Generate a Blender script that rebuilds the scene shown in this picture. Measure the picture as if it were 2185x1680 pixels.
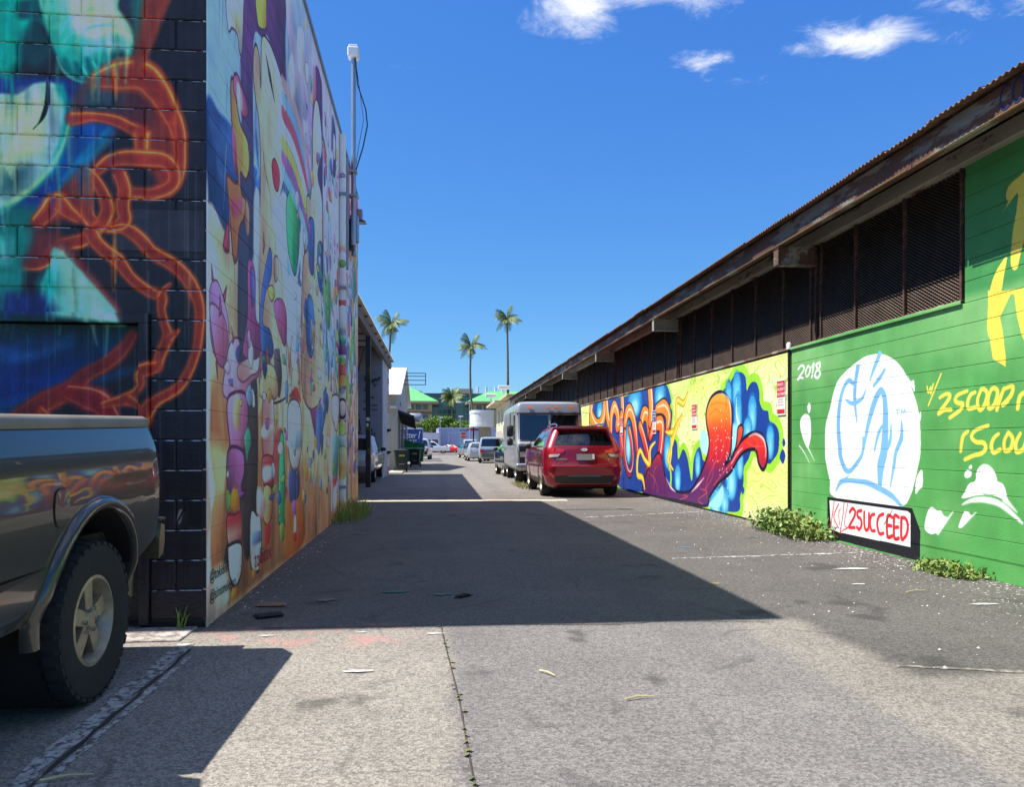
import bpy, math, random
import numpy as np
from mathutils import Vector, Matrix
random.seed(7); rng = np.random.default_rng(7)
R_ = math.radians
S = bpy.context.scene
for o in list(bpy.data.objects): bpy.data.objects.remove(o)
C = S.collection

# ---------------------------------------------------------------- camera
cam = bpy.data.cameras.new('camera'); camo = bpy.data.objects.new('camera', cam); C.objects.link(camo)
cam.sensor_width = 36; cam.lens = 36*1620/2185
cam.shift_x = 0; cam.shift_y = 110/2185
cam.clip_start = .05; cam.clip_end = 4000
camo.location = (0, 0, 1.24); camo.rotation_euler = (R_(90), 0, R_(-5.553))
S.camera = camo
# ---------------------------------------------------------------- sky and sun
SUN_EL, SUN_AZ = R_(59), math.atan2(-1, .03)          # azimuth from +Y towards +X
W = bpy.data.worlds.new('World'); S.world = W; W.use_nodes = True
nt = W.node_tree; nt.nodes.clear()
def wn(t, **k):
    n = nt.nodes.new(t)
    for a, b in k.items(): setattr(n, a, b)
    return n
out = wn('ShaderNodeOutputWorld'); bg = wn('ShaderNodeBackground'); bg.inputs[1].default_value = .15
sky = wn('ShaderNodeTexSky', sky_type='NISHITA', sun_disc=False, sun_elevation=SUN_EL, sun_rotation=SUN_AZ)
sky.air_density = 1.0; sky.dust_density = 0.0; sky.ozone_density = 2.2; sky.altitude = 0
# photographic response: the bright rim of the sky is held back so that it stays blue down to the roofs
sc_ = wn('ShaderNodeSeparateColor'); cc_ = wn('ShaderNodeCombineColor'); nt.links.new(sky.outputs[0], sc_.inputs[0])
for i_, (p_, k_) in enumerate(((1.02, .112), (.82, .272), (.38, .90))):
    a_ = wn('ShaderNodeMath', operation='POWER'); a_.inputs[1].default_value = p_; b_ = wn('ShaderNodeMath', operation='MULTIPLY'); b_.inputs[1].default_value = k_
    nt.links.new(sc_.outputs[i_], a_.inputs[0]); nt.links.new(a_.outputs[0], b_.inputs[0]); nt.links.new(b_.outputs[0], cc_.inputs[i_])
hs = cc_
CLOUDS = [(.44,1.48,.40,.40,.85),(.33,1.71,.24,.20,.62),(.54,1.64,.26,.16,.55),(.70,1.92,.20,.14,.44),(.82,2.0,.20,.10,.34),(1.02,1.78,.30,.16,.55),(.90,1.83,.20,.12,.40),(1.36,1.52,.46,.22,.65),(1.22,1.76,.20,.13,.40)]
# scattered fair-weather clouds on a plane high above the town (direction / height), the same all round
tc = wn('ShaderNodeTexCoord'); sep = wn('ShaderNodeSeparateXYZ'); nt.links.new(tc.outputs['Generated'], sep.inputs[0])
zz = wn('ShaderNodeMath', operation='MAXIMUM'); zz.inputs[1].default_value = .06; nt.links.new(sep.outputs[2], zz.inputs[0])
dx = wn('ShaderNodeMath', operation='DIVIDE'); dy = wn('ShaderNodeMath', operation='DIVIDE')
nt.links.new(sep.outputs[0], dx.inputs[0]); nt.links.new(zz.outputs[0], dx.inputs[1])
nt.links.new(sep.outputs[1], dy.inputs[0]); nt.links.new(zz.outputs[0], dy.inputs[1])
cmb = wn('ShaderNodeCombineXYZ'); nt.links.new(dx.outputs[0], cmb.inputs[0]); nt.links.new(dy.outputs[0], cmb.inputs[1])
mp = wn('ShaderNodeMapping'); mp.inputs['Location'].default_value = (3.1, 1.7, 0); nt.links.new(cmb.outputs[0], mp.inputs[0])
big = wn('ShaderNodeTexNoise'); big.inputs['Scale'].default_value = 1.15; big.inputs['Detail'].default_value = 1.5
fine = wn('ShaderNodeTexNoise'); fine.inputs['Scale'].default_value = 6.5; fine.inputs['Detail'].default_value = 12; fine.inputs['Roughness'].default_value = .68; fine.inputs['Distortion'].default_value = .4
nt.links.new(mp.outputs[0], big.inputs['Vector']); nt.links.new(mp.outputs[0], fine.inputs['Vector'])
mul = wn('ShaderNodeMath', operation='MULTIPLY_ADD'); nt.links.new(big.outputs[0], mul.inputs[0]); mul.inputs[1].default_value = .6
m2 = wn('ShaderNodeMath', operation='MULTIPLY'); nt.links.new(fine.outputs[0], m2.inputs[0]); m2.inputs[1].default_value = .95
nt.links.new(m2.outputs[0], mul.inputs[2])
# the clouds that stand over this street: (x, y, rx, ry, density) on the same plane
prev = None
for (bx, by, rx, ry, ds) in CLOUDS:
    v1 = wn('ShaderNodeVectorMath', operation='SUBTRACT'); nt.links.new(cmb.outputs[0], v1.inputs[0]); v1.inputs[1].default_value = (bx, by, 0)
    v2 = wn('ShaderNodeVectorMath', operation='DIVIDE'); nt.links.new(v1.outputs[0], v2.inputs[0]); v2.inputs[1].default_value = (rx, ry, 1)
    ln = wn('ShaderNodeVectorMath', operation='LENGTH'); nt.links.new(v2.outputs[0], ln.inputs[0])
    mr = wn('ShaderNodeMapRange'); mr.inputs['From Min'].default_value = 1.0; mr.inputs['From Max'].default_value = 0; mr.inputs['To Max'].default_value = ds; nt.links.new(ln.outputs['Value'], mr.inputs[0])
    if prev is None: prev = mr.outputs[0]
    else:
        mxx = wn('ShaderNodeMath', operation='MAXIMUM'); nt.links.new(prev, mxx.inputs[0]); nt.links.new(mr.outputs[0], mxx.inputs[1]); prev = mxx.outputs[0]
ad = wn('ShaderNodeMath', operation='ADD'); nt.links.new(mul.outputs[0], ad.inputs[0]); nt.links.new(prev, ad.inputs[1])
cr = wn('ShaderNodeMapRange', interpolation_type='SMOOTHSTEP'); cr.inputs['From Min'].default_value = 1.0; cr.inputs['From Max'].default_value = 1.45; 
hi_ = wn('ShaderNodeMapRange'); hi_.inputs['From Min'].default_value = .52; hi_.inputs['From Max'].default_value = .68; hi_.inputs['To Max'].default_value = .40; nt.links.new(sep.outputs[2], hi_.inputs[0])   # extra cloud added overhead, out of view, to whiten the fill light
ah = wn('ShaderNodeMath', operation='ADD'); nt.links.new(ad.outputs[0], ah.inputs[0]); nt.links.new(hi_.outputs[0], ah.inputs[1]); nt.links.new(ah.outputs[0], cr.inputs[0])
hz = wn('ShaderNodeMapRange'); hz.inputs['From Min'].default_value = .22; hz.inputs['From Max'].default_value = .38; nt.links.new(sep.outputs[2], hz.inputs[0])
cm = wn('ShaderNodeMath', operation='MULTIPLY'); nt.links.new(cr.outputs[0], cm.inputs[0]); nt.links.new(hz.outputs[0], cm.inputs[1])
mix = wn('ShaderNodeMixRGB'); nt.links.new(cm.outputs[0], mix.inputs[0]); nt.links.new(hs.outputs[0], mix.inputs[1]); mix.inputs[2].default_value = (2.1, 2.15, 2.25, 1)
nt.links.new(mix.outputs[0], bg.inputs[0]); nt.links.new(bg.outputs[0], out.inputs[0])

sl = bpy.data.lights.new('sun', 'SUN'); sl.energy = 2.45; sl.angle = R_(.5); sl.color = (1, .955, .88)
so = bpy.data.objects.new('sun', sl); C.objects.link(so)
d = Vector((math.cos(SUN_EL)*math.sin(SUN_AZ), math.cos(SUN_EL)*math.cos(SUN_AZ), math.sin(SUN_EL)))
so.rotation_euler = d.to_track_quat('Z', 'Y').to_euler(); so.location = d*60
vs = S.view_settings; vs.view_transform = 'Standard'; vs.look = 'None'; vs.exposure = 1.8; vs.gamma = 1; vs.use_curve_mapping = False
S.cycles.max_bounces = 8; S.cycles.diffuse_bounces = 5; S.cycles.glossy_bounces = 3; S.cycles.transmission_bounces = 4; S.cycles.transparent_max_bounces = 6
S.cycles.use_denoising = True

# ---------------------------------------------------------------- mesh helpers
def flat(l): return [x for y in l for x in y]
class MB:
    def __init__(s): s.v = []; s.f = []
    def add(s, v, f):
        n = len(s.v); s.v += [tuple(p) for p in v]; s.f += [tuple(i+n for i in q) for q in f]; return s
    def box(s, x0, x1, y0, y1, z0, z1):
        return s.add([(x0,y0,z0),(x1,y0,z0),(x1,y1,z0),(x0,y1,z0),(x0,y0,z1),(x1,y0,z1),(x1,y1,z1),(x0,y1,z1)],
                     [(0,3,2,1),(4,5,6,7),(0,1,5,4),(1,2,6,5),(2,3,7,6),(3,0,4,7)])
    def bbox(s, x0, x1, y0, y1, z0, z1, b=.01):                 # box with all edges chamfered
        vs = []; 
        X, Y, Z = (x0,x1), (y0,y1), (z0,z1); idx = {}
        for i in (0,1):
            for j in (0,1):
                for k in (0,1):
                    sx, sy, sz = (b,-b)[i], (b,-b)[j], (b,-b)[k]
                    for a in range(3):
                        p = [X[i]+sx, Y[j]+sy, Z[k]+sz]; p[a] = (X[i],Y[j],Z[k])[a]; idx[i,j,k,a] = len(vs); vs.append(p)
        fs = []
        for a in range(3):
            for e in (0,1):
                q = []
                for (p_, q_) in ((0,0),(1,0),(1,1),(0,1)):
                    t = [p_, q_]; t.insert(a, e); q.append(idx[t[0],t[1],t[2],a])
                if (e == 0) ^ (a == 1): q.reverse()
                fs.append(tuple(q))
        for a in range(3):                                      # edges along axis a
            o1, o2 = [t for t in range(3) if t != a]
            for p_ in (0,1):
                for q_ in (0,1):
                    def k_(e, ax):
                        t = [0,0,0]; t[a] = e; t[o1] = p_; t[o2] = q_; return idx[t[0],t[1],t[2],ax]
                    fs.append((k_(0,o1), k_(1,o1), k_(1,o2), k_(0,o2)))
        for i in (0,1):
            for j in (0,1):
                for k in (0,1): fs.append((idx[i,j,k,0], idx[i,j,k,1], idx[i,j,k,2]))
        return s.add(vs, fs)
    def prism(s, poly, t0, t1, fn):                             # 2D polygon extruded; fn(a,b,t)->xyz
        n = len(poly)
        v = [fn(a,b,t0) for a,b in poly]+[fn(a,b,t1) for a,b in poly]
        f = [tuple(range(n))[::-1], tuple(range(n,2*n))]+[(i,(i+1)%n,n+(i+1)%n,n+i) for i in range(n)]
        return s.add(v, f)
    def tube(s, path, r, n=8, cap=True):
        path = [Vector(p) for p in path]; rs = r if isinstance(r, (list,tuple)) else [r]*len(path)
        v = []; f = []; up = None
        for i, p in enumerate(path):
            t = (path[min(i+1,len(path)-1)]-path[max(i-1,0)]).normalized()
            if up is None: up = Vector((0,0,1)) if abs(t.z) < .9 else Vector((0,1,0))
            a = t.cross(up).normalized(); b = a.cross(t).normalized(); up = b
            for k in range(n):
                q = 2*math.pi*k/n; v.append(p+a*math.cos(q)*rs[i]+b*math.sin(q)*rs[i])
        for i in range(len(path)-1):
            for k in range(n): f.append((i*n+k, i*n+(k+1)%n, (i+1)*n+(k+1)%n, (i+1)*n+k))
        if cap: f += [tuple(range(n))[::-1], tuple(range((len(path)-1)*n, len(path)*n))]
        return s.add(v, f)
    def lathe(s, prof, c=(0,0,0), axis='z', n=24):              # prof: (radius, along)
        v = []; f = []; m = len(prof)
        for k in range(n):
            q = 2*math.pi*k/n; cs, sn = math.cos(q), math.sin(q)
            for r, h in prof:
                p = {'z':(r*cs,r*sn,h),'x':(h,r*cs,r*sn),'y':(r*cs,h,r*sn)}[axis]
                v.append((p[0]+c[0],p[1]+c[1],p[2]+c[2]))
        for k in range(n):
            for i in range(m-1):
                f.append((k*m+i, ((k+1)%n)*m+i, ((k+1)%n)*m+i+1, k*m+i+1))
        return s.add(v, f)
    def grid(s, fn, nu, nv):
        v = [fn(i/nu, j/nv) for j in range(nv+1) for i in range(nu+1)]
        f = [(j*(nu+1)+i, j*(nu+1)+i+1, (j+1)*(nu+1)+i+1, (j+1)*(nu+1)+i) for j in range(nv) for i in range(nu)]
        return s.add(v, f)
    def build(s, name, m, parent=None, world=False, smooth=None, kind=None, recalc=True):
        me = bpy.data.meshes.new(name); me.from_pydata(s.v, [], s.f); me.update()
        return place(name, me, m, parent, world, smooth, kind, recalc)
import bmesh
def place(name, me, m, parent=None, world=False, smooth=None, kind=None, recalc=True):
    if recalc:
        b = bmesh.new(); b.from_mesh(me); bmesh.ops.recalc_face_normals(b, faces=b.faces); b.to_mesh(me); b.free()
    if smooth:
        me.shade_smooth()
        if smooth < 179: me.set_sharp_from_angle(angle=R_(smooth))
    if m is not None: me.materials.append(m)
    o = bpy.data.objects.new(name, me); C.objects.link(o)
    if parent is not None:
        o.parent = parent
        if world: o.matrix_parent_inverse = Matrix.Translation(-wloc(parent))
    if kind: o['kind'] = kind
    return o
def wloc(o):
    l = Vector(o.location)
    if o.parent: l = l+wloc(o.parent)+o.matrix_parent_inverse.translation
    return l
def thing(name, label, cat, loc=(0,0,0), rz=0, group=None):
    o = bpy.data.objects.new(name, None); C.objects.link(o); o.empty_display_size = .2
    o.location = loc; o.rotation_euler = (0,0,rz); return tag(o, label, cat, group)
def tag(o, label, cat, group=None):
    o['label'] = label; o['category'] = cat
    if group: o['group'] = group
    return o
def inst(src, loc, parent=None, name=None, rot=None, world=True, scale=None):
    o = bpy.data.objects.new(name or src.name.split('.')[0], src.data); C.objects.link(o); o.location = loc
    if rot: o.rotation_euler = rot
    if scale: o.scale = scale
    if parent is not None:
        o.parent = parent
        if world: o.matrix_parent_inverse = Matrix.Translation(-wloc(parent))
    return o
def copy_tree(o, parent=None):
    c = o.copy(); C.objects.link(c)
    if parent: c.parent = parent
    for ch in o.children: copy_tree(ch, c)
    return c
def text(name, body, m, parent, size, at, rot, ext=.002, shear=0, world=True, align='LEFT', sx=1):
    cu = bpy.data.curves.new(name, 'FONT'); cu.body = body; cu.size = size; cu.extrude = ext; cu.shear = shear; cu.align_x = align; cu.resolution_u = 3
    t = bpy.data.objects.new(name, cu); C.objects.link(t)
    dg = bpy.context.evaluated_depsgraph_get(); me = bpy.data.meshes.new_from_object(t.evaluated_get(dg)); bpy.data.objects.remove(t)
    me.materials.clear(); me.transform(Matrix.Translation(at) @ Matrix(rot).to_4x4() @ Matrix.Diagonal((sx,1,1,1)))
    return place(name, me, m, parent, world, recalc=False)
ROT_S = ((1,0,0),(0,0,-1),(0,1,0))      # text facing -Y (towards the camera)
ROT_W = ((0,0,-1),(-1,0,0),(0,1,0))     # text facing -X
ROT_E = ((0,0,1),(1,0,0),(0,1,0))       # text facing +X

# ---------------------------------------------------------------- materials
def srgb(c): return tuple((x/255/12.92 if x/255 <= .04045 else ((x/255+.055)/1.055)**2.4) for x in c)
MATS = {}
def nm(m, t, **k):
    n = m.node_tree.nodes.new(t)
    for a, b in k.items(): setattr(n, a, b)
    return n
def pm(name, col, rough=.6, metal=0, var=.18, scale=3., bump=0, bscale=60, coat=0, spec=.5, col2=None, thr=None, stretch=None, trans=0, alpha=1, emit=None):
    """painted / plain surface: base colour broken up by noise; col2 with thr lays patches of a second colour over it"""
    m = bpy.data.materials.new(name); m.use_nodes = True; b = m.node_tree.nodes['Principled BSDF']; L = m.node_tree.links.new
    b.inputs['Roughness'].default_value = rough; b.inputs['Metallic'].default_value = metal
    b.inputs['Coat Weight'].default_value = coat; b.inputs['Coat Roughness'].default_value = .04
    b.inputs['Specular IOR Level'].default_value = spec
    b.inputs['Transmission Weight'].default_value = trans; b.inputs['Alpha'].default_value = alpha
    tc = nm(m, 'ShaderNodeTexCoord'); mpn = nm(m, 'ShaderNodeMapping'); L(tc.outputs['Object'], mpn.inputs[0])
    if stretch: mpn.inputs['Scale'].default_value = stretch
    nz = nm(m, 'ShaderNodeTexNoise'); nz.inputs['Scale'].default_value = scale; nz.inputs['Detail'].default_value = 7; nz.inputs['Roughness'].default_value = .6
    L(mpn.outputs[0], nz.inputs['Vector'])
    rmp = nm(m, 'ShaderNodeMapRange'); rmp.inputs['From Min'].default_value = .3; rmp.inputs['From Max'].default_value = .7
    rmp.inputs['To Min'].default_value = 1-var; rmp.inputs['To Max'].default_value = 1+var*.6; L(nz.outputs[0], rmp.inputs[0])
    mx = nm(m, 'ShaderNodeMixRGB', blend_type='MULTIPLY'); mx.inputs[0].default_value = 1
    if col2:
        n2 = nm(m, 'ShaderNodeTexNoise'); n2.inputs['Scale'].default_value = scale*1.7; n2.inputs['Detail'].default_value = 9; n2.inputs['Roughness'].default_value = .65; L(mpn.outputs[0], n2.inputs['Vector'])
        r2 = nm(m, 'ShaderNodeMapRange'); r2.inputs['From Min'].default_value = (thr or .55)-.03; r2.inputs['From Max'].default_value = (thr or .55)+.03; L(n2.outputs[0], r2.inputs[0])
        m2 = nm(m, 'ShaderNodeMixRGB'); L(r2.outputs[0], m2.inputs[0]); m2.inputs[1].default_value = (*srgb(col),1); m2.inputs[2].default_value = (*srgb(col2),1)
        L(m2.outputs[0], mx.inputs[1])
    else: mx.inputs[1].default_value = (*srgb(col),1)
    L(rmp.outputs[0], mx.inputs[2]); L(mx.outputs[0], b.inputs['Base Color'])
    if bump:
        n3 = nm(m, 'ShaderNodeTexNoise'); n3.inputs['Scale'].default_value = bscale; n3.inputs['Detail'].default_value = 4; L(mpn.outputs[0], n3.inputs['Vector'])
        bp = nm(m, 'ShaderNodeBump'); bp.inputs['Strength'].default_value = bump; bp.inputs['Distance'].default_value = .01; L(n3.outputs[0], bp.inputs['Height']); L(bp.outputs[0], b.inputs['Normal'])
    if emit: b.inputs['Emission Color'].default_value = (*emit,1); b.inputs['Emission Strength'].default_value = 1
    MATS[name] = m; return m
def mural_mat(name, img, axis, a0, a1, z0, z1, rough=.55, bump=.35, grime=.14, bscale=70, gain=(1.,1.,1.), gamma=1.):
    m = bpy.data.materials.new(name); m.use_nodes = True; b = m.node_tree.nodes['Principled BSDF']; L = m.node_tree.links.new
    b.inputs['Roughness'].default_value = rough; b.inputs['Specular IOR Level'].default_value = .35
    g = nm(m, 'ShaderNodeNewGeometry'); sp = nm(m, 'ShaderNodeSeparateXYZ'); L(g.outputs['Position'], sp.inputs[0])
    ra = nm(m, 'ShaderNodeMapRange'); ra.inputs['From Min'].default_value = a0; ra.inputs['From Max'].default_value = a1; L(sp.outputs['XYZ'.index(axis)], ra.inputs[0])
    rz = nm(m, 'ShaderNodeMapRange'); rz.inputs['From Min'].default_value = z0; rz.inputs['From Max'].default_value = z1; L(sp.outputs[2], rz.inputs[0])
    cb = nm(m, 'ShaderNodeCombineXYZ'); L(ra.outputs[0], cb.inputs[0]); L(rz.outputs[0], cb.inputs[1])
    im = nm(m, 'ShaderNodeTexImage'); im.image = img; im.extension = 'EXTEND'; L(cb.outputs[0], im.inputs[0])
    mp_ = nm(m, 'ShaderNodeMapping'); mp_.inputs['Scale'].default_value = (1, 1, .22); L(g.outputs['Position'], mp_.inputs[0])
    nz = nm(m, 'ShaderNodeTexNoise'); nz.inputs['Scale'].default_value = 4; nz.inputs['Detail'].default_value = 8; L(mp_.outputs[0], nz.inputs['Vector'])
    rr = nm(m, 'ShaderNodeMapRange'); rr.inputs['From Min'].default_value = .3; rr.inputs['From Max'].default_value = .7; rr.inputs['To Min'].default_value = 1-grime; rr.inputs['To Max'].default_value = 1.04; L(nz.outputs[0], rr.inputs[0])
    mx = nm(m, 'ShaderNodeMixRGB', blend_type='MULTIPLY'); mx.inputs[0].default_value = 1; ga = nm(m, 'ShaderNodeGamma'); ga.inputs[1].default_value = gamma; L(im.outputs[0], ga.inputs[0]); L(ga.outputs[0], mx.inputs[1]); L(rr.outputs[0], mx.inputs[2])
    vg = nm(m, 'ShaderNodeVectorMath', operation='MULTIPLY'); vg.inputs[1].default_value = gain; L(mx.outputs[0], vg.inputs[0]); vc = nm(m, 'ShaderNodeVectorMath', operation='MINIMUM'); vc.inputs[1].default_value = (.86,.86,.86); L(vg.outputs[0], vc.inputs[0]); L(vc.outputs[0], b.inputs['Base Color'])
    n3 = nm(m, 'ShaderNodeTexNoise'); n3.inputs['Scale'].default_value = bscale; n3.inputs['Detail'].default_value = 5; L(g.outputs['Position'], n3.inputs['Vector'])
    bp = nm(m, 'ShaderNodeBump'); bp.inputs['Strength'].default_value = bump; bp.inputs['Distance'].default_value = .01; L(n3.outputs[0], bp.inputs['Height']); L(bp.outputs[0], b.inputs['Normal'])
    return m

# ---------------------------------------------------------------- paint canvas (murals drawn by code)
def catmull(p, closed, n=8):
    p = [np.array(q, float) for q in p]; m = len(p); o = []
    if m < 3: return np.array(p)
    rngi = range(m) if closed else range(m-1)
    for i in rngi:
        a, b, c, d_ = (p[(i-1)%m], p[i], p[(i+1)%m], p[(i+2)%m]) if closed else (p[max(i-1,0)], p[i], p[i+1], p[min(i+2,m-1)])
        for k in range(n):
            t = k/n; o.append(.5*((2*b)+(c-a)*t+(2*a-5*b+4*c-d_)*t*t+(3*b-a-3*c+d_)*t**3))
    if not closed: o.append(p[-1])
    return np.array(o)
class Canvas:
    def __init__(s, a0, a1, b0, b1, pa, pb, col):
        s.a0, s.a1, s.b0, s.b1 = a0, a1, b0, b1; s.W, s.H = int((a1-a0)*pa), int((b1-b0)*pb)
        s.A = a0+(np.arange(s.W)+.5)/s.W*(a1-a0); s.B = b0+(np.arange(s.H)+.5)/s.H*(b1-b0)
        s.img = np.empty((s.H, s.W, 3), np.float32); s.img[:] = np.array(col)/255
    def win(s, P, pad):
        i0 = max(0, int(np.searchsorted(s.A, P[:,0].min()-pad))); i1 = min(s.W, int(np.searchsorted(s.A, P[:,0].max()+pad))+1)
        j0 = max(0, int(np.searchsorted(s.B, P[:,1].min()-pad))); j1 = min(s.H, int(np.searchsorted(s.B, P[:,1].max()+pad))+1)
        return slice(j0, j1), slice(i0, i1)
    def comp(s, w, mask, col, alpha=1):
        if mask.size == 0: return
        A, B = np.meshgrid(s.A[w[1]], s.B[w[0]])
        if callable(col): c = col(A, B)/255
        else: c = np.array(col, float)/255
        k = (mask*alpha)[..., None]; s.img[w] = s.img[w]*(1-k)+c*k
    rich = 0
    def fill(s, P, col, smooth=True, alpha=1, ol=None, olw=.03, soft=0):
        P = catmull(P, True) if smooth else np.array(P, float); w = s.win(P, soft+.02)
        A, B = np.meshgrid(s.A[w[1]], s.B[w[0]]); ins = np.zeros(A.shape, bool)
        if A.size == 0: return
        for k in range(len(P)):
            (x0, y0), (x1, y1) = P[k], P[(k+1)%len(P)]
            if y0 == y1: continue
            c = ((y0 > B) != (y1 > B)) & (A < (x1-x0)*(B-y0)/(y1-y0)+x0); ins ^= c
        mk = ins.astype(np.float32)
        if soft:
            dd = s.dist(P, w, True); mk = np.clip(.5+np.where(ins, dd, -dd)/(2*soft), 0, 1)
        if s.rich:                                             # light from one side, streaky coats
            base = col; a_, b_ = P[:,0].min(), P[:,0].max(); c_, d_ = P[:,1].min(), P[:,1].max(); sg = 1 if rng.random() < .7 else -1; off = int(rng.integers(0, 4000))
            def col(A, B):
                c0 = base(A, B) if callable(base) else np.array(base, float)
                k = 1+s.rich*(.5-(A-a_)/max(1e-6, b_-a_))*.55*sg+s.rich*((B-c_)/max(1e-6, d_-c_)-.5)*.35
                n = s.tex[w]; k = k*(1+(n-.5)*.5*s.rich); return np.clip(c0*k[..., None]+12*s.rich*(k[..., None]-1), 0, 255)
        s.comp(w, mk, col, alpha)
        if ol is not None: s.stroke(np.vstack([P, P[:1]]), olw, ol, smooth=False)
    def dist(s, P, w, closed=False, wid=None):
        A, B = np.meshgrid(s.A[w[1]], s.B[w[0]]); D = np.full(A.shape, 1e9, np.float32); n = len(P)
        for k in range(n if closed else n-1):
            p, q = P[k], P[(k+1)%n]; d_ = q-p; l2 = max(1e-9, d_@d_)
            t = np.clip(((A-p[0])*d_[0]+(B-p[1])*d_[1])/l2, 0, 1)
            r = np.hypot(A-p[0]-t*d_[0], B-p[1]-t*d_[1])
            if wid is not None: r = r-(wid[k]+t*(wid[(k+1)%n]-wid[k]))/2
            D = np.minimum(D, r)
        return D
    def stroke(s, P, w, col, smooth=True, alpha=1, soft=.004):
        P0 = np.array(P, float)
        if smooth and len(P0) > 2: P = catmull(P0, False, 6)
        else: P = P0
        if not isinstance(w, (list, tuple)): w = [w, w]
        wid = np.interp(np.linspace(0, 1, len(P)), np.linspace(0, 1, len(w)), w); win = s.win(P, max(w)/2+soft*2)
        if s.A[win[1]].size == 0 or s.B[win[0]].size == 0: return
        D = s.dist(P, win, wid=wid); s.comp(win, np.clip(.5-D/(2*soft), 0, 1), col, alpha)
    def ell(s, c, ra, rb, col, alpha=1, soft=.01, rot=0):
        P = np.array([[c[0]-max(ra,rb), c[1]-max(ra,rb)], [c[0]+max(ra,rb), c[1]+max(ra,rb)]]); w = s.win(P, soft)
        A, B = np.meshgrid(s.A[w[1]]-c[0], s.B[w[0]]-c[1]); cs, sn = math.cos(rot), math.sin(rot)
        D = (np.hypot((A*cs+B*sn)/ra, (B*cs-A*sn)/rb)-1)*min(ra, rb); s.comp(w, np.clip(.5-D/(2*soft), 0, 1), col, alpha)
    def noise(s, amp, fa, fb):
        n = vnoise(s.W, s.H, fa, fb)-.5; s.img *= (1+amp*2*n)[..., None]
    def image(s, name):
        im = bpy.data.images.new(name, s.W, s.H, alpha=False); px = np.ones((s.H, s.W, 4), np.float32); px[..., :3] = np.clip(s.img, 0, .93)
        im.pixels.foreach_set(px.ravel()); im.update(); im.pack(); return im
def vnoise(W_, H_, fa, fb):
    o = np.zeros((H_, W_), np.float32); amp = .5
    for k in range(4):
        na, nb = int(fa*2**k)+2, int(fb*2**k)+2; g = rng.random((nb, na)).astype(np.float32)
        x = np.linspace(0, na-1.001, W_); y = np.linspace(0, nb-1.001, H_); xi = x.astype(int); yi = y.astype(int)
        fx = (x-xi); fx = fx*fx*(3-2*fx); fy = (y-yi)[:, None]; fy = fy*fy*(3-2*fy)
        a = g[yi][:, xi]*(1-fx)+g[yi][:, xi+1]*fx; b = g[yi+1][:, xi]*(1-fx)+g[yi+1][:, xi+1]*fx
        o += amp*(a*(1-fy)+b*fy); amp /= 2
    return o/.94
def vgrad(*st):                                              # colour by height, for letter fades
    zs = [q[0] for q in st]; cs = np.array([q[1] for q in st], float)
    return lambda A, B: np.stack([np.interp(B, zs, cs[:, k]) for k in range(3)], -1)

# ================================================================ murals (drawn in wall metres)
# ---- dark wall that faces the camera: teal creature, orange ribbons on charcoal
K = Canvas(-6.2, -1.5, 0, 6.9, 170, 170, (33, 33, 41))
TEAL, PALE, YEL, NAVY, RED, ORG = (0,150,132), (140,196,176), (204,222,140), (28,52,118), (142,46,36), (222,98,40)
K.ell((-4.6, 4.3), 1.5, 1.6, (24, 70, 92), soft=.4); K.ell((-5.2, 2.6), 1.0, 1.2, NAVY, soft=.3); K.ell((-4.4, 5.6), 1.3, .7, TEAL, soft=.25)
K.fill([(-3.63,3.88),(-3.14,3.80),(-2.89,3.69),(-2.38,3.67),(-2.41,3.40),(-2.16,3.41),(-2.18,3.32),(-2.36,3.09),(-2.56,2.88),(-2.65,2.77),(-2.89,2.67),(-3.63,2.65)], NAVY, soft=.03)
K.fill([(-3.47,4.42),(-2.58,4.47),(-2.58,4.08),(-2.68,4.06),(-2.71,3.88),(-2.79,3.76),(-2.86,3.69),(-2.89,3.68),(-3.47,3.71)], TEAL, soft=.03)
K.fill([(-2.68,4.06),(-2.77,3.89),(-2.73,3.78),(-2.63,3.77),(-2.55,3.88),(-2.61,4.01)], (24, 60, 66), soft=.03)
K.fill([(-2.76,4.19),(-2.58,4.20),(-2.58,4.09),(-2.68,4.07),(-2.78,4.08)], (18, 66, 72), soft=.02)
K.fill([(-2.15,4.28),(-1.94,4.30),(-1.95,4.06),(-2.00,3.86),(-2.03,3.78),(-2.04,3.94),(-2.07,4.06),(-2.12,4.16)], (44, 52, 68), soft=.03)
K.fill([(-2.04,4.24),(-1.93,4.30),(-1.96,4.08),(-1.98,3.97),(-2.02,4.05)], (36, 130, 116), soft=.03, alpha=.8)
K.fill([(-2.61,4.27),(-2.17,4.30),(-2.14,4.17),(-2.07,4.06),(-2.04,3.94),(-2.06,3.83),(-2.14,3.75),(-2.24,3.69),(-2.33,3.66),(-2.41,3.68),(-2.49,3.77),(-2.55,3.88),(-2.61,4.07)], vgrad((3.7,(0,120,112)),(3.95,(40,168,146)),(4.25,(120,200,165))), soft=.012)
K.fill([(-2.44,4.27),(-2.19,4.28),(-2.15,4.17),(-2.07,4.06),(-2.04,3.96),(-2.08,3.96),(-2.14,3.99),(-2.20,3.99),(-2.29,3.95),(-2.38,4.00),(-2.43,4.09)], (186, 222, 168), soft=.03)
K.fill([(-2.41,4.20),(-2.30,4.19),(-2.34,4.11),(-2.36,4.00),(-2.42,4.05)], YEL, soft=.05, alpha=.7)
K.fill([(-2.36,3.93),(-2.24,3.95),(-2.15,3.98),(-2.09,3.93),(-2.12,3.89),(-2.24,3.90),(-2.34,3.84)], (130, 176, 184), soft=.04, alpha=.8)
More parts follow.
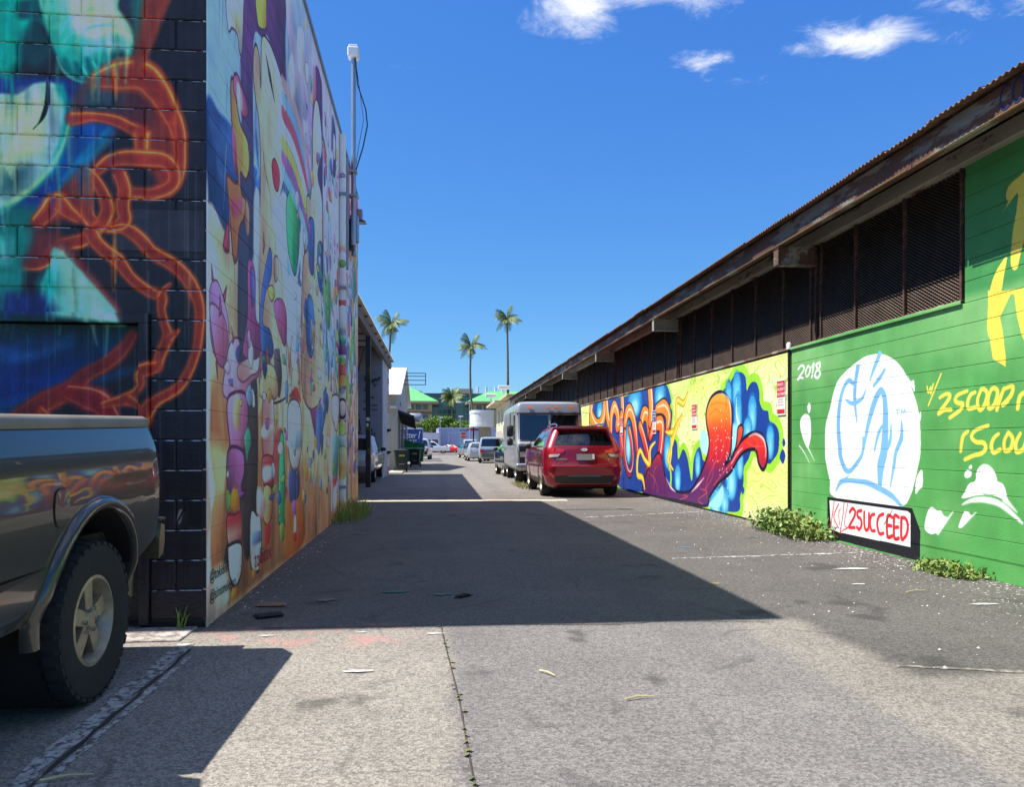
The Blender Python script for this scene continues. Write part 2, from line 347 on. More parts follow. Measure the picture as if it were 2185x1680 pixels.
for q in ([(-2.41,3.79),(-2.38,3.73),(-2.32,3.68)], [(-2.34,3.82),(-2.31,3.75),(-2.24,3.70)], [(-2.48,3.81),(-2.45,3.73),(-2.38,3.68)], [(-2.27,3.80),(-2.22,3.74),(-2.18,3.72)]): K.stroke(q, [.035,.05,.02], (0, 92, 92), soft=.015)
for q in ([(-2.37,3.78),(-2.34,3.72),(-2.29,3.67)], [(-2.30,3.81),(-2.26,3.74),(-2.20,3.70)], [(-2.51,3.99),(-2.45,4.09),(-2.30,4.17)], [(-2.50,3.91),(-2.41,4.01),(-2.19,4.07)], [(-2.41,3.94),(-2.31,4.04),(-2.15,4.06)], [(-2.53,3.83),(-2.49,3.74),(-2.41,3.68),(-2.33,3.67)]): K.stroke(q, [.006,.016,.006], (96, 205, 180), alpha=.8, soft=.01)
K.ell([(-2.13,3.84)][0], .045, .05, (22, 40, 52), soft=.03); K.ell([(-2.11,3.83)][0], .03, .014, (150, 200, 190), soft=.02)
K.fill([(-3.63,3.58),(-3.05,3.55),(-2.89,3.57),(-2.77,3.57),(-2.68,3.64),(-2.57,3.66),(-2.51,3.62),(-2.47,3.53),(-2.45,3.40),(-2.48,3.24),(-2.56,3.09),(-2.69,2.94),(-2.80,2.83),(-2.89,2.77),(-3.30,2.71),(-3.63,2.82)], PALE, soft=.012)
for q in ([(-2.89,3.45),(-2.72,3.57),(-2.61,3.52),(-2.63,3.39),(-2.79,3.33),(-2.89,3.33)], [(-2.84,3.30),(-2.61,3.39),(-2.61,3.22),(-2.70,3.12),(-2.82,3.19)], [(-2.89,3.19),(-2.75,3.14),(-2.79,3.03),(-2.89,3.00)], [(-3.14,3.50),(-2.94,3.51),(-2.94,3.20),(-3.14,3.28)]): K.fill(q, YEL, soft=.08, alpha=.75)
for q in ([(-2.57,3.47),(-2.51,3.40),(-2.52,3.24),(-2.58,3.14),(-2.59,3.31)], [(-2.79,3.11),(-2.59,3.14),(-2.67,3.01),(-2.79,2.92),(-2.87,2.94)], [(-2.89,3.33),(-2.83,3.31),(-2.84,3.24),(-2.89,3.22)]): K.fill(q, (112, 152, 176), soft=.06, alpha=.8)
K.fill([(-2.89,3.04),(-2.72,3.08),(-2.75,2.94),(-2.89,2.90)], (30, 82, 84), soft=.06, alpha=.8)
K.stroke([(-2.51,3.63),(-2.46,3.51),(-2.45,3.40),(-2.48,3.24),(-2.56,3.09),(-2.68,2.94),(-2.89,2.78)], [.05,.06,.09,.06,.03,.02], (0, 140, 134), soft=.02)
K.stroke([(-2.45,3.40),(-2.49,3.24),(-2.57,3.09),(-2.69,2.95),(-2.84,2.83)], [.01,.02,.03], (168, 224, 150), soft=.015)
K.stroke([(-2.59,3.66),(-2.59,3.54),(-2.61,3.45),(-2.64,3.39),(-2.68,3.34)], [.012,.03,.03,.016,.005], (16, 20, 24))
K.fill([(-2.41,3.42),(-2.16,3.43),(-2.17,3.32),(-2.29,3.19),(-2.41,3.07),(-2.51,2.97),(-2.56,2.88),(-2.61,2.86),(-2.48,3.22),(-2.44,3.35)], (16, 66, 128), soft=.02)
for q in ([(-2.17,3.34),(-2.27,3.22),(-2.38,3.12)], [(-2.20,3.36),(-2.34,3.20),(-2.49,3.01)], [(-2.19,3.29),(-2.33,3.14),(-2.51,2.95)]): K.stroke(q, [.02,.035,.01], (10, 128, 150), soft=.02, alpha=.85)
K.fill([(-2.17,3.34),(-2.16,3.32),(-2.29,3.17),(-2.41,3.05),(-2.55,2.88),(-2.61,2.80),(-2.36,3.04)], (98, 34, 34), soft=.03, alpha=.8)
K.fill([(-2.89,2.77),(-2.79,2.83),(-2.63,2.80),(-2.66,2.69),(-2.89,2.58)], (12, 108, 104), soft=.04)
# flower ring and ribbons
K.fill([(-2.37,3.65),(-2.14,3.74),(-1.98,3.75),(-1.87,3.66),(-1.78,3.49),(-1.73,3.36),(-1.73,3.16),(-1.84,2.95),(-1.96,3.17),(-1.99,3.34),(-2.16,3.42),(-2.43,3.41)], (128, 48, 40), soft=.03, alpha=.9)
K.fill([(-2.37,3.64),(-2.18,3.65),(-2.09,3.60),(-2.12,3.48),(-2.29,3.45),(-2.40,3.46)], (30, 66, 86), soft=.07, alpha=.8)
K.fill([(-2.09,3.65),(-1.90,3.62),(-1.87,3.52),(-1.96,3.42),(-2.12,3.45)], (62, 38, 48), soft=.07, alpha=.8)
def ribbon(P, w, c=RED, hi=(214,84,42), edge=(232,160,66), sd=1):
    w = [x*1.75 for x in w]; Q = catmull(P, False, 6) if len(P) > 2 else np.array(P, float); W_ = np.interp(np.linspace(0,1,len(Q)), np.linspace(0,1,len(w)), w)
    t = np.gradient(Q, axis=0); n = np.stack([-t[:,1], t[:,0]], 1); n /= np.maximum(1e-6, np.linalg.norm(n, axis=1))[:,None]; n[n[:,0] < 0] *= 1; W_ = W_*1.0
    K.stroke(Q, list(W_*1.1), c, smooth=False, soft=float(W_.mean())*.22, alpha=.9)
    for s_, m_ in ((1,1.),(-1,.35)):
        E_ = Q+n*(W_*.42)[:,None]*s_*sd; K.stroke(E_, list(W_*.30), hi, smooth=False, soft=.016, alpha=.75*m_); K.stroke(E_, list(W_*.10), edge, smooth=False, soft=.005, alpha=.85*m_)
K.fill([(-2.15,2.545),(-1.575,2.545),(-1.575,2.83),(-2.15,2.83)], (50,51,62), smooth=False, alpha=.8)
ribbon([(-2.30,3.68),(-2.14,3.72),(-1.99,3.73),(-1.90,3.65),(-1.83,3.54),(-1.76,3.39),(-1.74,3.25),(-1.75,3.08),(-1.82,2.97),(-1.94,2.94),(-2.08,2.94)], [.04,.11,.12,.10,.08,.06,.045,.045,.05,.04,.04])
ribbon([(-1.88,4.30),(-1.94,4.08),(-1.99,3.89),(-2.03,3.76)], [.09,.07,.05,.02], (128, 50, 38), (158, 62, 40), (120, 60, 50))
ribbon([(-2.43,3.42),(-2.30,3.44),(-2.16,3.42),(-2.07,3.38),(-1.99,3.34)], [.05,.03,.04,.04,.05])
ribbon([(-1.99,3.34),(-1.99,3.26),(-1.99,3.18)], [.06,.05,.05], RED, (232, 130, 40))
ribbon([(-2.29,3.06),(-2.20,3.14),(-2.10,3.17),(-1.95,3.17),(-1.84,3.16),(-1.78,3.09),(-1.79,3.00),(-1.87,2.95),(-1.94,2.93)], [.03,.05,.06,.06,.05,.045,.045,.04])
ribbon([(-2.13,3.06),(-2.10,2.96),(-2.11,2.85),(-2.10,2.74),(-2.22,2.69),(-2.09,2.69),(-1.99,2.62),(-1.92,2.54),(-1.80,2.47),(-1.71,2.39),(-1.64,2.27),(-1.61,2.15),(-1.62,1.96),(-1.65,1.82),(-1.74,1.64),(-1.89,1.54),(-1.95,1.47),(-1.99,1.38)], [.05,.05,.05,.05,.02,.05,.05,.05,.05,.05,.04,.035,.03,.035,.04,.05,.06])
ribbon([(-2.36,3.09),(-2.29,3.02),(-2.23,2.91),(-2.21,2.81),(-2.26,2.72),(-2.33,2.77),(-2.34,2.88),(-2.33,3.00),(-2.36,3.08)], [.03,.04,.045,.05,.05,.05,.04,.04,.03])
K.fill([(-2.36,3.09),(-2.55,2.88),(-2.63,2.78),(-2.66,2.69),(-2.53,2.73),(-2.38,2.77),(-2.34,2.91)], (118, 42, 34), soft=.03, alpha=.85)
ribbon([(-2.65,2.72),(-2.59,2.79),(-2.53,2.86),(-2.46,2.80),(-2.39,2.75)], [.05,.06,.07,.05,.03])
ribbon([(-2.25,2.72),(-2.31,2.66),(-2.37,2.61),(-2.44,2.59),(-2.52,2.56),(-2.59,2.48),(-2.66,2.44),(-2.75,2.43)], [.04,.05,.05,.05,.05,.05,.04,.02])
ribbon([(-2.31,2.66),(-2.28,2.60),(-2.22,2.54),(-2.14,2.48),(-2.06,2.37),(-1.95,2.28),(-1.86,2.24),(-1.86,2.16),(-1.84,2.06),(-1.82,1.97),(-1.87,1.84),(-1.89,1.77)], [.05,.05,.05,.05,.04,.04,.04,.03,.03,.04,.04,.04])
ribbon([(-1.86,2.24),(-1.84,2.29),(-1.80,2.33)], [.03,.02,.01]); ribbon([(-1.75,2.02),(-1.81,1.96)], [.01,.03])
K.fill([(-3.03,2.62),(-2.68,2.65),(-2.72,2.46),(-2.77,2.25),(-2.89,2.23),(-3.03,2.21)], (10, 122, 112), soft=.03); K.fill([(-2.89,2.58),(-2.83,2.59),(-2.84,2.48),(-2.89,2.45)], (110, 190, 180), soft=.05)
K.fill([(-2.66,2.66),(-2.50,2.65),(-2.55,2.55),(-2.64,2.43),(-2.75,2.43),(-2.70,2.57)], (104, 38, 40), soft=.03, alpha=.8); K.fill([(-2.50,2.55),(-2.44,2.56),(-2.25,2.32),(-2.13,2.16),(-2.13,2.11),(-2.17,2.12)], (102, 34, 36), soft=.02)
K.fill([(-2.52,2.55),(-2.23,2.23),(-2.14,2.10),(-2.14,2.03),(-2.37,2.03),(-2.61,2.07),(-2.64,2.25),(-2.58,2.44)], (96, 178, 162), soft=.012)
for q in ([(-2.50,2.54),(-2.41,2.38),(-2.41,2.15),(-2.44,2.10),(-2.47,2.38)], [(-2.37,2.37),(-2.23,2.20),(-2.15,2.07),(-2.32,2.07),(-2.35,2.23)]): K.fill(q, (176, 216, 176), soft=.06, alpha=.75)
K.fill([(-2.62,2.36),(-2.55,2.41),(-2.54,2.29),(-2.59,2.25),(-2.64,2.27)], (0, 160, 150), soft=.05, alpha=.8)
K.fill([(-3.11,2.21),(-2.64,2.25),(-2.59,2.07),(-3.11,2.06)], (26, 42, 100), soft=.04)
# what is on the roller door and below the truck rail
K.fill([(-3.25,2.06),(-2.09,2.05),(-2.09,1.99),(-2.14,1.89),(-2.25,1.79),(-2.37,1.72),(-2.49,1.62),(-2.66,1.52),(-2.81,1.41),(-3.25,1.36)], vgrad((1.0,(10,50,122)),(1.7,(8,44,110)),(2.05,(4,40,44))), soft=.02)
for k in range(14):
    a = -3.9+1.5*rng.random(); b = 1.3+.6*rng.random(); K.stroke([(a, b), (a+.2, b+.03*rng.normal()), (a+.5, b+.09)], [.01,.05,.01], [(20,84,150),(8,76,84),(14,60,130)][k%3], alpha=.6, soft=.04)
ribbon([(-2.07,2.00),(-2.14,1.89),(-2.25,1.79),(-2.37,1.72),(-2.49,1.61),(-2.66,1.52),(-2.83,1.41)], [.03,.05,.05,.06,.08,.06], (120, 32, 28), (150, 48, 34), (150,70,40))
ribbon([(-2.50,1.60),(-2.37,1.56),(-2.28,1.52),(-2.19,1.39)], [.05,.09,.09,.05], (138, 32, 36), (178, 46, 44), (200, 130, 90))
ribbon([(-2.27,1.51),(-2.20,1.53),(-2.11,1.55),(-2.05,1.59),(-2.00,1.65),(-2.00,1.72),(-1.89,1.77)], [.02,.03,.05,.04,.05,.06,.04])
ribbon([(-2.11,1.55),(-2.00,1.49)], [.04,.02]); ribbon([(-2.67,1.48),(-2.60,1.40)], [.02,.03])
K.stroke([(-1.73,0.79),(-1.75,0.72)], [.03,.05,.03], (120, 120, 132), soft=.006); K.stroke([(-1.71,0.81),(-1.76,0.71)], .012, (8,8,10))
for k in range(46):
    a = -3.3+1.7*rng.random(); b = 1.6+2.6*rng.random(); l = .2+1.1*rng.random()
    K.stroke([(a, b), (a+.004*rng.normal(), b-l)], .006, [(120,150,150),(150,160,170),(90,120,130)][k%3], alpha=.28, soft=.004)
for k in range(420):
    a = -3.6+2.0*rng.random(); b = 2.1+2.3*rng.random(); i_, j_ = int((a-K.a0)/(K.a1-K.a0)*K.W), int((b-K.b0)/(K.b1-K.b0)*K.H); c0 = K.img[j_, i_]*255
    if c0[1] > 80 or c0[2] > 90: K.stroke([(a, b), (a+.006*rng.normal(), b-.08), (a+.012*rng.normal(), b-.16-.2*rng.random())], [.006,.014+.02*rng.random(),.003], np.clip(c0*(.75+.55*rng.random())+rng.normal(size=3)*8, 0, 255), alpha=.5, soft=.012)
K.noise(.14, 40, 50); K.noise(.16, 160, 9); K.noise(.10, 30, 160)
IMG_F = K.image('front mural paint')

# ---- long side wall in the alley: a beach-festival mural, kept as plain colour shapes
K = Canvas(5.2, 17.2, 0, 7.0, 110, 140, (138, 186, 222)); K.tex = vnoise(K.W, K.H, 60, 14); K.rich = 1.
SAND, TAN, PURP = (216,190,154), (240,192,158), (76,44,98)
K.fill([(5.2,0),(17.2,0),(17.2,2.3),(13,2.4),(9,2.3),(7,3.0),(5.2,3.1)], SAND, soft=.05)
K.fill([(11.05,7.26),(15.13,8.35),(15.13,6.08),(8.28,3.87),(8.28,4.91),(8.72,5.97)], (158, 178, 216), soft=.25)
for k in range(30):
    a = 8+8*rng.random(); b = 4+2.6*rng.random(); K.ell((a, b), .3+.5*rng.random(), .1+.25*rng.random(), [(190,170,210),(170,200,232),(214,190,208),(150,186,224)][k%4], alpha=.5, soft=.15)
K.fill([(5.31,3.57),(5.63,3.63),(6.00,3.68),(6.34,3.61),(6.72,3.65),(7.00,3.65),(7.00,3.46),(6.72,3.16),(5.79,2.81),(5.36,2.84),(5.31,2.83)], (42, 78, 150), soft=.02)
for q in ([(5.51,3.37),(5.79,3.50),(6.00,3.48),(5.70,3.32)], [(5.60,3.24),(5.86,3.25),(5.73,3.11)], [(5.42,3.45),(5.73,3.53),(5.93,3.49)]): K.fill(q, (72, 112, 178), soft=.08, alpha=.7)
K.fill([(5.31,2.82),(5.79,2.81),(6.22,2.81),(6.22,1.61),(5.31,1.55)], SAND, soft=.02); K.fill([(5.36,2.83),(5.63,2.84),(6.07,2.77),(5.86,2.59),(5.42,2.68)], (168, 140, 108), soft=.08, alpha=.6)
K.fill([(5.32,1.57),(6.74,1.66),(7.75,1.42),(11.41,0.61),(16.63,0.45),(16.63,-0.00),(10.20,-0.04),(7.90,-0.01),(6.57,-0.01),(5.88,-0.01),(5.32,-0.04)], (198, 136, 96), soft=.08)
K.fill([(5.36,1.26),(5.88,1.17),(5.88,0.88),(5.40,0.82)], (208, 186, 132), soft=.08)
for q in ([(5.40,1.64),(5.75,1.53),(5.79,1.26),(5.47,1.32)], [(5.47,0.82),(5.84,0.74),(5.79,0.54),(5.51,0.47)]): K.fill(q, (176, 112, 74), soft=.12, alpha=.7)
def zone(n, a0, a1, b0, b1, cols, w, l, tilt=0):
    for k in range(n):
        a = a0+(a1-a0)*rng.random(); b = b0+(b1-b0)*rng.random(); q = tilt+.5*rng.normal(); ll = l*(.4+rng.random()); ww = w*(.4+rng.random())
        K.stroke([(a, b), (a+ll*.5*math.sin(q)+.05*rng.normal(), b-ll*.5*math.cos(q)), (a+ll*math.sin(q), b-ll*math.cos(q))], [ww*.4, ww, ww*.3], cols[rng.integers(len(cols))], alpha=.8, soft=.03)
WAVE = [(206,222,234),(120,166,206),(52,92,160),(166,200,222),(34,62,124),(226,232,238)]; FEST = [(196,70,80),(226,146,70),(70,120,180),(60,150,120),(186,166,214),(232,226,220),(150,84,158),(40,60,120),(220,190,90),(110,170,80)]; PASTEL = [(206,176,214),(176,206,234),(226,190,206),(150,190,226),(232,214,220),(168,150,206)]
zone(170, 7.6, 13.4, 2.4, 4.5, WAVE, .16, .7); zone(60, 6.6, 8.4, 2.5, 4.0, WAVE, .10, .5); zone(120, 9.0, 16.8, 4.2, 6.4, PASTEL, .22, .8, .3); zone(260, 12.6, 16.9, .9, 5.6, FEST, .16, .6)
zone(70, 5.6, 9.5, 1.0, 2.4, [(176,112,84),(214,178,130),(190,150,110),(150,96,76),(222,196,150)], .14, .5)
# tall dark mane
K.fill([(6.40,4.96),(8.08,5.96),(8.21,5.44),(8.28,4.95),(8.21,4.69),(7.42,5.07),(7.05,4.93),(6.72,4.72),(6.72,3.75),(6.77,3.38),(6.72,3.06),(6.57,2.32),(6.40,1.89),(6.18,1.98),(6.18,2.82),(6.30,3.59),(6.26,4.43)], vgrad((2.2,(52,52,70)),(3.5,(48,48,82)),(4.5,(70,38,86)),(6.5,(78,40,92))), soft=.01)
for k in range(26):
    a = [(6.34,3.99),(8.21,5.57)]; s0 = a[0][0]+(a[1][0]-a[0][0])*rng.random(); b = 4.2+2.3*rng.random()
    K.stroke([(s0, b), (s0+.03*rng.normal(), b-.6*rng.random()-.2)], [.02,.06,.02], [(98,38,96),(52,40,92),(112,44,92)][k%3], alpha=.5, soft=.04)
K.fill([(6.21,1.82),(6.83,1.88),(6.83,0.66),(6.31,0.62),(6.18,1.17)], (58, 50, 54), soft=.015)
# tan standing shape with red petal
K.fill([(7.05,4.92),(7.34,5.05),(7.64,5.06),(7.95,5.02),(8.21,4.94),(8.25,4.58),(8.23,4.20),(7.95,3.81),(7.64,3.55),(7.89,3.38),(7.95,3.09),(8.21,2.73),(8.28,2.11),(8.28,1.76),(7.05,1.68),(6.95,2.39),(6.95,3.23),(6.98,3.45),(6.99,3.86),(6.92,4.14),(6.81,4.24),(6.71,4.42),(6.73,4.65),(6.84,4.75),(6.95,4.68),(7.01,4.46)], TAN, ol=(44,30,34), olw=.025)
K.stroke([(7.23,4.86),(7.42,4.74),(7.63,4.61)], [.02,.10,.02], (30, 26, 34)); K.fill([(7.64,4.05),(7.86,4.02),(7.89,3.91),(7.78,3.78),(7.59,3.78),(7.50,3.94)], (198, 44, 54), ol=(90,20,30), olw=.02)
K.ell([(8.16,4.67)][0], .14, .055, (34,30,38)); K.stroke([(7.10,3.91),(7.20,3.77),(7.42,3.64)], [.01,.02,.01], (60,40,40))
K.stroke([(7.89,3.74),(7.76,3.58),(7.64,3.59)], .03, (40,30,34))
# white/blue surf behind
for q in ([(7.47,3.52),(7.76,3.70),(8.28,3.87),(8.28,3.17),(8.21,2.73),(7.95,3.09),(7.64,3.32)], [(11.05,4.34),(11.70,4.98),(14.04,5.52),(14.25,4.14),(13.28,3.25),(11.43,3.14),(11.05,3.75)], [(8.28,2.99),(9.37,3.22),(9.37,2.54),(8.72,2.45),(8.28,2.51)], [(6.74,3.37),(6.95,3.44),(6.95,2.70),(6.77,2.62)]): K.fill(q, (206, 220, 234), soft=.03)
for k in range(70):
    bx = [(590,700),(1005,1200),(700,840)][k%3]; x = bx[0]+(bx[1]-bx[0])*rng.random(); y = 20+1100*rng.random()
    p0 = (720+x/2.4, 700+y/2.4); u, v = p0[0]*.60459, p0[1]*.60459
    ya = 5.33+max(.1, (x/1300)**1.1*11.0); zb = 1.24+(950-v)/1620*ya*.99
    K.stroke([(ya, zb), (ya+.05, zb-.12), (ya+.02, zb-.3)], [.02,.08,.02], [(60,104,170),(120,168,206),(36,66,130),(150,190,214)][k%4], alpha=.75, soft=.02)
# green leaf, orange and magenta streamers, rainbow
K.fill([(8.28,3.84),(8.56,4.04),(9.03,3.91),(9.10,3.68),(9.03,3.45),(8.79,3.16),(8.42,3.30),(8.28,3.54)], vgrad((2.6,(40,190,140)),(4.2,(70,160,86))), ol=(30,80,60), olw=.03)
K.fill([(5.95,3.98),(6.04,4.05),(6.22,3.83),(6.50,3.77),(6.57,3.59),(6.44,3.43),(6.26,3.42),(6.30,3.27),(6.42,3.26),(6.38,3.10),(6.22,2.96),(6.15,2.72),(6.04,2.67),(5.95,2.88),(5.91,3.03),(5.83,3.25),(6.07,3.28),(6.18,3.36),(6.00,3.66)], (222, 134, 62), ol=(84,40,50), olw=.03)
K.fill([(6.05,4.10),(6.18,4.16),(6.38,4.10),(6.52,4.01),(6.34,3.90),(6.22,3.94),(6.04,3.98)], (196, 92, 132), ol=(96,40,80), olw=.025); K.fill([(6.15,4.09),(6.26,4.09),(6.34,3.99),(6.26,3.90),(6.15,3.96)], (238, 214, 220), soft=.02)
K.fill([(6.00,3.66),(6.11,3.61),(6.15,3.37),(6.04,3.40)], (170, 70, 110), soft=.02); K.fill([(5.98,3.11),(6.34,3.22),(6.22,3.06),(6.00,3.01)], (214, 76, 108), soft=.03)
K.fill([(5.83,2.87),(5.89,2.92),(5.91,2.73),(5.83,2.68),(5.74,2.70)], (196, 66, 96), ol=(90,40,60), olw=.025); K.fill([(6.44,3.26),(6.55,3.21),(6.55,3.02),(6.46,2.99),(6.40,3.09)], (168, 118, 92), soft=.01)
K.fill([(5.84,4.61),(6.34,4.91),(6.36,4.80),(6.31,4.42),(6.22,4.37),(6.16,4.47),(6.00,4.44),(5.88,4.36)], (232, 232, 224), ol=(70,60,84), olw=.02); K.fill([(6.00,4.60),(6.18,4.67),(6.22,4.54),(6.04,4.49)], (226, 220, 130), soft=.05, alpha=.8)
K.fill([(6.81,5.19),(7.20,5.42),(7.25,5.25),(7.23,5.11),(7.00,4.98),(6.88,4.98)], vgrad((5.6,(228,200,60)),(6.2,(240,222,214))), ol=(60,40,60), olw=.02)
for i, c in enumerate([(232,150,150),(110,168,214),(206,70,92),(234,226,224),(226,190,72),(150,84,158),(130,190,224)]):
    K.stroke([(8.05+.0*i, 5.0-.155*i), (8.9, 5.05-.17*i), (9.9, 4.7-.16*i), (10.9, 3.9-.12*i)], .15, c, soft=.015, alpha=.9)
for q, c in (([(8.42,5.35),(8.68,5.58),(8.83,5.28),(8.56,5.08)], (232,198,204)), ([(8.95,5.96),(9.11,6.14),(9.42,6.21),(9.46,5.86),(9.20,5.65),(8.99,5.66)], (236,212,216)), ([(8.28,5.93),(8.56,6.15),(8.64,5.72),(8.49,5.59)], (198,176,214)), ([(9.46,6.38),(9.54,6.48),(9.55,6.39),(9.48,6.31)], (230,200,90))): K.fill(q, c, soft=.03)
for k in range(16):
    a = 9+5*rng.random(); K.stroke([(a, 5.7-1.5*rng.random()), (a+.4, 4.6), (a+.9, 3.9)], [.03,.1,.02], [(216,110,150),(150,90,170),(120,170,214),(230,150,170)][k%4], alpha=.6, soft=.03)
# second dark/tan pair further along
K.fill([(10.14,5.74),(10.41,6.33),(10.87,6.43),(11.07,6.19),(11.12,4.79),(11.17,3.78),(10.93,3.41),(10.58,3.58),(11.05,4.66),(10.63,4.63),(10.09,4.88)], PURP, soft=.01)
K.fill([(10.35,5.83),(10.63,5.94),(10.95,5.73),(11.00,5.39),(10.60,4.94),(11.05,4.70),(11.05,3.82),(10.93,3.42),(11.30,1.95),(9.37,1.83),(9.33,3.36),(9.74,3.75),(9.65,4.31),(9.99,4.48),(10.14,4.90),(10.14,5.37)], TAN, ol=(60,40,44), olw=.03)
K.fill([(10.19,6.23),(10.41,6.27),(10.46,5.95),(10.25,5.80),(10.12,5.88)], (214,110,136), soft=.02); K.fill([(10.52,5.23),(10.67,5.21),(10.63,5.08),(10.46,5.09)], (198,64,84), soft=.01)
K.fill([(9.79,4.06),(10.25,4.19),(10.30,3.83),(10.19,3.49),(9.84,3.53)], vgrad((2.8,(168,84,158)),(3.3,(168,84,158)),(3.7,(52,88,160))), ol=(60,40,80), olw=.03)
K.fill([(10.63,3.98),(11.05,4.09),(11.05,3.58),(10.87,3.40),(10.58,3.58)], vgrad((2.6,(168,84,158)),(3.0,(52,88,160))), ol=(60,40,80), olw=.03)
K.fill([(9.79,3.13),(10.14,3.11),(10.33,2.83),(10.25,2.52),(9.99,2.37),(9.65,2.48),(9.60,2.83)], (56, 104, 176), ol=(40,50,90), olw=.03); K.fill([(10.09,2.78),(10.30,2.78),(10.25,2.55),(10.06,2.51)], (226,226,230), soft=.02)
K.fill([(12.21,6.45),(12.52,6.46),(12.73,6.24),(12.64,5.66),(12.21,5.55),(12.11,5.99)], (52,62,100), soft=.02); K.fill([(12.41,6.23),(12.64,6.20),(12.57,5.89),(12.37,5.91)], (224,224,232), soft=.02)
# far-end streamers
for q, c in (([(13.94,6.38),(14.90,6.78),(14.90,6.01),(14.79,5.52),(14.04,5.41)], (196,66,64)), ([(13.28,5.95),(13.94,6.25),(14.04,5.73),(13.94,5.00),(13.28,5.08)], (226,160,96)), ([(14.67,5.49),(16.67,6.20),(16.67,4.79),(14.90,4.73),(14.57,5.12)], (226,146,70)), ([(14.79,5.84),(16.67,6.53),(16.39,5.66),(15.13,5.25)], (196,72,92)), ([(15.37,4.89),(16.12,5.02),(16.26,4.31),(15.37,4.16)], (60,150,120)), ([(14.35,4.60),(15.25,4.81),(15.13,4.00),(14.35,3.94)], (190,180,214)), ([(15.01,3.40),(15.99,3.55),(16.26,2.71),(14.90,2.70)], (110,170,80)), ([(16.12,4.23),(16.96,4.34),(16.96,2.78),(16.26,3.21)], (214,160,120)), ([(13.47,2.50),(14.90,2.59),(14.90,2.15),(13.47,2.07)], (106,176,70)), ([(12.29,3.72),(12.93,3.81),(12.93,3.67),(12.21,3.48)], (206,150,110)), ([(11.24,3.62),(11.84,3.83),(12.06,3.47),(11.84,3.00),(11.37,3.13)], (84,150,90))):
    K.fill(q, c, soft=.04)
for k in range(60):
    a = 13.2+3.7*rng.random(); b = .6+5.0*rng.random(); K.stroke([(a, b), (a+.1*rng.normal(), b-.3), (a+.1*rng.normal(), b-.7)], [.05,.22,.05], [(196,70,70),(226,150,70),(70,120,180),(60,150,120),(190,170,214),(230,226,220),(150,84,158),(40,60,120),(214,190,90)][k%9], alpha=.8, soft=.05)
# lower left purple and pink shapes, white ovals, kite
for q, c in (([(5.38,2.24),(5.41,2.34),(5.51,2.40),(5.63,2.39),(5.83,2.24),(5.89,2.10),(5.86,1.85),(5.57,1.85),(5.42,1.97)], (166,122,190)), ([(5.39,2.19),(5.66,2.21),(5.84,2.11),(5.86,1.85),(5.57,1.84)], (186,104,150)), ([(5.91,1.99),(6.07,2.07),(6.22,2.06),(6.22,1.89),(6.34,1.92),(6.72,1.99),(6.95,2.07),(6.91,1.86),(6.63,1.77),(6.46,1.64),(5.76,1.60),(5.83,1.85)], (200,126,160)), ([(6.26,1.90),(6.91,2.04),(6.88,1.89),(6.63,1.83),(6.34,1.75),(6.15,1.79)], (240,176,178)), ([(6.52,2.77),(6.77,2.75),(6.81,2.36),(7.05,2.28),(6.95,2.04),(6.59,1.97),(6.34,2.00),(6.50,2.31)], (150,72,128)), ([(6.61,2.73),(6.74,2.72),(6.77,2.50),(6.63,2.43)], (96,84,170)), ([(7.00,2.52),(7.34,3.06),(7.50,3.08),(7.47,2.86),(7.20,2.63),(7.10,2.35),(7.42,2.33),(7.59,2.15),(7.31,2.03),(7.05,2.05)], (52,92,168)), ([(7.59,2.61),(8.01,2.74),(8.28,2.61),(8.21,2.29),(7.89,2.37)], (176,80,130)), ([(7.31,2.71),(7.53,2.78),(7.64,2.71),(7.47,2.62)], (214,214,90)), ([(7.59,3.05),(7.79,3.12),(7.82,2.94),(7.64,2.85)], (214,140,120)), ([(7.05,2.05),(7.42,2.06),(7.31,1.96),(7.10,1.96)], (40,120,90)), ([(7.62,2.15),(7.89,2.16),(8.01,1.96),(7.89,1.73),(7.70,1.81)], (72,62,70)), ([(7.10,1.96),(7.64,1.99),(7.76,1.72),(7.00,1.68)], (222,178,130))): K.fill(q, c, ol=(90,52,92), olw=.016)
for q in ([(5.43,2.49),(5.48,2.40),(5.44,2.39)], [(5.83,2.42),(5.79,2.30),(5.73,2.33)], [(5.98,2.14),(6.05,2.05),(6.00,2.02)], [(5.65,2.32),(5.70,2.21),(5.63,2.17)], [(6.98,2.08),(7.03,1.84),(6.93,1.96)], [(5.57,1.85),(5.59,1.71),(5.54,1.82)], [(6.48,2.20),(6.57,2.14),(6.50,2.10)], [(7.13,3.18),(7.18,3.08),(7.10,2.98)]): K.fill(q, (206,88,104), smooth=False, ol=(90,40,70), olw=.02)
K.fill([(5.84,1.53),(5.97,1.63),(6.41,1.66),(6.52,1.49),(6.43,1.26),(6.31,1.19),(5.99,1.20),(5.90,1.32)], (186,112,166), ol=(66,30,72), olw=.03); K.fill([(6.09,1.62),(6.23,1.60),(6.25,1.39),(6.13,1.36),(6.02,1.44)], (228,160,112), soft=.03)
K.fill([(5.90,1.21),(6.33,1.19),(6.38,1.02),(6.28,0.90),(6.41,0.84),(5.97,0.80),(5.84,0.97)], (150,88,150), ol=(66,30,72), olw=.03); K.fill([(5.97,0.87),(6.11,0.91),(6.23,0.80),(6.18,0.75),(5.97,0.76)], (232,136,40), soft=.02)
K.fill([(5.84,0.70),(6.06,0.70),(6.31,0.69),(6.33,0.53),(6.21,0.45),(5.90,0.46)], vgrad((.35,(84,44,112)),(.55,(226,140,130)),(.65,(196,52,60))), ol=(120,30,50), olw=.03)
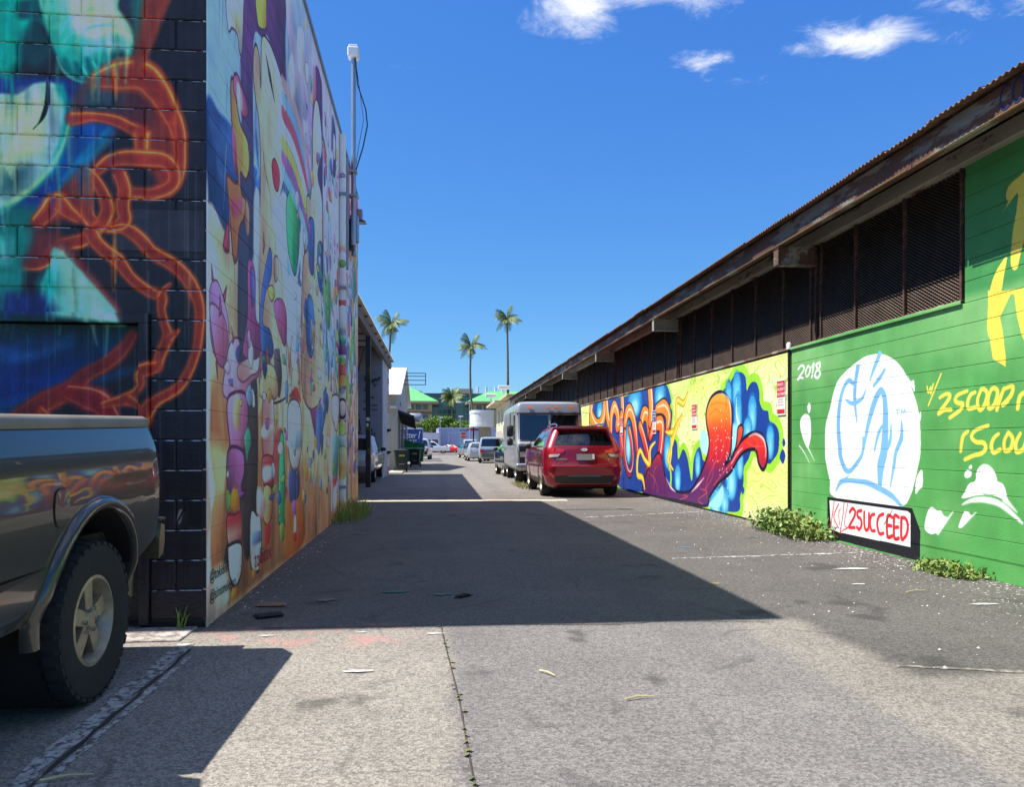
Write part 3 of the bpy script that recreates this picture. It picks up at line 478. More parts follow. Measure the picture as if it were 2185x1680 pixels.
K.fill([(5.90,0.48),(6.28,0.45),(6.30,0.25),(6.21,0.16),(6.06,0.14),(5.92,0.25),(5.87,0.40)], (214,220,226), ol=(40,36,44), olw=.03); K.fill([(5.75,0.39),(5.86,0.51),(5.88,0.37),(5.81,0.34)], (44,42,48), soft=.02)
K.fill([(6.60,0.62),(6.68,0.69),(6.83,0.63),(6.99,0.59),(7.03,0.36),(6.98,0.15),(6.80,0.13),(6.63,0.20),(6.57,0.42)], (218,224,230), ol=(40,36,44), olw=.03); K.fill([(6.64,0.49),(6.99,0.48),(7.02,0.37),(6.64,0.39)], (120,150,190), soft=.02)
K.fill([(6.31,0.77),(6.57,0.68),(6.57,0.32),(6.41,0.32),(6.31,0.55)], (54,50,54), soft=.02)
for q in ([(6.02,0.13),(6.18,0.12),(6.13,0.06),(5.97,0.07)], [(6.65,0.17),(6.83,0.14),(6.74,0.09)], [(6.92,0.20),(7.03,0.17),(6.95,0.10)]): K.fill(q, (196,112,44), soft=.02)
K.fill([(7.08,1.60),(7.17,1.69),(7.52,1.71),(7.61,1.54),(7.59,1.21),(7.48,1.11),(7.17,1.11),(7.06,1.27)], (226,140,142), ol=(90,40,52), olw=.03); K.fill([(7.10,1.41),(7.58,1.43),(7.59,1.33),(7.08,1.31)], (240,196,190), soft=.02)
K.fill([(7.08,1.12),(7.56,1.11),(7.59,0.88),(7.45,0.83),(7.14,0.86)], (204,62,70), ol=(90,30,40), olw=.02); K.fill([(7.11,1.03),(7.52,1.03),(7.54,0.92),(7.14,0.91)], (224,222,224), soft=.02)
K.fill([(7.14,0.85),(7.45,0.83),(7.52,0.59),(7.31,0.49),(7.11,0.58)], (216,150,104), ol=(90,30,40), olw=.02); K.fill([(7.21,0.48),(7.45,0.47),(7.38,0.32),(7.21,0.32)], (196,44,52), soft=.01); K.fill([(6.86,0.84),(7.04,0.83),(7.23,0.68),(7.04,0.58),(6.86,0.65)], (236,180,186), soft=.03)
K.fill([(7.59,1.22),(8.07,1.37),(8.07,0.45),(8.42,0.40),(8.28,0.79),(7.90,0.65)], (196,52,52), soft=.02)
K.fill([(7.94,1.35),(8.08,1.35),(8.15,1.08),(8.20,0.47),(8.03,0.43),(7.82,0.51),(7.86,1.09)], (44,160,112), ol=(20,70,52), olw=.03); K.fill([(7.90,0.42),(8.11,0.42),(8.14,0.26),(7.94,0.26)], (110,140,60), soft=.01)
K.fill([(8.28,0.72),(9.22,0.73),(9.45,0.43),(9.39,0.06),(8.24,0.05),(8.20,0.38)], (206,98,44), soft=.05)
K.fill([(8.37,1.66),(8.80,1.76),(9.17,1.67),(9.28,1.31),(9.11,1.04),(8.80,0.94),(8.51,1.04),(8.35,1.30)], (226,228,230), ol=(60,50,60), olw=.03); K.fill([(8.38,1.39),(9.22,1.42),(9.24,1.22),(8.38,1.21)], (150,184,206), soft=.03); K.fill([(8.42,1.77),(8.90,1.90),(9.22,1.76),(8.80,1.77)], (196,48,48), soft=.02)
K.fill([(8.42,0.94),(9.06,0.94),(9.11,0.67),(8.80,0.60),(8.46,0.63)], (62,72,130), soft=.02); K.fill([(8.61,0.60),(8.88,0.60),(8.86,0.43),(8.70,0.42)], (166,96,160), soft=.01); K.fill([(8.74,0.42),(8.86,0.41),(8.88,0.16),(8.72,0.17)], (222,214,216), soft=.01); K.fill([(8.72,0.25),(8.88,0.23),(8.88,0.14),(8.70,0.16)], (196,44,52), soft=.01)
K.fill([(9.94,1.68),(10.55,1.76),(11.50,2.10),(11.62,1.83),(10.92,1.28),(10.74,1.05),(10.55,1.22)], (60,112,186), smooth=False, ol=(40,40,70), olw=.03); K.fill([(9.94,1.68),(10.55,1.76),(10.41,1.36)], (110,52,98), smooth=False)
K.fill([(10.59,1.03),(10.85,1.03),(10.92,0.04),(10.41,-0.00),(10.41,0.67)], (166,130,96), soft=.03); K.fill([(9.39,1.24),(9.81,1.47),(9.78,0.32),(9.57,0.19),(9.45,0.72)], (182,160,120), soft=.03, alpha=.7)
K.fill([(12.23,2.01),(13.07,2.06),(13.18,1.76),(12.85,1.47),(12.49,1.56),(12.13,1.79)], (226,228,232), ol=(44,40,54), olw=.03)
for q, c in (([(12.04,1.40),(12.33,1.43),(12.43,0.31),(12.04,0.29)], (200,196,196)), ([(12.33,1.34),(13.07,1.37),(12.96,0.73),(12.43,0.70)], (80,150,150)), ([(12.43,0.70),(12.96,0.68),(12.91,0.53),(12.43,0.53)], (204,52,48)), ([(12.43,0.53),(12.85,0.53),(12.74,0.24),(12.29,0.18)], (224,222,222)), ([(13.29,1.32),(14.03,1.29),(14.16,0.68),(13.77,0.75)], (200,90,150)), ([(13.18,0.67),(13.53,0.71),(13.41,0.26),(13.18,0.26)], (110,160,190))): K.fill(q, c, soft=.03)
K.fill([(11.62,0.69),(12.04,0.67),(11.94,-0.03),(11.55,-0.01)], (176,132,100), soft=.03)
# confetti of little leaves, drops and stars between the figures
for k in range(420):
    a = 5.7+11*rng.random()**.9; b = .5+5.6*rng.random()
    if (b > 4.3 and a < 9.5) or (a < 8.6 and b > 2.2): continue
    r_ = .03+.10*rng.random()*(a/12); q = rng.random()*6.28; el = .5+1.4*rng.random(); n_ = int(rng.integers(4, 8)); c = FEST[rng.integers(len(FEST))] if rng.random() < .7 else WAVE[rng.integers(len(WAVE))]
    P_ = [(a+r_*1.6*math.cos(t+q)*(.5+.7*rng.random()), b+r_*el*math.sin(t+q)*(.5+.7*rng.random())) for t in np.linspace(0, 6.283, n_, endpoint=False)]
    K.fill(P_, c, soft=.008, alpha=.9); Q_ = catmull(P_, True, 4); K.stroke(np.vstack([Q_, Q_[:1]]), .010, (58,40,66), smooth=False, alpha=.7)
for k in range(150):
    a = 5.6+11*rng.random(); b = .4+5.5*rng.random(); K.stroke([(a, b), (a+.02*rng.normal(), b-.1), (a+.05*rng.normal(), b-.25-.3*rng.random())], [.006,.014,.004], [(50,38,60),(232,228,226),(70,60,110)][k%3], alpha=.6)
# pale torn strip down the corner
ed = [(5.2,0),(5.5,0),(5.45,.25),(5.40,.5),(5.42,.75),(5.5,.9),(5.46,1.05),(5.38,1.25),(5.40,1.6),(5.36,2.2),(5.34,3),(5.2,3)]
K.fill(ed, (190,208,218), soft=.03); K.fill([(5.36,0),(5.75,.0),(5.9,.1),(5.8,.33),(5.5,.36),(5.36,.3)], (186,172,162), soft=.05)
K.fill([(5.2,.6),(5.36,.62),(5.42,.8),(5.36,1.0),(5.30,1.6),(5.2,2)], (224,216,206), soft=.03)
K.noise(.10, 50, 40)
IMG_L = K.image('side mural paint')

# ---- lime plywood panels: tentacle graffiti on contour lines
K = Canvas(10.4, 31.0, 0, 2.8, 105, 150, (224, 238, 150))
A_, B_ = np.meshgrid(K.A, K.B); n1 = vnoise(K.W, K.H, 16, 4); n2 = vnoise(K.W, K.H, 7, 3)
K.img += ((n2-.45)*.5)[..., None]*np.array([.35,.2,.9], np.float32); K.img = np.clip(K.img, 0, .95)
lf = np.abs(((n1*17) % 1)-.5); K.comp((slice(0,K.H), slice(0,K.W)), np.clip((lf-.42)/.035, 0, 1), (160, 204, 62), 1.)
DB, MB_, CY, LC, LG, INK = (24,62,146), (24,118,186), (46,158,206), (150,218,232), (150,212,52), (22,20,46)
def bub(P, fr=.14):
    K.fill(P, DB); Q = catmull(P, True); K.stroke(np.vstack([Q, Q[:1]]), fr*2, LG, smooth=False); K.fill(P, DB)
T_G = vgrad((.15,(84,38,96)),(.75,(112,36,88)),(1.05,(196,34,50)),(1.45,(228,60,36)),(1.8,(246,140,32)),(2.3,(248,168,48)))
bub([(13.09,2.22),(12.88,2.26),(12.73,2.36),(12.54,2.46),(12.30,2.46),(12.12,2.36),(12.07,2.14),(11.98,2.21),(11.85,2.26),(11.68,2.23),(11.58,2.09),(11.56,1.92),(11.44,1.79),(11.26,1.76),(11.20,1.61),(11.01,1.55),(10.88,1.42),(10.90,1.16),(11.05,1.03),(11.24,0.95),(11.40,1.12),(11.81,1.19),(12.25,1.11),(12.63,1.01),(12.73,1.30),(12.76,1.87),(12.98,2.11)])
bub([(11.92,1.19),(11.98,1.03),(12.19,0.86),(12.21,0.60),(12.35,0.37),(12.49,0.10),(13.91,0.09),(13.57,0.31),(13.24,0.53),(12.73,0.80),(12.39,1.00)])
bub([(15.77,1.31),(15.66,0.94),(15.33,1.15),(15.05,0.97),(14.79,0.52),(14.66,0.96),(14.34,1.20),(14.15,0.97),(14.03,0.87),(14.46,0.55),(14.85,0.33),(15.40,0.22),(15.92,0.25),(16.23,0.47),(16.63,0.72),(16.63,1.19),(16.31,1.41)])
bub([(24.68,2.54),(22.70,2.57),(21.96,2.63),(20.37,2.56),(18.78,2.63),(17.98,2.59),(17.06,2.62),(16.47,2.57),(16.15,2.22),(16.23,2.08),(16.07,1.88),(16.39,1.07),(16.55,0.26),(20.75,0.05),(21.41,0.71),(22.25,1.67),(24.68,1.93)], .1)
for q in ([(12.83,2.39),(12.78,2.33),(12.88,2.33)], [(10.72,1.34),(10.67,1.27),(10.72,1.21),(10.77,1.27)], [(10.76,1.18),(10.67,1.08),(10.75,0.96),(10.86,1.06)], [(12.24,0.56),(12.17,0.49),(12.24,0.41),(12.30,0.49)]): K.fill(q, DB)
for c, ra, rb in (([(12.86,2.08)][0], .16,.30), ([(12.49,2.17)][0], .2,.33), ([(11.85,1.76)][0], .18,.32), ([(11.18,1.31)][0], .14,.26), ([(12.44,1.74)][0], .18,.4), ([(12.03,1.51)][0], .18,.2), ([(12.73,0.69)][0], .28,.4), ([(12.35,0.93)][0], .15,.24), ([(15.69,0.54)][0], .22,.3), ([(14.43,0.88)][0], .15,.26), ([(23.48,2.31)][0], .5,.3), ([(19.21,2.35)][0], .7,.4), ([(16.97,2.37)][0], .45,.3), ([(16.39,1.12)][0], .3,.4), ([(19.89,1.33)][0], .4,.6), ([(13.46,0.18)][0], .3,.35), ([(13.03,0.27)][0], .2,.25)):
    K.ell(c, ra, rb, MB_, soft=.03); K.ell((c[0]+ra*.05, c[1]-rb*.15), ra*.8, rb*.8, CY, soft=.05); K.ell((c[0], c[1]-rb*.3), ra*.5, rb*.5, LC, soft=.08)
    for k in (.45,.6,.75,.9):
        t = np.linspace(.4, 2.7, 14); K.stroke(np.stack([c[0]+ra*k*np.cos(t), c[1]-rb*.1+rb*k*np.sin(t)], 1), .012, (120,205,228), smooth=False, alpha=.8)
K.fill([(12.68,1.60),(12.25,1.48),(12.30,1.31),(12.58,1.11),(12.71,1.18)], LC, soft=.04); K.fill([(14.21,1.52),(13.94,1.47),(13.86,1.10),(14.15,1.09),(14.31,1.31)], (170,226,236), soft=.03); K.fill([(13.91,0.09),(13.46,0.32),(13.14,0.52),(13.09,0.32),(13.30,0.11)], LC, soft=.03)
for q in ([(12.51,2.04),(12.49,1.74),(12.39,1.59),(12.50,1.71)], [(17.06,2.45),(17.02,2.22)], [(23.48,2.38),(23.40,2.03)]): K.stroke(q, [.01,.06,.01], (240,250,252), soft=.02)
# lettering strokes, far to near
def letter(P, w, g=T_G):
    K.stroke(P, [x+.09 for x in w], INK, soft=.012); K.stroke(P, w, g, soft=.01); K.stroke([(a-w[0]*.28, b+.03) for a, b in P], [x*.16 for x in w], (250,238,226), alpha=.85, soft=.015)
OG = vgrad((.3,(104,36,90)),(.9,(176,34,60)),(1.35,(226,64,34)),(1.75,(244,128,34)),(2.4,(246,150,50)))
for q, w in (([(24.77,2.51),(24.86,2.23),(24.06,1.88),(23.40,1.89),(22.93,2.15),(22.77,2.55)], [.4,.5,.45,.4,.45,.4]), ([(22.52,2.56),(22.40,2.13),(21.96,1.66)], [.3,.4,.3]), ([(21.96,1.60),(21.89,2.11),(21.51,2.35),(21.07,2.08),(21.14,1.77),(20.56,2.06),(20.56,2.54)], [.3,.35,.35,.35,.35,.35,.3]), ([(20.62,2.06),(20.68,1.45),(20.56,1.03)], [.3,.35,.25]), ([(20.25,1.81),(20.07,2.07),(19.77,2.16),(19.43,1.99),(19.16,1.61),(18.94,0.93)], [.3,.35,.35,.35,.35,.2]), ([(20.25,1.57),(20.31,1.03),(20.01,0.59),(19.66,0.52),(19.43,0.81),(19.54,1.33),(19.77,1.65)], [.22,.25,.28,.25,.22,.22,.2]), ([(18.62,1.74),(18.37,2.00),(18.02,1.93),(17.88,1.48)], [.3,.35,.35,.2]), ([(18.68,1.71),(18.27,1.32),(17.98,0.90),(18.17,0.46)], [.28,.3,.3,.2]), ([(17.79,2.55),(17.71,2.16),(17.79,1.79)], [.34,.36,.3]), ([(17.24,2.08),(16.68,2.10),(16.35,1.89),(16.43,1.61)], [.2,.34,.36,.2]), ([(17.79,1.43),(17.42,1.70),(16.89,1.72),(16.84,1.42),(17.06,0.91),(17.42,0.50)], [.2,.3,.36,.36,.34,.25])): letter(q, w, OG)
# big tentacle
K.fill([(13.94,1.64),(13.97,1.84),(13.83,2.04),(13.60,2.16),(13.24,2.20),(12.91,2.09),(12.73,1.91),(12.70,1.64),(12.73,1.30),(12.80,1.07),(13.03,0.89),(12.73,1.01),(12.54,1.18),(12.35,1.28),(12.07,1.39),(11.77,1.44),(11.48,1.40),(11.32,1.26),(11.27,1.12),(11.30,0.97),(11.44,0.85),(11.60,0.95),(11.68,1.12),(11.81,1.17),(12.16,1.13),(12.44,1.00),(12.78,0.76),(13.35,0.53),(13.80,0.26),(14.03,0.08),(15.77,0.06),(17.98,0.03),(18.47,0.14),(18.17,0.52),(17.51,0.91),(17.06,1.06),(16.80,0.87),(16.55,0.51),(16.00,0.29),(15.40,0.25),(14.85,0.33),(14.46,0.55),(14.15,0.78),(13.89,1.06),(13.80,1.32)], T_G, ol=INK, olw=.06)
K.fill([(12.49,1.33),(12.44,1.52),(12.30,1.58),(12.22,1.50),(12.30,1.33),(12.54,1.15)], vgrad((1.0,(150,36,70)),(1.5,(236,80,40))), ol=INK, olw=.04)
for q in ([(13.80,1.80),(13.46,1.90),(13.19,1.81),(12.83,1.82)], [(13.74,1.98),(13.30,2.01),(12.88,1.93)], [(13.46,1.62),(13.52,1.30),(13.41,1.02),(13.74,0.73),(13.97,0.47),(13.91,0.21)], [(13.09,1.49),(13.09,1.18),(13.24,0.98),(13.57,0.90),(13.63,0.65),(14.03,0.39)], [(12.83,1.45),(13.03,1.30),(12.93,1.11)], [(11.81,1.36),(11.64,1.29),(11.73,1.15)], [(12.07,1.30),(11.81,1.22),(11.40,1.22)], [(12.63,0.96),(13.09,0.75),(13.57,0.49)], [(17.98,0.58),(17.42,0.44),(17.60,0.18)], [(17.24,0.76),(17.51,0.54),(17.15,0.25),(17.24,0.15)], [(15.33,0.20),(15.05,0.19),(15.55,0.09)], [(14.28,0.39),(13.91,0.35),(14.40,0.17),(14.15,0.10)], [(13.68,1.51),(13.57,1.18),(13.80,0.93)]): K.stroke(q, .018, (232,92,66), alpha=.75, soft=.008)
for q, w in (([(13.19,2.17),(12.88,2.07),(12.76,1.87),(12.74,1.60)], .05), ([(11.98,1.38),(11.73,1.42),(11.44,1.34),(11.34,1.19),(11.35,1.05)], .05), ([(14.09,0.61),(14.43,0.45),(14.79,0.30)], .05), ([(16.55,0.51),(16.15,0.31),(15.84,0.24)], .06), ([(13.86,1.30),(13.91,1.10)], .03), ([(12.25,1.19),(12.44,1.11),(12.73,0.92)], .02)): K.stroke(q, [.01,w,.01], (246,236,238), soft=.02, alpha=.9)
for k in range(60):
    c = [(13.09,1.20)][0]; K.ell((c[0]+.3*rng.normal(), c[1]+.35*rng.normal()), .008+.012*rng.random(), .008+.012*rng.random(), (240,220,226), soft=.006)
for q, w in (([(15.04,2.30),(15.30,2.10),(15.73,2.19),(15.82,1.87),(15.88,1.57),(16.31,1.51),(16.55,1.54)], [.04,.12,.12,.13,.13,.1,.04]), ([(15.40,1.86),(15.73,1.66),(15.98,1.41),(16.21,1.12),(16.37,0.90),(16.01,0.70)], [.05,.14,.15,.14,.12,.03]), ([(17.37,1.31),(17.79,1.14),(17.83,0.79),(18.27,0.89),(18.68,1.10),(18.94,0.88),(18.94,0.49),(18.47,0.42),(18.27,0.15)], [.03,.12,.14,.12,.12,.16,.16,.14,.04]), ([(16.15,1.38),(16.15,1.07),(16.31,0.69)], [.08,.1,.03])):
    K.stroke(q, [x+.03 for x in w], (150,96,20), soft=.01); K.stroke(q, w, (244,196,36), soft=.01); K.stroke([(a-.03, b) for a, b in q], [x*.25 for x in w], (250,236,130), soft=.02)
for i in range(1, 20): K.stroke([(10.4+1.22*i, 0), (10.4+1.22*i, 2.8)], .008, (90,110,50), alpha=.35, soft=.004)
K.fill([(10.4,0),(31,0),(31,.03),(10.4,.03)], (30,30,60), smooth=False)
K.noise(.05, 60, 14); IMG_R = K.image('lime mural paint')

# ---- green block wall with lettering and a pale burst
K = Canvas(1.4, 10.6, 0, 4.3, 165, 180, (100, 176, 92))
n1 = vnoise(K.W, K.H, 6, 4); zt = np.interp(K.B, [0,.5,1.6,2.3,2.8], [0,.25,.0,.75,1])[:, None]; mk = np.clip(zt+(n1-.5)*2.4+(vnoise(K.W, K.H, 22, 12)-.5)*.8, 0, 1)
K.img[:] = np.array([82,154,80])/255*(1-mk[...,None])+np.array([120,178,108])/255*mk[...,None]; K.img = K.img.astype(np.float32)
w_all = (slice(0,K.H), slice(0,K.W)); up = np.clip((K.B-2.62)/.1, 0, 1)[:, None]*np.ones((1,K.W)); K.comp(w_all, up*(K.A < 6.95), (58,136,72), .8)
WH, SK = (236,240,238), (120,178,232)
K.fill([(8.29,2.29),(8.14,2.25),(7.96,2.16),(7.81,2.02),(7.67,1.80),(7.58,1.59),(7.55,1.37),(7.55,1.16),(7.58,1.04),(7.64,0.87),(7.71,0.71),(7.86,0.57),(8.27,0.56),(9.30,0.57),(9.41,0.78),(9.51,1.02),(9.53,1.13),(9.52,1.48),(9.41,1.71),(9.33,1.89),(9.22,2.05),(9.02,2.16),(8.77,2.25),(8.54,2.30)], WH)
def S_(q, w, c):
    if c == SK and not isinstance(w, float): w = [x*1.2 for x in w]
    K.stroke(q, w, c)
S_([(8.72,2.19),(8.82,2.00),(8.96,2.04),(9.09,1.93),(9.17,1.74),(9.20,1.47),(9.16,1.19),(9.14,1.08),(9.04,0.94),(8.92,0.92),(8.77,1.02),(8.65,1.14),(8.63,1.33)], [.03,.05,.05,.06,.07,.08,.07,.06,.05,.05,.03], SK)
S_([(9.02,1.80),(8.87,1.75),(8.67,1.79),(8.58,1.89)], [.02,.05,.04,.02], SK)
S_([(8.76,2.19),(8.82,1.85),(8.77,1.52)], [.05,.06,.02], SK); S_([(8.29,2.29),(8.40,2.14),(8.49,2.01)], [.06,.05,.02], SK); S_([(8.19,2.10),(8.31,2.00),(8.42,1.93)], [.03,.05,.03], SK)
S_([(8.63,1.17),(8.54,1.45),(8.42,1.70),(8.29,1.86),(8.21,1.81),(8.18,1.66),(8.18,1.44),(8.21,1.16),(8.27,1.00),(8.29,0.74)], [.03,.06,.08,.07,.07,.08,.1,.12,.12,.05], SK)
S_([(8.07,1.47),(8.09,1.28),(8.19,1.16),(8.23,1.02)], [.02,.05,.06,.05], SK); S_([(7.88,1.50),(7.88,1.32),(7.98,1.16),(8.02,1.00),(8.09,0.75)], [.02,.06,.05,.05,.01], SK)
S_([(8.40,1.17),(8.31,1.38),(8.23,1.47)], [.02,.05,.02], SK)
S_([(9.26,0.65),(9.14,0.77),(8.96,0.80),(8.77,0.80),(8.54,0.79),(8.27,0.73),(8.06,0.67),(7.88,0.57)], [.02,.06,.05,.05,.06,.06,.06,.03], SK); S_([(9.12,0.77),(8.95,0.86)], [.05,.01], SK)
S_([(7.98,1.63),(7.91,1.63)], .014, SK); S_([(7.95,1.63),(7.95,1.57)], .014, SK); S_([(7.89,1.57),(7.88,1.63),(7.85,1.59),(7.82,1.63),(7.81,1.57)], .014, SK)
# date
for q in ([(10.28,2.31),(10.20,2.35),(10.11,2.33),(10.13,2.27),(10.30,2.17),(10.20,2.19),(10.14,2.17)], [(10.01,2.32),(10.06,2.25),(10.04,2.19),(9.97,2.21),(9.93,2.28),(9.97,2.32),(10.01,2.32)], [(9.88,2.30),(9.83,2.34),(9.89,2.16)], [(9.67,2.34),(9.77,2.32),(9.71,2.25),(9.66,2.19),(9.73,2.14),(9.81,2.18),(9.75,2.24),(9.67,2.28),(9.67,2.34)]): S_(q, .035, WH)
# yellow menu lettering
YL = (236,214,84)
for q in ([(7.44,1.85),(7.42,1.78),(7.38,1.84),(7.38,1.77),(7.34,1.87)], [(7.22,1.96),(7.42,1.65)]): S_(q, .02, YL)
for q in ([(7.24,1.72),(7.15,1.75),(7.09,1.74),(7.11,1.69),(7.26,1.56),(7.17,1.59),(7.07,1.59)], [(6.84,1.76),(6.97,1.73),(7.01,1.68),(6.96,1.65),(6.90,1.64),(6.94,1.58),(7.09,1.51)], [(6.73,1.74),(6.79,1.72),(6.83,1.66),(6.82,1.59),(6.72,1.60)], [(6.65,1.76),(6.70,1.66),(6.67,1.57),(6.61,1.61),(6.57,1.71),(6.61,1.76),(6.65,1.76)], [(6.52,1.75),(6.56,1.67),(6.55,1.58),(6.48,1.61),(6.44,1.72),(6.48,1.76),(6.52,1.75)], [(6.36,1.75),(6.41,1.66),(6.45,1.56)], [(6.37,1.74),(6.26,1.76),(6.28,1.68),(6.38,1.60),(6.32,1.63)], [(6.07,1.71),(6.17,1.67),(6.20,1.56)], [(6.83,1.37),(6.90,1.32),(6.93,1.18)], [(6.56,1.42),(6.72,1.38),(6.78,1.32),(6.72,1.27),(6.62,1.26),(6.59,1.21),(6.65,1.16),(6.75,1.14),(6.87,1.10)], [(6.43,1.34),(6.49,1.30),(6.52,1.23),(6.49,1.17),(6.41,1.20)], [(6.32,1.34),(6.36,1.27),(6.35,1.19),(6.28,1.21),(6.26,1.30),(6.31,1.35)], [(6.17,1.34),(6.22,1.26),(6.21,1.18),(6.13,1.21),(6.10,1.30)]): S_(q, [.035,.045,.04], YL)
K.fill([(6.56,2.67),(6.56,2.33),(6.50,2.03),(6.34,1.94),(6.34,2.02),(6.38,2.28),(6.41,2.40),(6.28,2.58),(6.24,2.57),(6.21,2.38),(6.16,2.21),(6.07,2.05),(5.99,2.13),(5.99,2.59),(6.40,2.63)], YL, smooth=False)
K.fill([(6.33,2.93),(6.47,2.81),(6.54,2.65),(6.57,2.41),(6.55,2.24),(6.40,2.22),(6.42,2.47),(6.37,2.73)], YL); K.fill([(6.38,3.34),(6.32,3.40),(6.34,3.48),(6.30,3.55),(6.19,3.59),(6.01,3.59),(6.01,3.03),(6.13,3.00),(6.21,2.79),(6.28,2.85),(6.26,3.11),(6.21,3.32),(6.20,3.45),(6.26,3.42)], YL)
K.fill([(5.2,2.9),(5.9,3.0),(5.9,3.3),(5.2,3.3)], YL); 
# puffs
for q in ([(10.21,1.60),(10.08,1.67),(9.94,1.62),(9.91,1.41),(9.94,1.29),(10.00,1.20),(10.11,1.29),(10.21,1.46)], [(9.97,1.82),(9.92,1.78),(9.94,1.69),(9.99,1.69),(10.01,1.77)], [(7.77,2.00),(7.72,1.93),(7.66,1.93),(7.65,1.81),(7.69,1.86),(7.74,1.92)], [(7.55,1.60),(7.54,1.54),(7.56,1.48),(7.58,1.52)], [(7.53,0.98),(7.51,0.89),(7.52,0.80),(7.57,0.77),(7.63,0.72),(7.62,0.88)], [(6.84,1.00),(6.78,0.98),(6.79,0.94),(6.85,0.92),(6.88,0.95)], [(6.79,1.05),(6.77,1.03),(6.79,1.01),(6.82,1.02)], [(6.87,0.79),(6.81,0.87),(6.73,0.90),(6.71,0.99),(6.65,1.05),(6.58,1.06),(6.50,1.02),(6.45,0.94),(6.44,0.91),(6.38,0.89),(6.34,0.83),(6.33,0.73),(6.41,0.76),(6.55,0.78),(6.72,0.76),(6.91,0.72)], [(7.44,0.53),(7.37,0.60),(7.28,0.57),(7.23,0.58),(7.18,0.53),(7.13,0.51),(7.22,0.41),(7.30,0.34),(7.39,0.32),(7.48,0.37)], [(6.92,0.53),(6.87,0.60),(6.79,0.57),(6.87,0.47),(6.93,0.43),(6.96,0.44)]): K.fill(q, WH)
for q, w in (([(6.91,0.66),(6.78,0.71),(6.61,0.73),(6.43,0.71),(6.28,0.64),(6.15,0.56)], [.01,.05,.06,.05,.02]), ([(6.35,0.75),(6.28,0.70),(6.21,0.65)], [.06,.03,.01]), ([(7.04,0.58),(7.15,0.47),(7.27,0.35)], [.01,.03,.05]), ([(6.72,0.60),(6.79,0.55),(6.87,0.49)], [.01,.02,.03]), ([(10.25,1.23),(10.11,1.14),(9.96,1.00)], [.02,.02,.005]), ([(10.02,1.22),(9.94,1.15),(9.82,1.03)], [.03,.02,.005])): K.stroke(q, w, WH, soft=.01)
# plinth sign
K.fill([(9.47,0.56),(7.69,0.56),(7.55,0.33),(7.56,0.01),(9.27,0.03),(9.47,0.16)], (26,28,34), smooth=False); K.fill([(9.42,0.52),(7.76,0.52),(7.72,0.50),(7.72,0.14),(9.19,0.13),(9.38,0.15)], WH, smooth=False)
RD = (208,44,52)
for q, w in (([(9.30,0.52),(9.34,0.35),(9.40,0.17)], .018), ([(9.19,0.49),(9.31,0.32),(9.20,0.19)], .02), ([(9.15,0.43),(9.19,0.37),(9.17,0.23)], .016), ([(9.06,0.52),(9.10,0.32),(9.16,0.13)], .018), ([(8.97,0.53),(9.05,0.27),(9.00,0.21),(8.95,0.23)], .016), ([(9.16,0.13),(9.07,0.17),(8.98,0.21)], .012)): S_(q, w, RD)
for q in ([(8.93,0.41),(8.87,0.46),(8.81,0.43),(8.83,0.36),(8.92,0.26),(8.94,0.22),(8.82,0.23)], [(8.67,0.45),(8.75,0.43),(8.75,0.37),(8.68,0.34),(8.67,0.27),(8.72,0.22),(8.77,0.24)], [(8.61,0.44),(8.61,0.30),(8.58,0.23),(8.52,0.26),(8.51,0.43)], [(8.40,0.43),(8.46,0.41),(8.49,0.33),(8.46,0.24),(8.39,0.24)], [(8.22,0.45),(8.31,0.41),(8.34,0.32),(8.30,0.22),(8.22,0.23)], [(8.05,0.43),(8.14,0.43),(8.14,0.21),(8.05,0.22)], [(8.14,0.33),(8.07,0.33)], [(7.93,0.44),(8.01,0.44),(8.01,0.21),(7.93,0.21)], [(8.01,0.32),(7.94,0.33)], [(7.88,0.44),(7.88,0.22),(7.81,0.24),(7.77,0.31),(7.77,0.39),(7.81,0.44),(7.88,0.44)]): S_(q, .042, RD)
S_([(8.05,0.51),(8.12,0.42),(8.21,0.33)], .01, (30,30,34))
K.noise(.05, 40, 20); IMG_G = K.image('green wall paint')

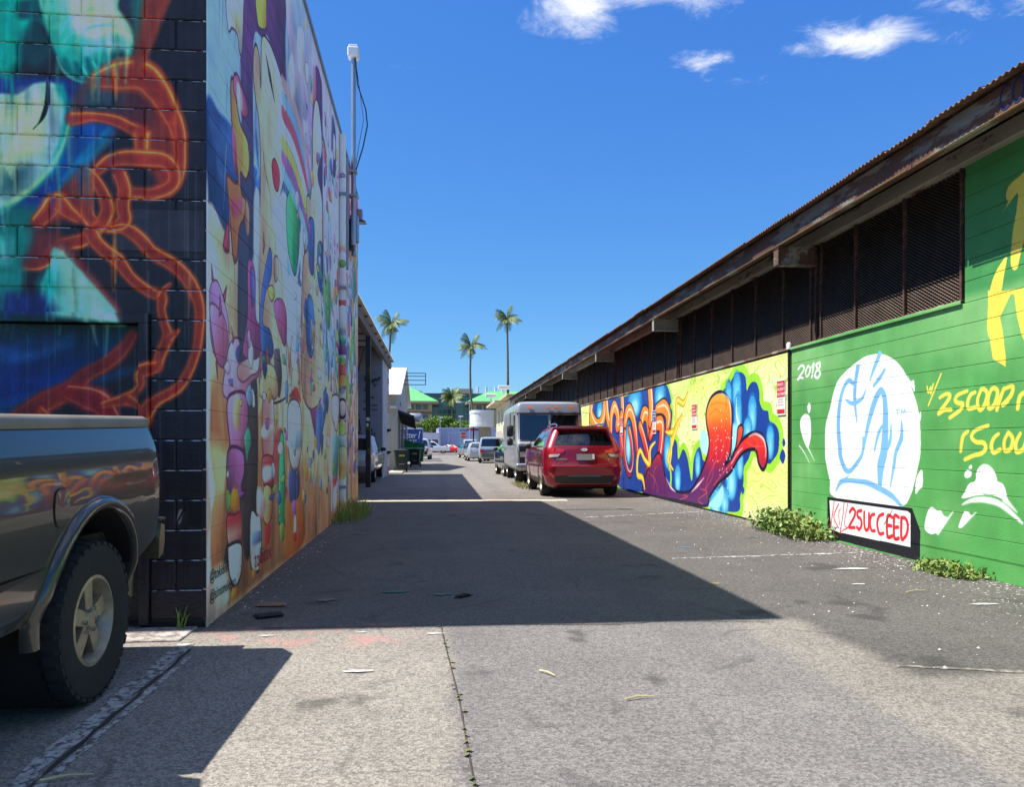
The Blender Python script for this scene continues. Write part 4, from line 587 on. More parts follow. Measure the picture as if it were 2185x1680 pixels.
# ================================================================ ground
def ground_mat():
    m = bpy.data.materials.new('asphalt'); m.use_nodes = True; b = m.node_tree.nodes['Principled BSDF']; L = m.node_tree.links.new
    b.inputs['Roughness'].default_value = .82; b.inputs['Specular IOR Level'].default_value = .3
    g = nm(m, 'ShaderNodeNewGeometry'); sp = nm(m, 'ShaderNodeSeparateXYZ')
    wob = nm(m, 'ShaderNodeTexNoise'); wob.inputs['Scale'].default_value = 1.3; wob.inputs['Detail'].default_value = 5; L(g.outputs['Position'], wob.inputs['Vector'])
    wm = nm(m, 'ShaderNodeVectorMath', operation='MULTIPLY_ADD'); L(wob.outputs['Color'], wm.inputs[0]); wm.inputs[1].default_value = (.22,.22,0); L(g.outputs['Position'], wm.inputs[2])
    L(wm.outputs[0], sp.inputs[0]); X, Y = sp.outputs[0], sp.outputs[1]
    def step(inp, a, b_): r = nm(m, 'ShaderNodeMapRange'); r.inputs['From Min'].default_value = a; r.inputs['From Max'].default_value = b_; L(inp, r.inputs[0]); return r.outputs[0]
    def mth(op, a, b_):
        n = nm(m, 'ShaderNodeMath', operation=op)
        for i, q in enumerate((a, b_)):
            if isinstance(q, (int, float)): n.inputs[i].default_value = q
            else: L(q, n.inputs[i])
        return n.outputs[0]
    def mixc(f, a, b_):
        n = nm(m, 'ShaderNodeMixRGB'); L(f, n.inputs[0]) if not isinstance(f, float) else None
        for i, q in ((1,a),(2,b_)):
            if isinstance(q, tuple): n.inputs[i].default_value = (*q,1)
            else: L(q, n.inputs[i])
        return n.outputs[0]
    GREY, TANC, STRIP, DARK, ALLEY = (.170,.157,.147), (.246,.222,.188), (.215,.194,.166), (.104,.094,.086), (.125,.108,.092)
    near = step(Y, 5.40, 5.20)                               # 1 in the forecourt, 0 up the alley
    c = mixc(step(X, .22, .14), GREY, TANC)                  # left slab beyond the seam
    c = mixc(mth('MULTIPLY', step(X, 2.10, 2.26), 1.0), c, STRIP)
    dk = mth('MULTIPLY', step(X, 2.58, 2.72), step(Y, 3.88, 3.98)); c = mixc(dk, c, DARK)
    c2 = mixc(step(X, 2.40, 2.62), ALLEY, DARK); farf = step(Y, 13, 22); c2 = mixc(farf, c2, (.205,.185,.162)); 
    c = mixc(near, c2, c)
    st = nm(m, 'ShaderNodeMapRange'); st.inputs['From Min'].default_value = .35; st.inputs['From Max'].default_value = .68; st.inputs['To Min'].default_value = .86; st.inputs['To Max'].default_value = 1.10
    n1 = nm(m, 'ShaderNodeTexNoise'); n1.inputs['Scale'].default_value = .9; n1.inputs['Detail'].default_value = 10; n1.inputs['Roughness'].default_value = .62; L(g.outputs['Position'], n1.inputs['Vector']); L(n1.outputs[0], st.inputs[0])
    mu = nm(m, 'ShaderNodeMixRGB', blend_type='MULTIPLY'); mu.inputs[0].default_value = 1; L(c, mu.inputs[1]); L(st.outputs[0], mu.inputs[2])
    # aggregate
    vo = nm(m, 'ShaderNodeTexVoronoi'); vo.inputs['Scale'].default_value = 85; L(g.outputs['Position'], vo.inputs['Vector'])
    sc = nm(m, 'ShaderNodeSeparateColor'); L(vo.outputs['Color'], sc.inputs[0])
    ag = nm(m, 'ShaderNodeMapRange'); ag.inputs['To Min'].default_value = .60; ag.inputs['To Max'].default_value = 1.44; L(sc.outputs[0], ag.inputs[0])
    mu2 = nm(m, 'ShaderNodeMixRGB', blend_type='MULTIPLY'); mu2.inputs[0].default_value = .9; L(mu.outputs[0], mu2.inputs[1]); L(ag.outputs[0], mu2.inputs[2])
    # dark oil blotches
    n4 = nm(m, 'ShaderNodeTexNoise'); n4.inputs['Scale'].default_value = 2.3; n4.inputs['Detail'].default_value = 4; mpp = nm(m, 'ShaderNodeMapping'); mpp.inputs['Location'].default_value = (4,9,2); L(g.outputs['Position'], mpp.inputs[0]); L(mpp.outputs[0], n4.inputs['Vector'])
    oil = step(n4.outputs[0], .63, .72); c = mixc(mth('MULTIPLY', oil, .6), mu2.outputs[0], (.035,.032,.03))
    # paint flecks and dust that fell along the painted walls
    def near_wall(x, w): return mth('SUBTRACT', 1.0, mth('MINIMUM', mth('MULTIPLY', mth('ABSOLUTE', mth('SUBTRACT', X, x), 0), 1/w), 1.0))
    nf = nm(m, 'ShaderNodeTexNoise'); nf.inputs['Scale'].default_value = 26; nf.inputs['Detail'].default_value = 3; L(g.outputs['Position'], nf.inputs['Vector'])
    w1 = mth('MULTIPLY', near_wall(5.15, 2.3), step(Y, 17.5, 15.5)); w2 = mth('MULTIPLY', near_wall(-1.6, .5), mth('MULTIPLY', step(Y, 17, 16), step(Y, 5.3, 5.5)))
    thr = mth('SUBTRACT', .80, mth('MULTIPLY', mth('MAXIMUM', w1, w2), .205)); fl = step(mth('SUBTRACT', nf.outputs[0], thr), 0, .03)
    c = mixc(mth('MULTIPLY', fl, .9), c, (.62,.58,.54))
    # hairline cracks and tyre-polished tracks
    vc = nm(m, 'ShaderNodeTexVoronoi', feature='DISTANCE_TO_EDGE'); vc.inputs['Scale'].default_value = .55; wv = nm(m, 'ShaderNodeVectorMath', operation='MULTIPLY_ADD'); L(n1.outputs['Color'], wv.inputs[0]); wv.inputs[1].default_value = (.5,.5,0); L(g.outputs['Position'], wv.inputs[2]); L(wv.outputs[0], vc.inputs['Vector'])
    ck = mth('MULTIPLY', step(vc.outputs['Distance'], .010, .004), step(wob.outputs[0], .50, .58)); c = mixc(mth('MULTIPLY', ck, .32), c, (.03,.028,.026))
    def track(x, w): return mth('SUBTRACT', 1.0, mth('MINIMUM', mth('MULTIPLY', mth('ABSOLUTE', mth('SUBTRACT', X, x), 0), 1/w), 1.0))
    tk = mth('MULTIPLY', mth('MAXIMUM', track(.25, .28), track(1.75, .3)), step(n4.outputs[0], .36, .6)); c = mixc(mth('MULTIPLY', tk, .30), c, (.09,.083,.078))
    # faded pink chalk by the corner
    n5 = nm(m, 'ShaderNodeTexNoise'); n5.inputs['Scale'].default_value = 5; n5.inputs['Detail'].default_value = 8; L(g.outputs['Position'], n5.inputs['Vector'])
    pk = mth('MULTIPLY', mth('MULTIPLY', step(n5.outputs[0], .48, .62), step(Y, 4.75, 4.95)), mth('MULTIPLY', step(Y, 5.5, 5.35), mth('MULTIPLY', step(X, -1.5, -1.2), step(X, .1, -.3))))
    c = mixc(mth('MULTIPLY', pk, .5), c, (.45,.20,.18))
    L(c, b.inputs['Base Color'])
    bp = nm(m, 'ShaderNodeBump'); bp.inputs['Strength'].default_value = .55; bp.inputs['Distance'].default_value = .006; L(vo.outputs['Distance'], bp.inputs['Height'])
    n6 = nm(m, 'ShaderNodeTexNoise'); n6.inputs['Scale'].default_value = 30; n6.inputs['Detail'].default_value = 6; L(g.outputs['Position'], n6.inputs['Vector'])
    bp2 = nm(m, 'ShaderNodeBump'); bp2.inputs['Strength'].default_value = .25; bp2.inputs['Distance'].default_value = .01; L(n6.outputs[0], bp2.inputs['Height']); L(bp.outputs[0], bp2.inputs['Normal']); L(bp2.outputs[0], b.inputs['Normal'])
    return m
ASPH = ground_mat()
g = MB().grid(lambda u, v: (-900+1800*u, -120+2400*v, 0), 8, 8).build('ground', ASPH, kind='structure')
WHITE_L = pm('worn line paint', (188,186,180), .7, var=.4, scale=14, col2=(100,95,90), thr=.52)
def patchy(name, pts, z, m, kind='structure'):
    n = len(pts); return MB().add([(x,y,z) for x,y in pts], [tuple(range(n))]).build(name, m, kind=kind)
def strip(name, a, b, w, z, m, seg=40, rag=.01):
    a = Vector(a); b = Vector(b); d_ = (b-a); n = Vector((-d_.y, d_.x)).normalized()*w/2; l = []; r = []
    for i in range(seg+1):
        p = a+d_*i/seg; l.append(p+n*(1+rag/w*4*(rng.random()-.5))); r.append(p-n*(1+rag/w*4*(rng.random()-.5)))
    v = [(p.x,p.y,z) for p in l]+[(p.x,p.y,z) for p in r]; f = [(i,i+1,seg+2+i,seg+1+i) for i in range(seg)]
    return MB().add(v, f).build(name, m, kind='structure')
strip('parking_line', (-1.555, 4.9), (-1.50, 1.0), .085, .004, WHITE_L, rag=.02)
strip('parking_line', (-1.445, 4.6), (-1.41, 1.0), .035, .004, WHITE_L, rag=.012)
CRK = pm('crack fill', (66,60,54), .9, var=.3)
strip('pavement_crack', (-1.487, 4.75), (-1.448, 1.0), .011, .008, CRK, rag=.010)
strip('parking_line', (2.5, 8.03), (4.88, 8.3), .05, .004, WHITE_L, rag=.03); strip('parking_line', (2.45, 12.75), (4.8, 13.65), .06, .004, WHITE_L, rag=.04)
strip('parking_line', (2.55, 4.02), (4.4, 3.5), .035, .004, pm('faded line paint', (142,134,122), .8, var=.4, scale=14, col2=(104,98,90), thr=.5), rag=.012)
# slab joints: narrow dark seams with a raised lip
def seam(pts, w=.018):
    P = catmull(pts, False, 10); v = []; 
    for i, p in enumerate(P):
        t = P[min(i+1,len(P)-1)]-P[max(i-1,0)]; n = np.array([-t[1], t[0]]); n = n/np.linalg.norm(n); k = w*(.5+rng.random()*.7)/1.2; v += [(p[0]+n[0]*k*.6, p[1]+n[1]*k*.6, .004), (p[0]-n[0]*k*.6, p[1]-n[1]*k*.6, .004)]
    return MB().add(v, [(2*i,2*i+1,2*i+3,2*i+2) for i in range(len(P)-1)]).build('pavement_crack', CRK, kind='structure')
seam([(.02,5.2),(.05,4.6),(.10,3.7),(.12,3.1),(.15,2.3),(.2,1.4)], .010)
seam([(-1.2,5.27),(-.5,5.24),(.3,5.23),(1.2,5.14),(1.6,5.2),(2.3,5.1)], .012); seam([(2.0,12.1),(3.2,12.0),(4.2,12.3)], .02); seam([(1.5,16.6),(2.6,16.8),(3.6,16.6)], .02)
# concrete apron in front of the dark wall, splashed with wall paint
APR = pm('apron concrete', (176,168,162), .85, var=.45, scale=9, bump=.4, col2=(136,124,118), thr=.52)
ap = MB(); ap.bbox(-6.5, -1.62, 4.96, 5.325, -.05, .012, .005); ap.build('concrete_apron', APR, kind='structure')
CONC = pm('pale concrete', (188,178,160), .85, var=.25, bump=.3)
MB().bbox(-2.2, -1.55, 33.0, 35.6, -.05, .06, .02).build('concrete_apron', CONC, kind='structure')
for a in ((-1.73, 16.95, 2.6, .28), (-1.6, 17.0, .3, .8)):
    strip('sun_gap_strip', (a[0], a[1]), (a[0]+4.6, a[1]-.15), .42, .004, pm('sun gap concrete', (206,188,160), .85, var=.3, scale=9), rag=.04); break  # pale concrete colour carries the bright sun gap between the two buildings

# ================================================================ left block building
LB = thing('block_building', 'tall painted block building on the left with a mural down its alley side', 'building', (-1.56, 5.33, 0))
M_F = mural_mat('dark mural wall', IMG_F, 'X', -6.2, -1.5, 0, 6.9, rough=.42, bump=.55, bscale=45, gain=(2.2,2.0,1.75), gamma=1.06)
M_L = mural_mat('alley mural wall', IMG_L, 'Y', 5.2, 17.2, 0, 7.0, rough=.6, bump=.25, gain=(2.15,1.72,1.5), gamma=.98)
CR = .2032; CW = .4064
FW = MB().add([(-6.2,5.342,0),(-3.3,5.342,0),(-3.3,5.342,6.7),(-6.2,5.342,6.7)], [(0,1,2,3)])  # beyond the picture
FW = MB()
# mortar bed of the front wall, open at the door
DX0, DX1, DZ = -5.4, -2.0, 2.06
for (x0,x1,z0,z1) in ((-6.2,DX0,0,6.6),(DX1,-1.575,0,6.6),(DX0,DX1,DZ,6.6)): FW.box(x0, x1, 5.343, 5.53, z0, z1)
FWO = FW.build('front_wall', M_F, LB, True)
def block_mesh(w, h, d, c=.007, e=None):                           # chamfered front, faces -Y, origin at lower left front
    e = c if e is None else e
    return MB().add([(e,0,c),(w-e,0,c),(w-e,0,h-c),(e,0,h-c),(0,c,0),(w,c,0),(w,c,h),(0,c,h),(0,d,0),(w,d,0),(w,d,h),(0,d,h)],
        [(0,1,2,3),(0,4,5,1),(1,5,6,2),(2,6,7,3),(3,7,4,0),(4,8,9,5),(5,9,10,6),(6,10,11,7),(7,11,8,4)])
def proto(mb, name, m):
    me = bpy.data.meshes.new(name); me.from_pydata(mb.v, [], mb.f); me.update(); me.materials.append(m); return me
def put(me, name, loc, parent, rot=0):
    o = bpy.data.objects.new(name, me); C.objects.link(o); o.location = loc; o.rotation_euler = (0,0,rot); o.parent = parent; o.matrix_parent_inverse = Matrix.Translation(-wloc(parent)); return o
J = .006
cache = {}
def blk(w, m, key):
    k = (round(w,2), key)
    if k not in cache:
        cache[k] = proto(block_mesh(w-J, CR-J, .03), 'block', m); cache[k].materials.append(EDGE_GLINT); cache[k].polygons[3].material_index = 1
    return cache[k]
EDGE_GLINT = pm('block edge glint', (206,212,216), .5, var=.5, scale=7, col2=(44,46,54), thr=.5)  # sky glint on the upper block edges, painted as patchy pale colour
rest = MB(); nblk = 0
for r in range(32):
    z = r*CR+.06
    off = (CW/2 if r % 2 else 0); x = -1.563
    edges = [x]; first = CW/2-.0 if r % 2 else CW
    e = x-first
    while e > -6.3: edges.append(e); e -= CW
    for i in range(len(edges)-1):
        x1, x0 = edges[i], edges[i+1]; w = x1-x0
        if z < DZ+.05 and x0 < DX1+.05:
            if x1 <= DX1+.06 and x1 > DX0: 
                continue
            if x0 < DX1+.06 and x1 > DX1: w = x1-(DX1+.065); x0 = DX1+.065
            if w < .03: continue
        if x1 < -3.25 or z > 4.35:
            rest.add([(p[0]+x0, p[1]+5.33, p[2]+z) for p in block_mesh(w-J, CR-J, .02).v], block_mesh(w-J, CR-J, .02).f)
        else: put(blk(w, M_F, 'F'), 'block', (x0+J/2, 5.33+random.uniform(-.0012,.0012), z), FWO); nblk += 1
rest.build('block_field', M_F, LB, True, kind='stuff')
# smooth render patch near the corner
MB().bbox(-2.15, -1.575, 5.321, 5.345, 2.545, 2.83, .006).build('render_patch', M_F, LB, True)
# side wall: mortar bed with a stepped parapet, then blocks
LK = (-1.74+1.56)/(16.8-5.33); lang = math.atan2(-LK, 1)
def lx(y): return -1.56+LK*(y-5.33)
top = [(5.33,6.6),(13.1,6.64),(14.7,6.62),(16.8,6.58)]
SW = MB().prism([(5.345,0),(16.78,0)]+top[::-1][:-1]+[(5.345,6.6)], 0, 1, lambda a, b, t: (lx(a)-.006-.2*t, a, b))
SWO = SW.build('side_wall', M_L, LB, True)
rest = MB(); ns = 0
def sblk(w, key):
    k = (round(w,2), key)
    if k not in cache:
        b = block_mesh(w-.0006, CR-.004, .03, .0025, 0); b.v = [(-p[1], p[0], p[2]) for p in b.v]; cache[k] = proto(b, 'block', M_L)
    return cache[k]
for r in range(33):
    z = r*CR+.06; y = 5.332; first = CW if r % 2 else CW/2; e = [y, y+first]
    while e[-1] < 16.75: e.append(min(16.78, e[-1]+CW))
    for i in range(len(e)-1):
        y0, y1 = e[i], e[i+1]; w = y1-y0
        if w < .05: continue
        tz = np.interp(y1, [t[0] for t in top], [t[1] for t in top])
        if z+CR > tz: continue
        vis_top = 1.24+(950)/1620*y0
        if y0 < 8.4 and z < vis_top+.1:
            o = put(sblk(w, 'L'), 'block', (lx(y0), y0+J/2, z), SWO, lang*0); o.rotation_euler = (0,0,math.atan(-LK)); ns += 1
        else:
            b = block_mesh(w-.0006, CR-.004, .02, .0025, 0); rest.add([(lx(y0+p[0])-p[1], p[0]+y0+J/2, p[2]+z) for p in b.v], b.f)
rest.build('block_field', M_L, LB, True, kind='stuff')
# footing course along both walls
FT = pm('wall footing', (120,104,92), .85, var=.3, bump=.3)
MB().box(-1.562, -1.54, 5.40, 5.41, 0, .01).build('footing', FT, LB, True)
# parapet cap, roof, other walls
CAPM = pm('metal cap', (150,158,166), .45, metal=.6, var=.15)
cp = MB()
for i in range(len(top)-1):
    (a, za), (b, zb) = top[i], top[i+1]
    cp.add([(lx(a)+.025,a,za),(lx(b)+.025,b,zb),(lx(b)+.025,b,zb+.05),(lx(a)+.025,a,za+.05),(lx(a)-.24,a,za),(lx(b)-.24,b,zb),(lx(b)-.24,b,zb+.05),(lx(a)-.24,a,za+.05)], [(0,1,2,3),(3,2,6,7),(7,6,5,4),(4,5,1,0),(0,3,7,4),(1,5,6,2)])
cp.build('parapet_cap', CAPM, LB, True)
MB().box(-6.2, -1.55, 5.31, 5.55, 6.602, 6.65).build('parapet_cap', CAPM, LB, True)
PLW = pm('plain block paint', (150,160,172), .7, var=.2, bump=.2)
MB().box(-14, -1.96, 16.6, 16.79, 0, 6.1).build('rear_wall', PLW, LB, True); MB().box(-14, -1.8, 5.5, 16.6, 5.9, 6.0).build('roof_deck', PLW, LB, True); MB().box(-14, -6.2, 5.34, 5.53, 0, 6.6).build('front_wall_return', M_F, LB, True)
# roller door in its steel frame
fr = MB(); fr.bbox(DX0, DX1+.065, 5.30, 5.40, DZ, DZ+.065, .004); fr.bbox(DX1, DX1+.065, 5.30, 5.40, .03, DZ, .004)
fr.build('door_frame', M_F, LB, True)
MB().bbox(DX0, DX1-.002, 5.40, 5.43, .03, DZ-.002, .004).build('door_panel', M_F, LB, True)
MB().box(-1.68, -1.60, 5.326, 5.338, .70, .86).build('pipe_plate', pm('bare patch', (14,14,16), .6), LB, True)
# downspout and conduits on the alley side (painted over with the mural)
def pipe(name, y, z0, z1, r, m, dx=.06, parent=LB):
    return MB().tube([(lx(y)+dx, y, z0), (lx(y)+dx, y, z1)], r, 10).build(name, m, parent, True, smooth=60)
pipe('downspout', 13.2, .12, 6.55, .055, M_L); pipe('conduit', 13.9, 4.4, 6.42, .03, CAPM); pipe('conduit', 14.9, 4.9, 6.1, .04, CAPM, .08)
for z in (.5, 2.2, 3.9, 5.5): MB().bbox(lx(13.2)-.01, lx(13.2)+.125, 13.13, 13.27, z, z+.05, .005).build('pipe_strap', CAPM, LB, True)
DKM = pm('dark steel', (44,44,48), .5, metal=.3, var=.3)
MB().bbox(lx(15.2), lx(15.2)+.15, 15.05, 15.35, 5.25, 5.75, .02).build('junction_box', CAPM, LB, True); MB().bbox(lx(14.6), lx(14.6)+.12, 14.5, 14.75, 4.95, 5.5, .02).build('junction_box', DKM, LB, True)
# lamp housing on the back edge
hb = MB(); hb.bbox(lx(16.7), lx(16.7)+.11, 16.55, 16.75, 6.08, 6.32, .01); hb.build('lamp_housing', CAPM, LB, True)
MB().prism([(0,0),(.15,0),(.19,-.03),(.02,-.035)], 16.53, 16.77, lambda a, b, t: (lx(16.7)+.0+a, t, 6.075+b)).build('lamp_housing_lip', DKM, LB, True)
SGN = pm('signature ink', (60,56,60), .7); SGR = pm('red signature ink', (196,52,70), .7)
RA = Matrix(((0,0,1),(1,0,0),(0,1,0)))
text('signature', '@tokidoki', SGN, LB, .11, (lx(5.40)+.004, 5.38, .30), RA, ext=.0005, shear=.1); text('signature', '@simonelegno', SGN, LB, .11, (lx(5.40)+.004, 5.38, .16), RA, ext=.0005, shear=.1)
text('signature', 'tokidoki', SGR, LB, .22, (lx(6.9)+.004, 6.75, .17), RA, ext=.0005)
# antenna pole strapped to the parapet
AP = thing('antenna_pole', 'slim white pole with a square white box on top above the mural wall', 'pole', (lx(14.5)+.12, 14.5, 4.9))
WMT = pm('white enamel', (222,224,226), .4, var=.08); STL = pm('galvanised steel', (176,180,184), .35, metal=.8, var=.15)
px = lx(14.5)+.12
MB().tube([(px,14.5,5.0),(px,14.5,8.55)], .045, 12).build('mast', STL, AP, True, smooth=60)
b_ = MB(); b_.bbox(px-.105, px+.105, 14.39, 14.61, 8.52, 8.70, .02); b_.bbox(px-.085, px+.085, 14.41, 14.59, 8.70, 8.745, .012); b_.build('antenna_box', WMT, AP, True)
MB().tube([(px+.04,14.45,8.5),(px+.08,14.42,8.0),(px+.24,14.35,7.5),(px+.27,14.35,7.2),(px+.18,14.4,6.8),(px+.05,14.45,6.4)], .012, 6).build('cable', pm('black cable', (24,24,28), .5), AP, True, smooth=60)
MB().tube([(px+.03,14.45,8.5),(px+.10,14.42,8.05),(px+.2,14.35,7.3),(px+.10,14.4,6.8),(px+.05,14.45,6.5)], .006, 5).build('cable', MATS['black cable'], AP, True)
for z in (5.9, 6.35): MB().bbox(px-.14, px+.07, 14.42, 14.58, z, z+.045, .005).build('bracket', STL, AP, True)

# ================================================================ right-hand warehouse
RB = thing('warehouse', 'long low warehouse on the right with rusty corrugated eaves and dark mesh windows', 'building', (5.06, 25, 0))
RUST = pm('rusty steel', (104,76,60), .8, var=.45, scale=3, bump=.4, col2=(150,146,138), thr=.53, stretch=(1,.35,1))
GSTL = pm('old grey paint', (158,152,138), .65, var=.25, scale=2.2, bump=.2, col2=(98,66,50), thr=.60, stretch=(1,.4,1.6))
CHN = pm('rusting channel', (124,118,108), .7, var=.35, scale=1.6, bump=.3, col2=(92,58,42), thr=.46, stretch=(1,.45,1.8))
ROOFM = pm('rusted corrugated iron', (128,98,80), .75, var=.45, scale=2.5, bump=.25, col2=(96,60,44), thr=.54, stretch=(.5,1,1))
Y0, Y1 = 1.0, 47.5
# corrugated sheets, each a part
def sheet_mesh(w=.68, p=.068, amp=.011, x0=0, x1=6.0, rise=1.45):
    v = []; f = []; n = int(round(w/p*6)); xs = [x0, x0+.02, x1]
    for i in range(n+2):
        y = w*i/n*1.0; zz_ = amp*math.cos(2*math.pi*y/p)
        for x in xs: v.append((x, y, zz_+rise*(x-x0)/(x1-x0)))
    k = len(v)
    for i in range(n+2):
        y = w*i/n*1.0; zz_ = amp*math.cos(2*math.pi*y/p)
        for x in xs: v.append((x, y, zz_+rise*(x-x0)/(x1-x0)-.003))
    m_ = len(xs)
    for i in range(n+1):
        for j in range(m_-1):
            a = i*m_+j; f += [(a, a+1, a+m_+1, a+m_), (k+a, k+a+m_, k+a+m_+1, k+a+1)]
        f.append((i*m_, i*m_+m_, k+i*m_+m_, k+i*m_))
    return MB().add(v, f)
sh = proto(sheet_mesh(), 'roof_sheet', ROOFM)
y = Y0
while y < Y1:
    o = put(sh, 'roof_sheet', (4.375+random.uniform(-.02,.015), y, 4.135+random.uniform(-.004,.006)), RB); y += .68
# eave channel: web and flanges, in 6 m lengths butted together
y = Y0; 
for k in range(8):
    y0 = Y0+k*5.85+(3.93-1.0)-5.85 if False else Y0+k*5.85; y1 = min(y0+5.835, Y1)
    c_ = MB(); c_.box(4.50, 4.512, y0, y1, 3.885, 4.125); c_.box(4.512, 4.575, y0, y1, 3.885, 3.897); c_.box(4.512, 4.575, y0, y1, 4.113, 4.125)
    c_.build('eave_channel', CHN, RB, True)
    MB().tube([(4.487,y0+.05,3.888),(4.487,y1-.05,3.888)], .007, 6).build('eave_conduit', pm('yellow conduit', (128,106,66), .6, var=.3) if k == 0 else MATS['yellow conduit'], RB, True)
# soffit boards + wall plate beam behind
MB().box(4.58, 6.2, Y0, Y1, 4.128, 4.14).build('soffit', pm('soffit', (118,104,86), .85, var=.4, scale=2, stretch=(1,.3,1), col2=(70,54,44), thr=.56), RB, True)
MB().bbox(4.98, 5.12, Y0, Y1, 3.93, 4.10, .01).build('wall_beam', GSTL, RB, True)
# rafter brackets: I-section stubs
BRY = [3.93+5.85*k for k in range(8)]
def bracket(yb):
    t = MB(); h0, h1 = 3.645, 3.885
    t.box(4.515, 5.05, yb-.008, yb+.008, h0+.012, h1-.012); t.box(4.515, 5.05, yb-.07, yb+.07, h0, h0+.012); t.box(4.515, 5.05, yb-.07, yb+.07, h1-.012, h1-.001); t.box(4.503, 4.515, yb-.07, yb+.07, h0, h1-.001)
    return t
for yb in BRY:
    if yb < Y1: bracket(yb).build('rafter_bracket', GSTL if yb != BRY[1] else RUST, RB, True)
# screens
DARKI = pm('dark interior', (20,19,18), .95, var=.1)
MB().box(5.55, 5.6, 6.9, Y1, 2.6, 4.1).build('inner_lining', DARKI, RB, True); MB().box(5.10, 5.56, 6.88, Y1, 4.05, 4.099).build('head_lining', DARKI, RB, True); MB().box(5.12, 5.55, 6.90, Y1, 2.56, 2.6).build('sill_lining', DARKI, RB, True)
MESHM = pm('expanded metal', (88,72,60), .6, metal=.3, var=.4, scale=5)
def screen_mesh(w, h, cw=.062, ch=.036, t=.011):
    b = MB(); nx = max(1, int(round(w/cw))); cw = w/nx; nz = int(h/ch)
    for i in range(nx):                                        # zigzag strands between neighbouring columns
        for k in range(nz):
            for s_ in (0,1):
                z0 = k*ch+(ch/2 if i % 2 else 0)*0; y0 = i*cw; 
                za, zb = (z0, z0+ch/2) if s_ == 0 else (z0+ch, z0+ch/2)
                ya, yb_ = (y0, y0+cw/2) if True else (0,0)
                b.add([(0,ya,za-t/2),(0,yb_,zb-t/2),(.006,yb_,zb+t/2),(.006,ya,za+t/2)], [(0,1,2,3)])
                b.add([(0,y0+cw/2,zb-t/2),(0,y0+cw,za-t/2),(.006,y0+cw,za+t/2),(.006,y0+cw/2,zb+t/2)], [(0,1,2,3)])
    return b
PW = 5.85/6
scr = proto(screen_mesh(PW-.05, 1.42), 'mesh_screen', MESHM); mul = proto(MB().bbox(-.012, .03, -.014, .014, 0, 1.46, .004), 'mullion', pm('mullion rust', (92,62,48), .85, var=.4, scale=4, bump=.3, col2=(58,42,36), thr=.5))
edges = [6.9]+[9.78-PW*2, 9.78-PW, 9.78]
y = 9.78
while y+PW < Y1: y += PW; edges.append(y)
scn = proto(screen_mesh(edges[1]-edges[0]-.05, 1.42), 'mesh_screen', MESHM)
for i in range(len(edges)-1):
    put(scn if i == 0 else scr, 'mesh_screen', (5.075, edges[i]+.025, 2.645), RB); put(mul, 'mullion', (5.06, edges[i]+(.02 if i == 0 else 0), 2.64), RB)
    if i > 2 and abs((edges[i]-9.78)/5.85-round((edges[i]-9.78)/5.85)) < .01: put(mul, 'mullion', (5.06, edges[i]+.14, 2.64), RB); put(mul, 'mullion', (5.06, edges[i]-.14, 2.64), RB)
# bay cladding: some far bays are backed with boards close behind the mesh
MB().box(5.04, 5.10, 6.9, Y1, 2.615, 2.65).build('screen_sill', RUST, RB, True)
# green block wall
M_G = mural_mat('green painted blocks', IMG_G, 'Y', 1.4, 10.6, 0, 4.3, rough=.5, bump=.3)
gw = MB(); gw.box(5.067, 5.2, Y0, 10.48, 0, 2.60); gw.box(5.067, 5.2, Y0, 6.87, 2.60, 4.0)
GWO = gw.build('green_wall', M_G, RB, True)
rest = MB(); ng = 0
def gblk(w):
    k = (round(w,2), 'G')
    if k not in cache:
        b = block_mesh(w, CR-.004, .03, .0035, 0); b.v = [(p[1], w-p[0], p[2]) for p in b.v]; cache[k] = proto(b, 'block', M_G)
    return cache[k]
for r in range(20):
    z = r*CR-.03+.0; z = max(z, 0); y = 10.48; lim = Y0; e = [y, y-(CW if r % 2 else CW/2)]
    while e[-1] > lim+.01: e.append(max(lim, e[-1]-CW))
    for i in range(len(e)-1):
        y1, y0 = e[i], e[i+1]; w = y1-y0
        if w < .04: continue
        if z+CR > 2.625 and y1 > 6.9:
            if y0 >= 6.87: continue
            y1 = 6.87; w = y1-y0
            if w < .04: continue
        if z+CR > 4.02: continue
        if y1 > 5.55: put(gblk(w), 'block', (5.06, y0, z), GWO); ng += 1
        else:
            b = block_mesh(w, CR-.004, .02, .0035, 0); rest.add([(5.06+p[1], y1-p[0], z+p[2]) for p in b.v], b.f)
rest.build('block_field', M_G, RB, True, kind='stuff')
MB().bbox(5.03, 5.2, 6.9, 10.48, 2.602, 2.64, .006).build('wall_coping', M_G, RB, True)
# lime plywood panels
M_R = mural_mat('lime plywood', IMG_R, 'Y', 10.4, 31.0, 0, 2.8, rough=.42, bump=.06, bscale=12, grime=.08)
MB().box(5.09, 5.25, 10.5, Y1, 0, 2.61).build('plinth_wall', pm('plinth wall', (140,134,120), .8, var=.3), RB, True)
pan = proto(MB().bbox(0, .02, 0, 1.212, 0, 2.55, .003), 'plywood_panel', M_R)
for k in range(16): put(pan, 'plywood_panel', (5.055+random.uniform(-.003,.003), 10.54+1.219*k, .035), RB)
# pipe in the joint of green wall and plywood
MB().tube([(5.03,10.5,.06),(5.03,10.5,2.62)], .02, 8).build('corner_pipe', pm('black pipe', (26,26,28), .4), RB, True, smooth=60); MB().lathe([(0,2.62),(.035,2.62),(.035,2.70),(.02,2.72),(0,2.72)], (5.03,10.5,0), 'z', 10).build('pipe_cap', WMT, RB, True, smooth=40)
# tag painted on the eave channel
text('graffiti_tag', 'COVX', pm('navy tag ink', (26,32,84), .6), RB, .30, (4.497, 5.72, 3.915), ROT_W, ext=.0005, shear=.1, sx=.62)
